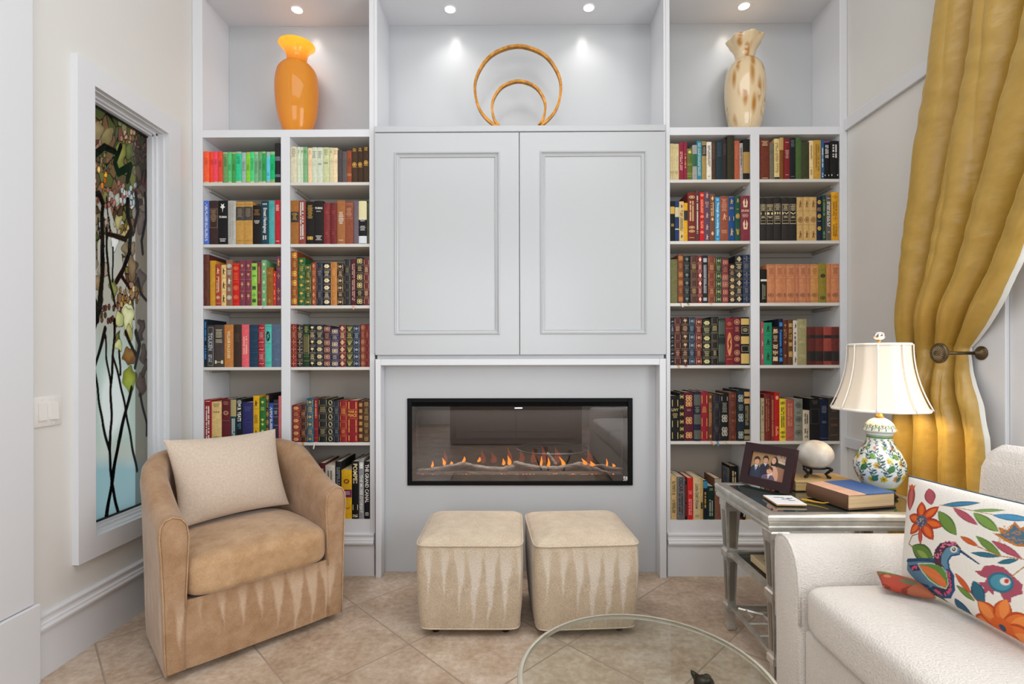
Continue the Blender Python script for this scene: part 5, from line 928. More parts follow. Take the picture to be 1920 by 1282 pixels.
linen = mat('beige_linen', '#cdbba9', .9, noise=.09, nscale=120, bump=.35, bscale=350, stretch=(1, 1, 1))
linen.node_tree.nodes['Principled BSDF'].inputs['Sheen Weight'].default_value = .2
def place_pillow(name, label, group, corners, T, m, colorfn=None, n=40, pinch=.05, cat='pillow', push=0, puff=.42):
    """corners TL TR BR BL of the middle plane"""
    TL, TR, BR, BL2 = [Vector(c) for c in corners]; vs_, fs, ab = pillow_pts(2, 2, 1, n, pinch, puff)
    cen = (TL + TR + BR + BL2) / 4; nrm = ((TR - TL).cross(TL - BL2)).normalized(); out = []
    for (x, y, z), (a, b, s) in zip(vs_, ab):
        u, v = (x + 1) / 2, (z + 1) / 2; p = BL2.lerp(BR, u).lerp(TL.lerp(TR, u), v); out.append(p + nrm * (-y * T) )
    base = min(out, key=lambda p: p.z); t = thing(name, label, cat, (cen.x, cen.y, base.z), 0, group); mb = MB().add(out, fs); mb.m = [0] * len(mb.f)
    o = part(mb, 'pillow_cover', m, t, True)
    return t, o, ab, out
c_, s_ = math.cos(math.radians(44.6)), math.sin(math.radians(44.6))
def ac(x, y, z): return (-1.312 + c_ * x - s_ * y, 2.336 + s_ * x + c_ * y, z)
t, o, ab, _ = place_pillow('throw_pillow', 'plain beige linen throw pillow leaning in the tan armchair', None, [ac(-.265, .135, .845), ac(.225, .150, .845), ac(.245, .015, .475), ac(-.235, -.010, .468)], .175, linen, n=48, pinch=.075, puff=.55)
# ---- cube ottomans
tweed = nap_mat('tan_tweed', '#c4b199', '#d8ccbe', '#b6a38a', 15, .04, .40, .2, weave=.07); tweed_t = nap_mat('tan_tweed_top', '#cfbfa8', '#d3c2aa', '#c2af97', 6, -3, -2, .2, weave=.05)
# a fine woven texture
for m in (tweed, tweed_t, linen):
    pass
def ottoman(loc, rz, lab):
    t = thing('ottoman', lab, 'ottoman', loc, rz, 'cube ottomans before the fireplace'); h = .232
    def sq(k, r=.05, n=64):
        out = []
        for i in range(n): a = 2 * PI * i / n + PI / n; c, s = math.cos(a), math.sin(a); e = .16; out.append((k * sgn(c, e), k * sgn(s, e)))
        return out
    mb = MB(); lv = [(.208, .036), (.219, .040), (.222, .06), (.229, .14), (.233, .22), (.235, .30), (.234, .37), (.229, .402)]
    vs_ = []; n = 64
    for k, z in lv: vs_ += [(x, y, z) for x, y in sq(k)]
    mb.add(vs_, [(j * n + i, j * n + (i + 1) % n, (j + 1) * n + (i + 1) % n, (j + 1) * n + i) for j in range(len(lv) - 1) for i in range(n)] + [tuple(range(n - 1, -1, -1))])
    part(mb, 'body', tweed, t, 45, world=False)
    mb = MB(); tv = [(.229, .403), (.2285, .409), (.214, .419), (.18, .430), (.13, .438), (.07, .443), (.01, .445)]; vs_ = []
    for k, z in tv: vs_ += [(x, y, z) for x, y in sq(k)]
    mb.add(vs_, [(j * n + i, j * n + (i + 1) % n, (j + 1) * n + (i + 1) % n, (j + 1) * n + i) for j in range(len(tv) - 1) for i in range(n)] + [tuple((len(tv) - 1) * n + i for i in range(n))])
    part(mb, 'top_panel', tweed_t, t, True, world=False)
    part(MB().tube([(x, y, .404) for x, y in sq(.232)], .0042, 8, closed=True), 'piping', tweed_t, t, True, world=False)
    part(MB().tube([(x, y, .040) for x, y in sq(.219)], .003, 6, closed=True), 'piping', tweed_t, t, True, world=False)
    for sx in (-1, 1):
        for sy in (-1, 1): part(MB().lathe([(.017, 0), (.021, .012), (.023, .036)], sx * .155, sy * .155, .0005, 18), 'foot', mat('dark_wood_foot', '#20120e', .35), t, True, world=False)
    return t
ottoman((-.203, 2.378, 0), 0, 'tan streaked cube ottoman nearer the velvet armchair, in front of the fireplace')
ottoman((.292, 2.380, 0), math.radians(4), 'tan streaked cube ottoman nearer the silver end table, seen partly through glass')
# ---- sofa
boucle = mat('cream_boucle', '#e0d9d2', .95, noise=.05, nscale=160, bump=1.0, bscale=190); boucle.node_tree.nodes['Principled BSDF'].inputs['Sheen Weight'].default_value = .25
SF = thing('sofa', 'cream boucle sofa along the window wall, its arm against the silver end table', 'sofa', (1.35, .55, 0))
ya0, ya1 = 1.625, 1.775
def armprof(k=1.0):
    pr = [(1.772, .03), (1.774, .30), (1.776, .52), (1.772, .572), (1.755, .596), (1.730, .603), (1.700, .598), (1.672, .580), (1.650, .548), (1.636, .51), (1.628, .45), (1.625, .34), (1.625, .03)]
    return [(1.70 + (a - 1.70) * k, .32 + (b - .32) * (1 - (1 - k) * .3)) for a, b in pr]
mb = MB(); st = [(.914, .80), (.917, .93), (.925, 1), (1.2, 1), (1.5, 1), (1.69, 1)]; n = 13
mb.add([(x, a, b) for x, k in st for a, b in armprof(k)], [(i * n + j, i * n + (j + 1) % n, (i + 1) * n + (j + 1) % n, (i + 1) * n + j) for i in range(len(st) - 1) for j in range(n)] + [tuple(range(n)), tuple((len(st) - 1) * n + j for j in range(n - 1, -1, -1))])
part(mb, 'arm', boucle, SF, 60)
mb = MB().tube([(.920, a, b) for a, b in armprof(.985)][1:12], .0045, 8); part(mb, 'welt', boucle, SF, True)
mb = MB().rbox(.930, 1.69, -.55, 1.620, .03, .335, .012, 3); part(mb, 'seat_base', boucle, SF, 50)
for (c0, c1) in ((.68, 1.612), (-.36, .67)):
    mb = MB(); sellip(mb, (1.215, (c0 + c1) / 2, .413), .305, (c1 - c0) / 2, .082, .30, .14, 96, 26, fn=lambda x, y, z: (x, y, z + (.010 * (1 - (x / .31) ** 2) if z > 0 else 0))); part(mb, 'seat_cushion', boucle, SF, True)
mb = MB()
def backp(u, v):
    pr = [(1.530, .34), (1.512, .55), (1.505, .75), (1.515, .86), (1.545, .912), (1.58, .930), (1.62, .925), (1.66, .905), (1.68, .86), (1.69, .6), (1.695, .34)]
    k = v * (len(pr) - 1); i = min(int(k), len(pr) - 2); f = k - i; x = pr[i][0] + (pr[i + 1][0] - pr[i][0]) * f; z = pr[i][1] + (pr[i + 1][1] - pr[i][1]) * f
    dd = 2.05 * u ** 2.2; q = max(0, 1 - dd / .055); e = 1 - math.sqrt(max(0, 1 - q * q))
    return (x + (1.60 - x) * .55 * e, 1.668 - dd, z - max(0, z - .80) * .42 * e)
mb.grid(90, 31, backp); k = len(mb.v)
mb.f.append(tuple(j * 90 for j in range(31))); mb.m.append(0); mb.f.append(tuple(j * 90 + 89 for j in range(30, -1, -1))); mb.m.append(0)
part(mb, 'back', boucle, SF, 60)
part(MB().rbox(.92, 1.69, -.62, -.42, .03, .60, .04, 4), 'arm', boucle, SF, 60)
for x in (.98, 1.64):
    for y in (-.5, 1.70): part(MB().lathe([(.02, 0), (.026, .035)], x, y, .0005, 14), 'foot', mat('dark_wood_foot', '#20120e', .35), SF, True)
# ---- embroidered pillow: pattern rectified onto the pillow plane
cors = [(1.275, 1.630, .826), (1.320, 1.08, .845), (1.225, 1.08, .520), (1.212, 1.580, .516)]
sz = attr_mat('embroidered_cotton', .85, bump=.4, bscale=260); SZN = 320
def sz_paint(Xp, Yp, base='#ece6de'):
    p = Paint(Xp, Yp, base); R1, R2, OR, YE = '#b8341c', '#8c2418', '#e06a20', '#f0a030'; TE, NV, GR, GD, PK, MG = '#2c6c80', '#1c4468', '#6c8c3c', '#4a6a30', '#b05060', '#8a3050'
    p.petal(235, 100, 235, 285, 34, '#a8483c', '#8a3830'); p.poly([(208, 100), (222, 112), (232, 98), (244, 112), (260, 100), (255, 130), (215, 130)], '#d0582c')
    p.petal(345, 120, 390, 240, 34, '#b0505c', '#90384c'); p.petal(235, 285, 240, 120, 14, '#c0645c')
    cx, cy = 333, 355
    for a, l, w_ in ((-95, 135, 34), (-45, 150, 34), (12, 155, 36), (55, 155, 38), (135, 120, 30), (200, 105, 34)):
        r = math.radians(a); x1, y1 = cx + l * math.cos(r), cy + l * math.sin(r); p.petal(cx, cy, x1, y1, w_, '#c8421c', R2); p.petal(cx + .25 * (x1 - cx), cy + .25 * (y1 - cy), cx + .85 * (x1 - cx), cy + .85 * (y1 - cy), w_ * .5, OR)
    p.petal(325, 395, 330, 510, 16, '#c04a3c', '#a03028'); p.ell(cx, cy, 40, 42, 0, '#5a5a66', soft=.15)
    rr = np.random.default_rng(2)
    for k in range(40): a, q = rr.uniform(0, 6.28), rr.uniform(0, 34); p.ell(cx + q * math.cos(a), cy + q * math.sin(a), 4, 4, 0, '#b8a8b0' if k % 2 else '#3a3c58', soft=.4)
    p.petal(450, 240, 670, 200, 20, '#3c7ea0', NV); p.petal(440, 280, 575, 450, 40, GR, GD); p.petal(525, 250, 700, 372, 24, PK, MG); p.line([(440, 238), (560, 250), (700, 275), (800, 290)], 5, '#b88a50')
    p.petal(640, 265, 830, 245, 14, '#7c9c60'); p.petal(655, 280, 835, 415, 34, '#7a9a48', GD); p.petal(770, 290, 1010, 312, 26, '#4a90b8', '#2c6c98'); p.petal(1000, 280, 1300, 330, 30, PK, MG)
    p.poly([(800, 425), (850, 430), (825, 378), (885, 400), (915, 330), (960, 380), (1020, 340), (1060, 520), (960, 520), (880, 480)], '#b8702c'); p.poly([(835, 430), (870, 425), (860, 395), (895, 415), (920, 355), (960, 400), (1010, 370), (1040, 500), (960, 505), (890, 465)], '#4c6c80')
    for k in range(90): p.ell(rr.uniform(840, 1040), rr.uniform(370, 510), 5, 5, 0, '#c88038', .8, soft=.5)
    p.petal(600, 455, 720, 525, 18, '#c85c28', '#a84018'); p.petal(700, 450, 870, 590, 26, '#6c8c3c', GD); p.petal(800, 482, 1000, 605, 26, PK, MG); p.line([(715, 525), (860, 590), (1000, 610), (1200, 640)], 7, '#b07838'); p.petal(675, 570, 860, 595, 18, TE, NV); p.petal(845, 640, 980, 615, 18, TE, NV)
    # stem and leaf by the bird
    p.line([(310, 440), (265, 450), (235, 500), (275, 530)], 7, '#8a6a30'); p.petal(262, 515, 420, 615, 56, '#5c7c34', '#3c5c28'); p.petal(300, 545, 380, 600, 18, '#88a048')
    # bird
    body = [(215, 600), (420, 610), (500, 640), (540, 700), (535, 790), (490, 840), (420, 832), (350, 790), (270, 745), (215, 680), (200, 655)]
    p.poly([(215, 590), (430, 602), (420, 632), (215, 622)], NV); p.poly(body, '#56809c'); p.line([(215, 604), (330, 608), (430, 622)], 16, NV); p.line([(500, 640), (545, 720), (530, 800), (480, 838), (400, 828), (340, 785)], 20, '#1c4c78')
    p.poly([(505, 640), (535, 700), (528, 780), (485, 825), (420, 822), (360, 780), (375, 765), (440, 790), (490, 780), (505, 720)], '#3c2c40'); p.poly([(220, 632), (290, 632), (310, 670), (245, 668)], '#3c2c40')
    for k in range(26): a = rr.uniform(0, 1); p.ell(370 + 150 * a + rr.uniform(-6, 6), 785 + 35 * math.sin(a * PI) + rr.uniform(-8, 8), 7, 8, 0, '#d0507a', soft=.3)
    for k in range(10): p.ell(515 + rr.uniform(-8, 10), 690 + k * 10, 6, 7, 0, '#d0507a', soft=.3)
    for k in range(8): p.ell(235 + rr.uniform(0, 55), 640 + rr.uniform(0, 22), 6, 7, 0, '#d0507a', soft=.3)
    p.poly([(295, 625), (400, 630), (470, 650), (505, 700), (500, 770), (470, 795), (420, 775), (360, 735), (320, 680)], '#c8d0b8'); p.poly([(302, 632), (400, 636), (470, 655), (500, 700), (496, 768), (470, 785), (420, 768), (365, 728), (330, 680)], '#5c8a3c'); p.poly([(305, 636), (370, 650), (430, 680), (480, 740), (485, 780), (440, 775), (380, 725), (335, 680)], '#e0703c')
    for k in range(12): p.line([(330 + 13 * k, 655 + 8 * k), (350 + 12 * k, 690 + 7 * k)], 4, '#d89048', .7)
    p.poly([(425, 640), (420, 590), (435, 545), (470, 505), (530, 492), (580, 505), (610, 540), (605, 575), (560, 590), (530, 600), (515, 650), (480, 660)], '#4a2838')
    for k in range(40):
        a = rr.uniform(0, 1); p.ell(440 + 130 * a + rr.uniform(-12, 12), 590 - 90 * math.sin(min(1, a * 1.6) * PI / 2) + rr.uniform(-10, 26), 6, 5, 0, '#d87090', soft=.3)
    p.poly([(470, 640), (480, 580), (510, 540), (560, 520), (605, 540), (600, 580), (545, 590), (525, 620), (520, 680), (490, 660)], '#5c88a0'); p.line([(525, 690), (520, 620), (545, 588), (600, 578)], 12, '#1c4c78'); p.ell(563, 546, 24, 22, 0, '#e8e0d0'); p.ell(563, 546, 13, 13, 0, '#2c3c50'); p.ell(561, 543, 5, 5, 0, '#e0e0e0')
    p.poly([(595, 560), (610, 548), (735, 645), (722, 646)], '#1c4468'); p.line([(335, 765), (270, 745), (250, 740)], 16, '#1c4c78'); p.line([(360, 780), (310, 785), (295, 815)], 16, '#1c4c78'); p.line([(240, 740), (235, 770), (262, 790)], 8, '#c88828'); p.line([(262, 785), (300, 830), (318, 878)], 9, '#a87428')
    p.petal(335, 808, 440, 925, 38, '#6a7c4c', '#4a5c38'); p.petal(515, 850, 545, 1020, 56, '#2c5c78', NV); p.petal(560, 700, 655, 835, 20, '#d0582c', '#a84018'); p.petal(555, 775, 665, 880, 20, '#6c8c3c', GD); p.petal(680, 755, 725, 905, 48, '#2c6478', NV); p.line([(655, 835), (690, 890)], 5, '#b05030')
    p.poly([(695, 690), (740, 690), (760, 660), (820, 652), (890, 670), (960, 740), (1010, 790), (1000, 850), (930, 870), (915, 905), (870, 880), (850, 830), (820, 820), (805, 850), (780, 820), (750, 840), (745, 800), (710, 765), (760, 765), (775, 740), (740, 730)], '#a84c60'); p.ell(865, 770, 88, 68, 15, '#2c6880'); p.ell(865, 770, 70, 52, 15, '#4a90a4'); p.ell(895, 765, 34, 26, 10, '#e8e0d8'); p.ell(905, 762, 17, 15, 0, '#c83c34')
    p.line([(935, 735), (1000, 680), (1050, 640)], 8, '#a87838'); cx, cy = 800, 1045
    for a, l, w_ in ((-165, 250, 62), (-125, 200, 66), (-60, 190, 70), (-5, 260, 72), (30, 300, 80), (75, 150, 60), (140, 190, 56)):
        r = math.radians(a); x1, y1 = cx + l * math.cos(r), cy + l * math.sin(r); p.petal(cx, cy, x1, y1, w_, '#e0702c', '#b84818'); p.petal(cx + .3 * (x1 - cx), cy + .3 * (y1 - cy), x1, y1, w_ * .5, '#f0944a', al=.7)
    p.ell(cx, cy, 90, 60, 20, '#d86020'); p.ell(cx, cy, 28, 20, 20, '#3c4c68'); p.petal(440, 920, 470, 980, 30, '#5a6a50'); p.petal(1040, 900, 1200, 1080, 60, TE, NV); p.petal(1080, 700, 1260, 820, 60, R1, R2); p.petal(1060, 1150, 1300, 1200, 50, GR, GD)
    return p.c
n = SZN
t, o, ab, out = place_pillow('throw_pillow', 'white throw pillow embroidered with a blue bird and orange flowers on the sofa', 'embroidered pillows on the sofa', cors, .125, sz, n=n, pinch=.03, puff=.5)
P3 = np.array([tuple(v) for v in out]); front = np.array([s for a, b, s in ab]) ; AB = np.array([(a, b) for a, b, s in ab])
# the pattern lies in the pillow's own plane, found once from its four corners
# (a plane-to-plane map fitted over the puffed front, so the motifs sit undistorted in the cloth)
_f = (front < 0) & (np.abs(AB[:, 0]) < .93) & (np.abs(AB[:, 1]) < .93) & (P3[:, 1] > 1.2); _q = (proj(P3[_f]) - np.array([1640, 880])) * 3.56; _a = AB[_f]; _A, _b = [], []
_o = np.ones(len(_a)); _z = np.zeros(len(_a)); _A = np.vstack([np.stack([_a[:, 0], _a[:, 1], _o, _z, _z, _z, -_q[:, 0] * _a[:, 0], -_q[:, 0] * _a[:, 1]], 1), np.stack([_z, _z, _z, _a[:, 0], _a[:, 1], _o, -_q[:, 1] * _a[:, 0], -_q[:, 1] * _a[:, 1]], 1)])
_h = np.append(np.linalg.lstsq(_A, np.concatenate([_q[:, 0], _q[:, 1]]), rcond=None)[0], 1).reshape(3, 3); _d = _h[2, 0] * AB[:, 0] + _h[2, 1] * AB[:, 1] + 1
Xq, Yq = (_h[0, 0] * AB[:, 0] + _h[0, 1] * AB[:, 1] + _h[0, 2]) / _d, (_h[1, 0] * AB[:, 0] + _h[1, 1] * AB[:, 1] + _h[1, 2]) / _d; col = sz_paint(Xq, Yq); fs_ = (P3[:, 0] <= np.array([ (Vector(cors[3]).lerp(Vector(cors[2]), .5)).x + .5] )) 
setpaint(o, col)
e_pts = []
for k in range(60): a = -1 + 2 * k / 59; i = min(range(n), key=lambda i: abs(math.sin((2 * i / (n - 1) - 1) * PI / 2) - a)); e_pts.append(out[(n - 1) * n + i])
part(MB().tube(e_pts, .0035, 6), 'piping', mat('slate_piping', '#4c5a68', .8), t, True)
cor2 = [(1.105, 1.520, .540), (1.235, 1.555, .545), (1.235, 1.05, .545), (1.135, 1.02, .540)]
t, o, ab, out = place_pillow('throw_pillow', 'second embroidered pillow lying flat beneath the bird pillow, only its rust corner showing', 'embroidered pillows on the sofa', [(1.150, 1.602, .528), (1.225, 1.50, .528), (1.195, 1.43, .526), (1.095, 1.50, .526)], .038, sz, n=70, pinch=.03, puff=.36)
AB = np.array([(a, b) for a, b, s in ab]); p = Paint((AB[:, 0] + 1) * 200, (AB[:, 1] + 1) * 100, '#a0583c'); p.petal(-60, 70, 260, 60, 90, '#a8402c', '#7c2c20'); p.petal(-10, 160, 180, 150, 26, '#5c7c3c', '#3c5c28'); p.petal(140, 60, 300, 80, 30, '#5a6a48'); p.ell(60, 100, 30, 20, 0, '#c87850'); setpaint(o, p.c)
# ---- round glass table
gmat = bpy.data.materials.new('clear_table_glass'); gmat.use_nodes = True; nt = gmat.node_tree; nt.nodes.remove(nt.nodes['Principled BSDF']); tp = nt.nodes.new('ShaderNodeBsdfTransparent'); tp.inputs[0].default_value = (.93, .955, .93, 1); gg = nt.nodes.new('ShaderNodeBsdfGlossy'); gg.inputs['Roughness'].default_value = .02
lw = nt.nodes.new('ShaderNodeFresnel'); lw.inputs[0].default_value = 1.35; mx = nt.nodes.new('ShaderNodeMixShader'); nt.links.new(lw.outputs[0], mx.inputs[0]); nt.links.new(tp.outputs[0], mx.inputs[1]); nt.links.new(gg.outputs[0], mx.inputs[2]); nt.links.new(mx.outputs[0], nt.nodes['Material Output'].inputs[0])
gedge = mat('glass_edge', '#b9b8a6', .25, alpha=1) if False else mat('glass_edge', '#d8d4c4', .15)
gedge.node_tree.nodes['Principled BSDF'].inputs['Transmission Weight'].default_value = .5
GC = (.320, 1.235, .42)
t = thing('glass_table', 'low round clear glass side table on dark bronze legs, before the ottomans', 'side table', (GC[0], GC[1], 0))
R = .318
mb = MB(); n = 96
mb.lathe([(.001, -.012), (R - .012, -.012)], *GC, n=n, caps=False); mb.lathe([(R - .012, 0), (.001, 0)], *GC, n=n, caps=False); part(mb, 'glass_top', gmat, t, True)
part(MB().lathe([(R - .012, -.012), (R - .003, -.0115), (R, -.008), (R, -.004), (R - .003, -.0008), (R - .012, 0)], *GC, n=n, caps=False), 'glass_rim', gedge, t, True)
brz = mat('dark_bronze', '#3c3a36', .3, .85)
for a in (12.7, -107, 200):
    r = math.radians(a); dx, dy = math.cos(r), math.sin(r); at_ = lambda q, z: (GC[0] + dx * q, GC[1] + dy * q, z)
    leg = part(MB().tube([at_(.24, .012), at_(.20, .03), at_(.12, .12), at_(.10, .22), at_(.15, .33), at_(.16, .375)], lambda s: .011 - .004 * s, 10), 'leg', brz, t, True)
    c = at_(.16, .385); mb = MB(); sellip(mb, c, .026, .020, .020, 1, 1, 18, 10); sellip(mb, (c[0] + .012, c[1] + .012, c[2] + .004), .012, .012, .012, 1, 1, 12, 8)
    mb.tube([(c[0] - .016, c[1] + .008, c[2] + .010), (c[0] - .024, c[1] + .016, c[2] + .018), (c[0] - .026, c[1] + .020, c[2] + .0215)], lambda s: .009 * (1 - s) + .0012, 8)
    part(mb, 'finial', brz, t, True, parent=leg)
# ------------------------------------------------------------------ silver end table and what stands on it
silv = mat('silver_leaf', '#c9c7c0', .30, .7, noise=.25, nscale=14, bump=.15, bscale=40)
TX0, TX1, TY0, TY1, TZ = .905, 1.60, 1.800, 2.285, .645
t = thing('end_table', 'silver leaf end table with glass top, beside the sofa arm', 'table', ((TX0 + TX1) / 2, (TY0 + TY1) / 2, 0)); ET = t
def frame_ring(mb, prof, x0, x1, y0, y1):
    """sweep a profile (inset, z) round a rectangle"""
    n = len(prof); vs_ = []
    for cx_, cy_, sx, sy in ((x0, y0, 1, 1), (x1, y0, -1, 1), (x1, y1, -1, -1), (x0, y1, 1, -1)): vs_ += [(cx_ + sx * a, cy_ + sy * a, z) for a, z in prof]
    mb.add(vs_, [(k * n + i, k * n + (i + 1) % n, ((k + 1) % 4) * n + (i + 1) % n, ((k + 1) % 4) * n + i) for k in range(4) for i in range(n)]); return mb
part(frame_ring(MB(), [(.006, TZ - .058), (.004, TZ - .046), (.010, TZ - .042), (.008, TZ - .030), (.001, TZ - .020), (0, TZ - .008), (.006, TZ - .002), (.012, TZ), (.040, TZ), (.044, TZ - .003), (.044, TZ - .05), (.03, TZ - .058)], TX0, TX1, TY0, TY1), 'top_frame', silv, t)
mirror = mat('dark_mirror_glass', '#2c3c3a', .05, .0, **{'Specular IOR Level': 1.0, 'Coat Weight': 1.0, 'Coat Roughness': .02})
part(MB().box(TX0 + .0445, TX1 - .0445, TY0 + .0445, TY1 - .0445, TZ - .012, TZ - .0025), 'glass_top', mirror, t)
def sqt(mb, cx_, cy_, lv):
    vs_ = []
    for k, z in lv: vs_ += [(cx_ - k, cy_ - k, z), (cx_ + k, cy_ - k, z), (cx_ + k, cy_ + k, z), (cx_ - k, cy_ + k, z)]
    return mb.add(vs_, [(j * 4 + i, j * 4 + (i + 1) % 4, (j + 1) * 4 + (i + 1) % 4, (j + 1) * 4 + i) for j in range(len(lv) - 1) for i in range(4)] + [(3, 2, 1, 0), tuple((len(lv) - 1) * 4 + i for i in range(4))])
for cx_ in (TX0 + .052, TX1 - .052):
    for cy_ in (TY0 + .046, TY1 - .046):
        lv = [(.011, .0), (.017, .004), (.018, .018), (.013, .030), (.016, .078), (.018, .084), (.024, .088), (.024, .112), (.018, .118), (.0175, .125), (.0225, .318), (.027, .322), (.029, .330), (.029, .352), (.024, .358), (.0225, .362), (.0315, .545), (.034, .552), (.034, .575), (.030, .582), (.028, TZ - .0585)]
        lg = part(sqt(MB(), cx_, cy_, lv), 'leg', silv, t)
        mb = MB()
        for (dx_, dy_) in ((0, -1), (-1, 0)):   # fluted panels on the faces
            for (z0, z1, k0, k1) in ((.372, .535, .0235, .0305), (.134, .308, .0185, .0220)):
                pts = []
                for z, k in ((z0, k0), (z1, k1)):
                    e = k + .0012
                    for s in (-1, 1): pts.append((cx_ + (dx_ * e if dx_ else s * k * .55), cy_ + (dy_ * e if dy_ else s * k * .55), z))
                mb.add(pts, [(0, 1, 3, 2)])
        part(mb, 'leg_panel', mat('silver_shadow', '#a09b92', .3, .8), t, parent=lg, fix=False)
for (z0, z1) in ((.326, .350),):
    part(frame_ring(MB(), [(0, z0), (0, z1), (.022, z1), (.022, z0)], TX0 + .045, TX1 - .045, TY0 + .038, TY1 - .038), 'shelf_frame', silv, t)
sg = part(MB().box(TX0 + .068, TX1 - .068, TY0 + .061, TY1 - .061, .336, .342), 'shelf_glass', gmat, t)
part(frame_ring(MB(), [(0, .094), (0, .108), (.012, .108), (.012, .094)], TX0 + .050, TX1 - .050, TY0 + .044, TY1 - .044), 'stretcher_frame', silv, t)
mb = MB(); bx = lambda a, b: mb.tube([(a[0], a[1], .101), (b[0], b[1], .101)], .0055, 4)
x0, x1, y0, y1 = TX0 + .062, TX1 - .062, TY0 + .056, TY1 - .056; xm, ym = (x0 + x1) / 2, (y0 + y1) / 2
for sx in (-1, 1):
    for sy in (-1, 1):
        ex, ey = (x0 if sx < 0 else x1), (y0 if sy < 0 else y1); g = lambda a, b: (ex + (xm - ex) * a, ey + (ym - ey) * b)
        for a, b in (((0, 0), (.35, .35)), ((.35, .35), (.35, .75)), ((.35, .75), (0, .75)), ((.35, .35), (.7, .35)), ((.7, .35), (.7, 0)), ((.35, .75), (.6, 1)), ((.7, .35), (1, .6)), ((.15, .15), (.15, .5)), ((.15, .15), (.5, .15))): bx(g(*a), g(*b))
part(mb, 'fretwork', silv, t, 30)
# box on the lower shelf
p = (1.02, 2.02); t = thing('decorated_box', 'pale box with a dark leaf pattern on the lower shelf of the end table', 'box', (1.06, 2.05, .3425))
part(MB().rbox(1.0, 1.16, 1.97, 2.14, .343, .372, .003), 'box_body', mat('box_cream', '#cdb993', .6), t)
mb = MB(); rr = random.Random(9)
for k in range(26):
    x, y, a = rr.uniform(1.01, 1.15), rr.uniform(1.98, 2.13), rr.uniform(0, 6); dx_, dy_ = .011 * math.cos(a), .011 * math.sin(a); mb.add([(x - dx_, y - dy_, .3725), (x - dy_ * .35, y + dx_ * .35, .3725), (x + dx_, y + dy_, .3725), (x + dy_ * .35, y - dx_ * .35, .3725)], [(0, 1, 2, 3)])
part(mb, 'leaf_print', mat('print_green', '#3c4a3c', .7), t, fix=False)
# photo frame
A_, B_ = Vector((1.006, 2.262, TZ + .0078)), Vector((1.126, 2.066, TZ + .0078)); ex = (B_ - A_).normalized(); nb = Vector((-ex.y, ex.x, 0)); nb = nb if nb.x > 0 else -nb
ang = math.radians(17); up = (nb * math.sin(ang) + Vector((0, 0, 1)) * math.cos(ang)); ny = ex.cross(up).normalized(); ny = ny if ny.dot(Vector((1, 1, 0))) > 0 else -ny
FWd, FHt = (B_ - A_).length, .183
t = thing('photo_frame', 'dark purple picture frame with a family portrait, leaning on the end table', 'picture frame', tuple(A_.lerp(B_, .5)))
FR = lambda a, b, d: A_ + ex * a + up * b + ny * d
fm = mat('dark_plum_wood', '#2c1218', .35); bw = .036; mb = MB()
def slab(mb, poly, d0, d1):
    n = len(poly); mb.add([FR(a, b, d0) for a, b in poly] + [FR(a, b, d1) for a, b in poly], [(i, (i + 1) % n, n + (i + 1) % n, n + i) for i in range(n)] + [tuple(range(n)), tuple(range(2 * n - 1, n - 1, -1))])
o0 = [(0, 0), (FWd, 0), (FWd, FHt), (0, FHt)]; i0 = [(bw, bw), (FWd - bw, bw), (FWd - bw, FHt - bw), (bw, FHt - bw)]
for k in range(4): slab(mb, [o0[k], o0[(k + 1) % 4], i0[(k + 1) % 4], i0[k]], 0, .022)
part(mb, 'frame', fm, t)
mb = MB(); slab(mb, [(bw - .004, bw - .004), (FWd - bw + .004, bw - .004), (FWd - bw + .004, FHt - bw + .004), (bw - .004, FHt - bw + .004)], .012, .0135); part(mb, 'backing', mat('backing_black', '#15100f', .8), t)
mb = MB(); s0 = FR(FWd * .5, FHt * .6, .022); mb.add([FR(FWd * .46, FHt * .72, .022), FR(FWd * .54, FHt * .72, .022), Vector((s0.x, s0.y, 0)) + nb * .060 + ex * .01 + Vector((0, 0, TZ + .001)), Vector((s0.x, s0.y, 0)) + nb * .060 - ex * .01 + Vector((0, 0, TZ + .001))], [(0, 1, 2, 3)]); part(mb, 'easel_back', fm, t, fix=False)
nx_, ny_ = 150, 108; a_ = np.linspace(0, 1, nx_); b_ = np.linspace(0, 1, ny_); AA, BB = np.meshgrid(a_, b_)
# portrait, in a 640 x 470 drawing space with y down
pp = Paint(AA * 640, (1 - BB) * 470, '#a8845c'); pp.put(np.clip((AA * 640 - 400) / 60, 0, 1), '#9a7a5c'); pp.poly([(450, 0), (640, 0), (640, 130), (450, 100)], '#b89c84'); pp.poly([(440, 95), (640, 135), (640, 165), (440, 130)], '#d8c0a0'); pp.poly([(430, 135), (640, 170), (640, 240), (430, 200)], '#28201c'); pp.poly([(430, 220), (640, 250), (640, 470), (430, 470)], '#a07058')
for k in range(6): pp.line([(440, 250 + 36 * k), (640, 280 + 36 * k)], 3, '#80543c', .6)
for k in range(14): pp.ell(470 + (k * 53) % 160, 20 + (k * 37) % 80, 16, 9, k * 40, '#8a5a4a' if k % 2 else '#d0b8a0', .7, soft=.6)
pp.poly([(170, 470), (180, 230), (230, 190), (330, 190), (350, 250), (340, 470)], '#252a3c'); pp.ell(262, 110, 52, 62, 0, '#2a1a14'); pp.ell(262, 128, 40, 50, 0, '#d49a7c'); pp.poly([(225, 70), (300, 70), (300, 100), (262, 92), (225, 104)], '#2a1a14'); pp.poly([(232, 185), (292, 185), (268, 240)], '#e0e0e4'); pp.line([(262, 195), (258, 250)], 9, '#181c28')
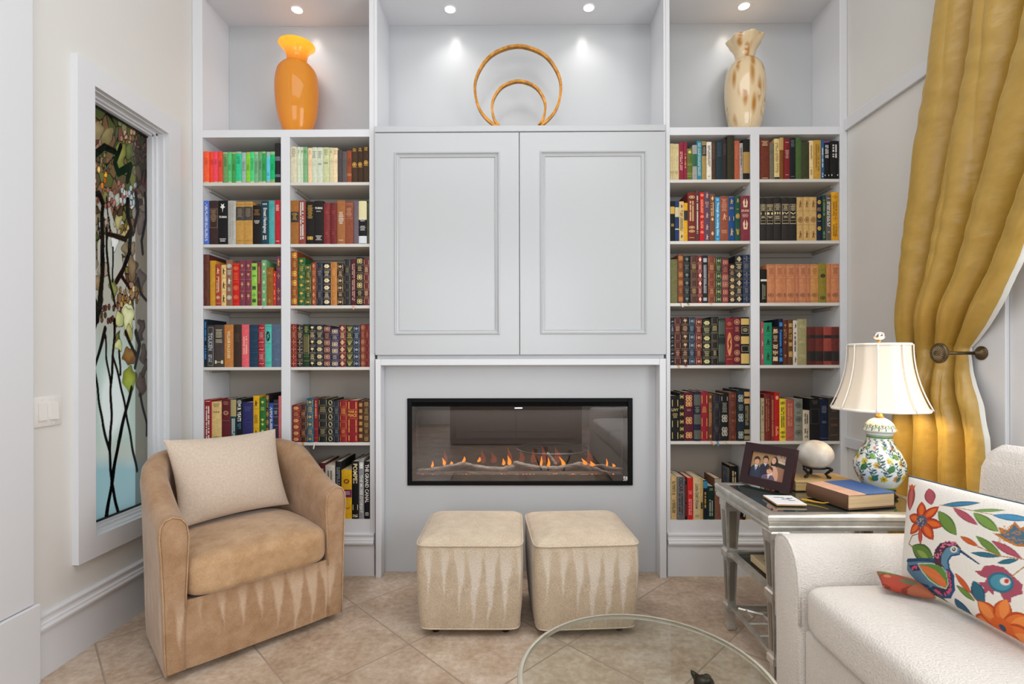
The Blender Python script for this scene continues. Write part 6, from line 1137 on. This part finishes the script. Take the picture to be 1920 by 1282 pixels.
pp.ell(420, 150, 62, 105, 0, '#1c1412'); pp.ell(405, 120, 38, 56, 0, '#dca488'); pp.poly([(340, 470), (350, 250), (380, 210), (450, 210), (485, 260), (480, 470)], '#d8a890'); pp.poly([(345, 470), (352, 270), (400, 300), (430, 470)], '#e4dcd4'); pp.petal(470, 230, 500, 470, 26, '#dca488')
pp.poly([(0, 470), (10, 300), (60, 250), (150, 240), (190, 300), (200, 470)], '#33384c'); pp.poly([(80, 240), (138, 240), (112, 370)], '#e4e4e8'); pp.line([(112, 265), (114, 370)], 14, '#34507c'); pp.ell(112, 150, 56, 64, 0, '#3a241a'); pp.ell(112, 172, 42, 54, 0, '#dca286'); pp.poly([(72, 118), (150, 112), (152, 145), (110, 132), (74, 152)], '#3a241a')
pp.poly([(230, 470), (240, 400), (300, 370), (420, 370), (460, 420), (470, 470)], '#6c5868'); pp.poly([(320, 370), (385, 370), (352, 440)], '#e8e4e0'); pp.poly([(325, 385), (352, 395), (380, 385), (380, 402), (352, 396), (325, 402)], '#101014'); pp.ell(355, 282, 60, 62, 0, '#4a2c1c'); pp.ell(355, 310, 46, 56, 0, '#e0a688'); pp.poly([(310, 262), (400, 258), (402, 286), (356, 272), (310, 290)], '#4a2c1c')
for cx_, cy_ in ((262, 128), (405, 120), (112, 172), (355, 310)):
    for s in (-1, 1): pp.ell(cx_ + 15 * s, cy_ - 6, 6, 4, 0, '#2c1c18', soft=.5)
    pp.ell(cx_, cy_ + 24, 13, 5, 0, '#b05c54', soft=.5); pp.ell(cx_ - 3, cy_ + 24, 7, 2, 0, '#f0e8e4', soft=.5); pp.line([(cx_, cy_ - 2), (cx_ + 2, cy_ + 10)], 3, '#b8806a', .6)
mb = MB(); e_ = bw - .003
mb.v = [tuple(FR(e_ + (FWd - 2 * e_) * a, e_ + (FHt - 2 * e_) * b, .0115)) for b in b_ for a in a_]; mb.f = [(j * nx_ + i, j * nx_ + i + 1, (j + 1) * nx_ + i + 1, (j + 1) * nx_ + i) for j in range(ny_ - 1) for i in range(nx_ - 1)]; mb.m = [0] * len(mb.f)
o = part(mb, 'portrait', attr_mat('photo_print', .35), t, fix=False); setpaint(o, pp.c.reshape(-1, 3))
# coaster
t = thing('coaster', 'white square coaster with small blue lettering on a tan base, at the end table corner', 'coaster', (1.055, 1.975, TZ)); Rz = Matrix.Translation((1.055, 1.972, 0)) @ Matrix.Rotation(math.radians(-4), 4, 'Z')
part(MB().rbox(-.056, .056, -.062, .062, TZ + .0004, TZ + .0055, .002).xf(Rz), 'base', mat('cork', '#b8844c', .7), t)
part(MB().rbox(-.056, .056, -.062, .062, TZ + .0058, TZ + .0085, .001, 1).xf(Rz), 'top_face', mat('coaster_white', '#eceef0', .3), t)
mb = MB(); rr = random.Random(4)
for r_, (y, x0_, x1_) in enumerate(((.030, -.028, .012), (.008, -.006, .024), (-.012, .010, .030), (.018, .018, .034))):
    x = x0_
    while x < x1_: l = rr.uniform(.004, .008); mb.box(x, x + l * .8, y - .005, y + .005 * rr.uniform(.3, 1), TZ + .0086, TZ + .0088); x += l
part(mb.xf(Rz), 'lettering', mat('ink_blue', '#27406e', .5), t)
# wooden box beneath the globe
t = thing('wooden_box', 'pale tan lidded box behind the thick book, carrying the marble egg', 'box', (1.30, 2.195, TZ)); bxm = mat('tan_box', '#b89a68', .5, noise=.15, nscale=20, stretch=(1, 6, 6))
part(MB().rbox(1.185, 1.44, 2.125, 2.262, TZ + .001, TZ + .034, .002), 'box_body', bxm, t); part(MB().rbox(1.183, 1.442, 2.123, 2.264, TZ + .035, TZ + .044, .002), 'lid', bxm, t)
# marble egg on an iron stand
ez = TZ + .0445; ec = (1.305, 2.193); k = P(1529, 852, ec[1]).z
t = thing('marble_egg', 'large cream marbled egg resting on a dark iron stand beside the lamp', 'ornament', (ec[0], ec[1], ez + .03)); mb = MB(); sellip(mb, (P(1528, 850, ec[1]).x, ec[1], k), .0745, .066, .063, 1, 1, 40, 24)
part(mb, 'egg', mat('cream_marble', '#dcd6cc', .4, noise=.5, nscale=12, dark='#a39a8e', bump=.1, bscale=30), t, True)
t = thing('iron_stand', 'small dark scrolled iron stand under the marble egg', 'stand', (ec[0], ec[1], ez)); ex_ = P(1528, 850, ec[1]).x; iron = mat('cast_iron', '#241f1a', .45, .5); zr = k - .054
part(MB().tube([(ex_ + .0455 * math.cos(a * PI / 12), ec[1] + .041 * math.sin(a * PI / 12), zr) for a in range(24)], .004, 8, closed=True), 'ring', iron, t, True)
for a in (200, 320, 80):
    r = math.radians(a); q = lambda d, z: (ex_ + d * math.cos(r), ec[1] + d * math.sin(r), z); mb = MB().tube([q(.045, zr), q(.056, zr + .003), q(.060, zr - .006), q(.048, zr - .018), q(.040, (zr + ez) / 2 - .004), q(.046, ez + .012), q(.056, ez + .006), q(.060, ez + .0045)], lambda s: .0058 - .002 * abs(s - .5), 8); sellip(mb, q(.060, zr - .004), .008, .008, .009, 1, 1, 10, 8); sellip(mb, q(.050, ez + .008), .008, .008, .007, 1, 1, 10, 8)
    part(mb, 'leg', iron, t, True)
# thick book
t = thing('book', 'thick gilt-edged book with half blue, half pink cover, lying on the end table', 'book', (1.30, 1.985, TZ + .0005)); Rb = Matrix.Translation((1.312, 1.972, TZ)) @ Matrix.Rotation(math.radians(12), 4, 'Z')
hx, hy, th = .106, .098, .058
part(MB().rbox(-hx, hx, -hy, hy, .0012, .005, .001, 1).xf(Rb), 'back_cover', mat('cover_brown', '#6a4a34', .5), t)
pg = mat('gilt_edge_pages', '#b08c54', .38, .35, noise=.35, nscale=20, stretch=(1, 1, 12)); pg2 = mat('aged_pages', '#c8ac84', .6, noise=.18, nscale=6, stretch=(1, 1, 60))
mb = MB(); mb.rbox(-hx + .004, hx - .003, -hy + .003, hy - .003, .0055, th - .0045, .002, 1); q = part(mb.xf(Rb), 'page_block', [pg, pg2], t)
for f in q.data.polygons:
    nrm = f.normal
    if nrm.y < -.5: f.material_index = 1
mb = MB().rbox(-hx, -.030, -hy, hy, th - .004, th, .001, 1); part(mb.xf(Rb), 'front_cover', mat('pink_leather', '#caa088', .45, noise=.12, nscale=20), t, label='pink leather part of the cover')
m = mat('blue_dotted_cloth', '#2c4f8a', .5); nt = m.node_tree; tc = nt.nodes.new('ShaderNodeTexCoord'); vo = nt.nodes.new('ShaderNodeTexVoronoi'); vo.inputs['Scale'].default_value = 260; vo.inputs['Randomness'].default_value = 0; nt.links.new(tc.outputs['Object'], vo.inputs['Vector']); cr = nt.nodes.new('ShaderNodeValToRGB'); cr.color_ramp.elements[0].position = .25; cr.color_ramp.elements[0].color = srgb('#16243c'); cr.color_ramp.elements[1].position = .4; cr.color_ramp.elements[1].color = srgb('#3462a8'); nt.links.new(vo.outputs['Distance'], cr.inputs[0]); nt.links.new(cr.outputs[0], nt.nodes['Principled BSDF'].inputs['Base Color'])
mb = MB().rbox(-.0295, hx, -hy, hy, th - .004, th, .001, 1); part(mb.xf(Rb), 'front_cover', m, t, label='blue dotted part of the cover')
mb = MB().grid(10, 9, lambda u, v: (-hx - .007 * math.sin(PI * v), -hy + 2 * hy * u, .002 + (th - .003) * v)); part(mb.xf(Rb), 'spine', mat('cover_brown', '#6a4a34', .5), t, True, fix=False)
t = thing('tassel_bookmark', 'yellow tassel bookmark trailing from the thick book', 'bookmark', (1.15, 1.975, TZ)); p0 = Rb @ Vector((-hx + .02, -.03, .03)); p0 = Vector((1.19, 1.93, TZ + .006))
part(MB().tube([(1.200, 1.925, TZ + .010), (1.185, 1.935, TZ + .005), (1.165, 1.955, TZ + .004), (1.150, 1.975, TZ + .004), (1.130, 1.985, TZ + .004)], lambda s: .0018 + .0035 * s, 8), 'tassel', mat('tassel_yellow', '#c8961c', .7), t, True)
# ------------------------------------------------------------------ table lamp
lx, ly = P(1649, 850, 2.055).x, 2.055; t = thing('table_lamp', 'porcelain table lamp painted with green vines, under a fluted cream bell shade', 'lamp', (lx, ly, TZ))
def octo(a, h): return 1.0
mb = MB().lathe([(.060, .0008), (.062, .006), (.058, .012), (.050, .016), (.052, .026), (.056, .030), (.052, .034)], lx, ly, TZ, 8); part(mb, 'base', mat('ebonised_wood', '#0c0c0e', .3), t, 30)
zb = TZ + .034; zt0 = P(1649, 783, ly).z; hv = zt0 - zb
prof = smooth_prof([(.060, 0), (.066, .03), (.084, .13), (.099, .25), (.105, .36), (.101, .47), (.087, .59), (.069, .70), (.056, .79), (.051, .86), (.054, .92), (.060, .95)], 130)
nA = 280; prof = [(r * .86, h / .95 * hv * .80) for r, h in prof]
# vertical lobes on the body: six shallow panels
fnl = lambda a, h: 1 - .03 * abs(math.cos(3 * a + .4)) ** 3
mb = MB().lathe(prof, lx, ly, zb, nA, caps=False, fn=fnl)
lid = [(.050, .80 * hv), (.057, .81 * hv), (.058, .83 * hv), (.055, .86 * hv), (.049, .91 * hv), (.037, .96 * hv), (.02, .995 * hv), (.012, hv)]; LS = len(mb.v)
arr = []
for (r, h) in prof:
    for i in range(nA): arr.append((2 * PI * i / nA, h / hv, r))
arr = np.array(arr); lp = Paint(arr[:, 0] * 100, arr[:, 1] * 330, '#dfe6e4')   # x: 0..628, y up 0..330
rr = np.random.default_rng(11); VN, LF, YL, GN = '#1f4650', '#2c6a64', '#c8b830', '#5a8a3c'
def sprig(x, y, s, fl=YL):
    pts = [(x + 14 * s * math.sin(k * .9), y + 13 * s * k) for k in range(6)]; lp.line(pts, 2.6, VN)
    for k in range(1, 6):
        a, b = pts[k]; sg_ = 1 if k % 2 else -1; lp.petal(a, b, a + sg_ * 20 * s, b + 9 * s, 4.5 * s, VN); lp.petal(a, b, a - sg_ * 13 * s, b + 14 * s, 3.2 * s, LF); lp.ell(a - sg_ * 16 * s, b - 3, 2.6, 2.6, 0, '#3a4a6c')
    for k in range(6): r = k * PI / 3 + x; lp.petal(x, y, x + 17 * s * math.cos(r), y + 17 * s * math.sin(r), 5.5 * s, fl)
    lp.ell(x, y, 4 * s, 4 * s, 0, '#8a5a20')
for x in range(10, 628, 52): sprig(x, 35 + (x * 7) % 40, 1.0, YL if (x // 52) % 3 else '#b88858'); sprig(x + 26, 120 + (x * 5) % 34, 1.0, '#c8a040' if (x // 52) % 2 else YL); sprig(x + 8, 195, .62, '#b06a50' if (x // 52) % 2 else '#7a9a40')
for x in range(20, 628, 105): lp.petal(x, 90, x + 26, 122, 13, '#3c7a44', '#2c5a48'); lp.petal(x + 60, 150, x + 28, 168, 12, '#6a9c40', '#3c6a3c'); lp.petal(x + 45, 45, x + 66, 72, 13, '#2c7a6a', '#2c5a48')
lp.put((arr[:, 1] * 330 < 14).astype(float), '#8fb840'); lp.put(((arr[:, 1] * 330 > 236) & (arr[:, 1] * 330 < 246)).astype(float), '#6a9a4a'); lp.put((np.abs(arr[:, 1] * 330 - 250) < 1.5).astype(float), '#2c3c44')
for x in range(0, 628, 9): lp.ell(x, 7, 2.6, 2.6, 0, '#3c6a30'); lp.ell(x, 241, 2.6, 2.6, 0, '#2c5a3c')
porc = attr_mat('painted_porcelain', .08); porc.node_tree.nodes['Principled BSDF'].inputs['Coat Weight'].default_value = .5
o = part(mb, 'vase_body', porc, t, True); setpaint(o, lp.c)
lidp = smooth_prof(lid, 56); mb = MB().lathe(lidp, lx, ly, zb, nA, caps=False)
arr2 = np.array([(2 * PI * i / nA * 100, h / hv * 330) for (r, h) in lidp for i in range(nA)]); lp = Paint(arr2[:, 0], arr2[:, 1], '#dfe6e4')
for x in range(0, 628, 42): lp.line([(x, 280 + (x % 3) * 4), (x + 14, 290), (x + 30, 282), (x + 42, 288)], 2.6, VN); lp.petal(x + 10, 288, x + 2, 304, 5, LF); lp.petal(x + 24, 284, x + 34, 300, 5, '#3c7a54'); lp.petal(x + 30, 284, x + 26, 272, 4, VN); lp.ell(x + 16, 298, 6, 4, 0, YL if x % 84 else '#b07a50')
lp.put((arr2[:, 1] < 272).astype(float), '#c8d4cc'); o = part(mb, 'vase_lid', porc, t, True); setpaint(o, lp.c)
zl = zb + hv; part(MB().lathe([(.014, 0), (.016, .006), (.010, .012), (.010, .034), (.006, .036), (.006, .26)], lx, ly, zl, 18), 'socket_stem', brass, t, True)
z0s, z1s = P(1649, 766, ly).z, P(1649, 646, ly).z; hs = z1s - z0s
shm = bpy.data.materials.new('silk_shade'); shm.use_nodes = True; nt = shm.node_tree; b = nt.nodes['Principled BSDF']; b.inputs['Base Color'].default_value = srgb('#f3eadb'); b.inputs['Roughness'].default_value = .9; tl = nt.nodes.new('ShaderNodeBsdfTranslucent'); tl.inputs[0].default_value = srgb('#f8ecd8'); mx = nt.nodes.new('ShaderNodeMixShader'); mx.inputs[0].default_value = .16; nt.links.new(b.outputs[0], mx.inputs[1]); nt.links.new(tl.outputs[0], mx.inputs[2]); nt.links.new(mx.outputs[0], nt.nodes['Material Output'].inputs[0])
def shade_r(s): return .206 - .074 * ss(s * 1.0) ** .62 if False else .203 * (1 - s) ** 1.0 * 0 + (.170 - .061 * (1 - (1 - s) ** 2.1))
NP = 8
def oct_r(a, k=.045): x = ((a / (2 * PI) * NP + .35) % 1) - .5; return 1 - k * (1 - (2 * x) ** 2)
mb = MB(); n = 128
for th_ in (0, .0015): mb.lathe([(shade_r(s / 16) - th_, z0s - TZ + hs * s / 16) for s in range(17)], lx, ly, TZ, n, caps=False, fn=lambda a, h: oct_r(a))
part(mb, 'lamp_shade', shm, t, 25)
mb = MB()
for k in range(NP):
    a = 2 * PI * (k + .5 - .35 + 0) / NP; 
    mb.tube([(lx + (shade_r(s / 10) + .001) * math.cos(a), ly + (shade_r(s / 10) + .001) * math.sin(a), z0s + hs * s / 10) for s in range(11)], .0028, 6)
trim = mat('shade_trim', '#f4efe6', .8)
part(mb, 'shade_rib', trim, t, True)
for s in (0, 1):
    part(MB().tube([(lx + shade_r(s) * oct_r(2 * PI * i / 96) * math.cos(2 * PI * i / 96), ly + shade_r(s) * oct_r(2 * PI * i / 96) * math.sin(2 * PI * i / 96), z0s + hs * s) for i in range(96)], .0055, 8, closed=True), 'shade_binding', trim, t, True)
mb = MB().lathe([(.004, 0), (.004, .014), (.009, .018), (.006, .024)], lx, ly, z1s - .002, 12); part(mb, 'finial_stem', brass, t, True)
fz = z1s + .036; mb = MB().grid(48, 28, lambda u, v: (lx + .021 * math.sin(PI * v) * math.cos(2 * PI * u), ly + .021 * math.sin(PI * v) * math.sin(2 * PI * u), fz - .017 * math.cos(PI * v)), closeu=True)
uu, vv = np.meshgrid(np.arange(48) / 48 * 300, np.linspace(0, 1, 28) * 90); fp = Paint(uu.ravel(), vv.ravel(), '#e8e4dc')
for k in range(9): fp.petal(k * 34, 25 + (k * 13) % 30, k * 34 + 24, 50 + (k * 17) % 25, 6, '#2c3440'); fp.ell(k * 34 + 14, 62 - (k * 11) % 30, 5, 5, 0, '#9a6a4a')
o = part(mb, 'finial', attr_mat('finial_china', .15), t, True); setpaint(o, fp.c)
part(MB().lathe([(.012, 0), (.03, .03), (.034, .05), (.028, .075), (.01, .09)], lx, ly, z0s + .06, 18), 'bulb', emis('bulb_glow', '#ffd9a0', 2), t, True)
l = bpy.data.lights.new('lamp_bulb', 'POINT'); l.energy = 4.6; l.color = (1, .84, .64); l.shadow_soft_size = .04; o = bpy.data.objects.new('lamp_bulb', l); COL.objects.link(o); o.location = (lx + .045, ly, z0s + .07)
# ------------------------------------------------------------------ curtain and holdback
silk = mat('gold_silk', '#b08c3a', .36, 0, noise=.05, nscale=30, stretch=(1, 1, 1.6), bump=1.0, bscale=11); b = silk.node_tree.nodes['Principled BSDF']; b.inputs['Sheen Weight'].default_value = .35; b.inputs['Sheen Tint'].default_value = srgb('#f0d890'); b.inputs['Specular IOR Level'].default_value = .7; b.inputs['Anisotropic'].default_value = .5
t = thing('curtain', 'long gold silk curtain gathered by a bronze holdback beside the table lamp', 'curtain', (1.72, 2.0, .02)); CU = t
XC = 1.765
Lk = [PX(u, v, XC) for u, v in ((1757, 2), (1742, 140), (1720, 290), (1706, 450), (1697, 560), (1693, 640), (1695, 700), (1690, 780), (1684, 905))]
Rk = [PX(u, v, X) for u, v, X in ((1921, 490, 1.74), (1884, 560, 1.76), (1853, 610, 1.79), (1822, 652, 1.81), (1827, 700, 1.80), (1846, 760, 1.78), (1858, 820, 1.77))]
Lz = [3.25] + [p.z for p in Lk] + [.02]; Lx = [XC] * (len(Lk) + 2); Ly = [Lk[0].y - .02] + [p.y for p in Lk] + [Lk[-1].y + .01]
Rz_ = [3.25, 2.3] + [p.z for p in Rk] + [.02]; Rx = [1.72, 1.72] + [p.x for p in Rk] + [1.765]; Ry = [1.22, 1.36] + [p.y for p in Rk] + [1.82]
itp = lambda z, zs, vs_: float(np.interp(-z, [-q for q in zs], vs_))
NS, NT = 300, 240; ztie = P(1790, 660, 2.03).z
def pleat(x):
    # broad rounded pleats with narrow creases between them
    f = x % 1.0; return 1 - 2 * abs(2 * f - 1) ** 2.6
def curtain_pt(s, tt, off=0):
    z = 3.25 - 3.23 * tt; L = Vector((itp(z, Lz, Lx), itp(z, Lz, Ly), z)); R = Vector((itp(z, Rz_, Rx), itp(z, Rz_, Ry), z))
    dt = abs(z - ztie); pin = math.exp(-(dt / .12) ** 2)
    p = L.lerp(R, s); d = (R - L); d.z = 0; l = max(d.length, .05); nrm = Vector((-d.y, d.x, 0)) / l; nrm = nrm if nrm.x < 0 else -nrm
    A = .058 * (1 - .5 * pin) * min(1, l / .35 + .35)
    wob = .02 * math.sin(1.7 * z + 6 * s) + .008 * math.sin(5.1 * z + 2) * (1 - pin)
    x = 3.6 * (s + wob * .5) + .15 + (.10 * math.sin(1.6 * z) if z > ztie else .12 * (ztie - z))
    minor = pleat(x * 2.3 + .5 * math.sin(3 * z)) * .10 * (.5 + .5 * math.sin(2 * z + 9 * s))
    k = .55 + .45 * math.sin(7.3 * math.floor(x) + 1)
    fold = A * (pleat(x) * (.75 + .25 * k) + minor)
    # slack wrinkles that radiate from the tie
    fold += .004 * math.sin(22 * s + 14 * dt) * math.exp(-dt / .5) + .0022 * math.sin(37 * z + 25 * s + 3 * math.sin(11 * z)) * (1 - pin) + .0016 * abs(math.sin(58 * z - 31 * s + 4 * math.sin(7 * z + 9 * s))) * (1 - pin)
    p = p + nrm * (fold * .8 + .010 - off)
    p += nrm * (.024 * math.exp(-((dt - .17) / .11) ** 2) * math.sin(PI * max(0, min(1, s))))
    p.x = min(p.x, XR - .006)
    if pin > .05: p.x = min(p.x, XR - .040)
    return p
mb = MB().grid(NS, NT, lambda u, v: curtain_pt(u, v)); part(mb, 'silk_panel', silk, t, True, fix=False)
mb = MB().grid(24, NT, lambda u, v: curtain_pt(.93 + .085 * u, v, .004 + .004 * (1 - u))); part(mb, 'lining', mat('curtain_lining', '#dcdad4', .8), t, True, fix=False, label='white lining showing at the edge')
hz = P(1760, 662, 1.957); t = thing('curtain_holdback', 'round bronze curtain holdback holding back the gold silk curtain', 'holdback', (XR - .036, 1.955, hz.z)); bz = mat('antique_bronze', '#5e4e36', .38, .75, noise=.3, nscale=60)
hy_ = 1.955; rx_ = P(1762, 662, hy_).x; MX = Matrix.Translation((rx_, hy_, hz.z)) @ Matrix.Rotation(-PI / 2, 4, 'Y')
mb = MB().lathe([(.012, -.010), (.034, -.008), (.039, -.002), (.040, .004), (.036, .009), (.033, .008), (.031, .0105), (.010, .016), (.006, .018), (.001, .0185)], 0, 0, 0, 40); part(mb.xf(MX), 'rosette', bz, t, 40)
mb = MB()
for k in range(20): a = 2 * PI * k / 20; c, s = math.cos(a), math.sin(a); mb.tube([(c * .010, s * .010, .0165), (c * .029, s * .029, .0118)], .0012, 5)
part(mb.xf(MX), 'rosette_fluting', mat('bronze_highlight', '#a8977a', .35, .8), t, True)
part(MB().tube([(rx_ + .010, hy_, hz.z), (XR - .060, hy_, hz.z)], .0065, 12), 'rod', bz, t, True)
mb = MB().lathe([(.007, 0), (.010, .012), (.022, .024), (.027, .026), (.027, .030)], 0, 0, 0, 24); part(mb.xf(Matrix.Translation((XR - .0655, hy_, hz.z)) @ Matrix.Rotation(PI / 2, 4, 'Y')), 'wall_plate', bz, t, True)
# ------------------------------------------------------------------ what the fireplace glass reflects: the far side of the room
pan = mat('cream_panel_paint', '#8e8176', .5)
t = thing('sideboard', 'wide cream panelled sideboard across the room, seen reflected in the fireplace glass', 'sideboard', (0, -1.35, 0))
part(MB().rbox(-.92, .92, -1.75, -1.30, .02, .95, .006), 'cabinet_body', pan, t); part(MB().rbox(-.84, -.004, -1.302, -1.278, .10, .88, .004), 'door', pan, t); part(MB().rbox(.004, .84, -1.302, -1.278, .10, .88, .004), 'door', pan, t); part(MB().rbox(-.62, .62, -1.279, -1.270, .20, .215, .003), 'moulding', pan, t)
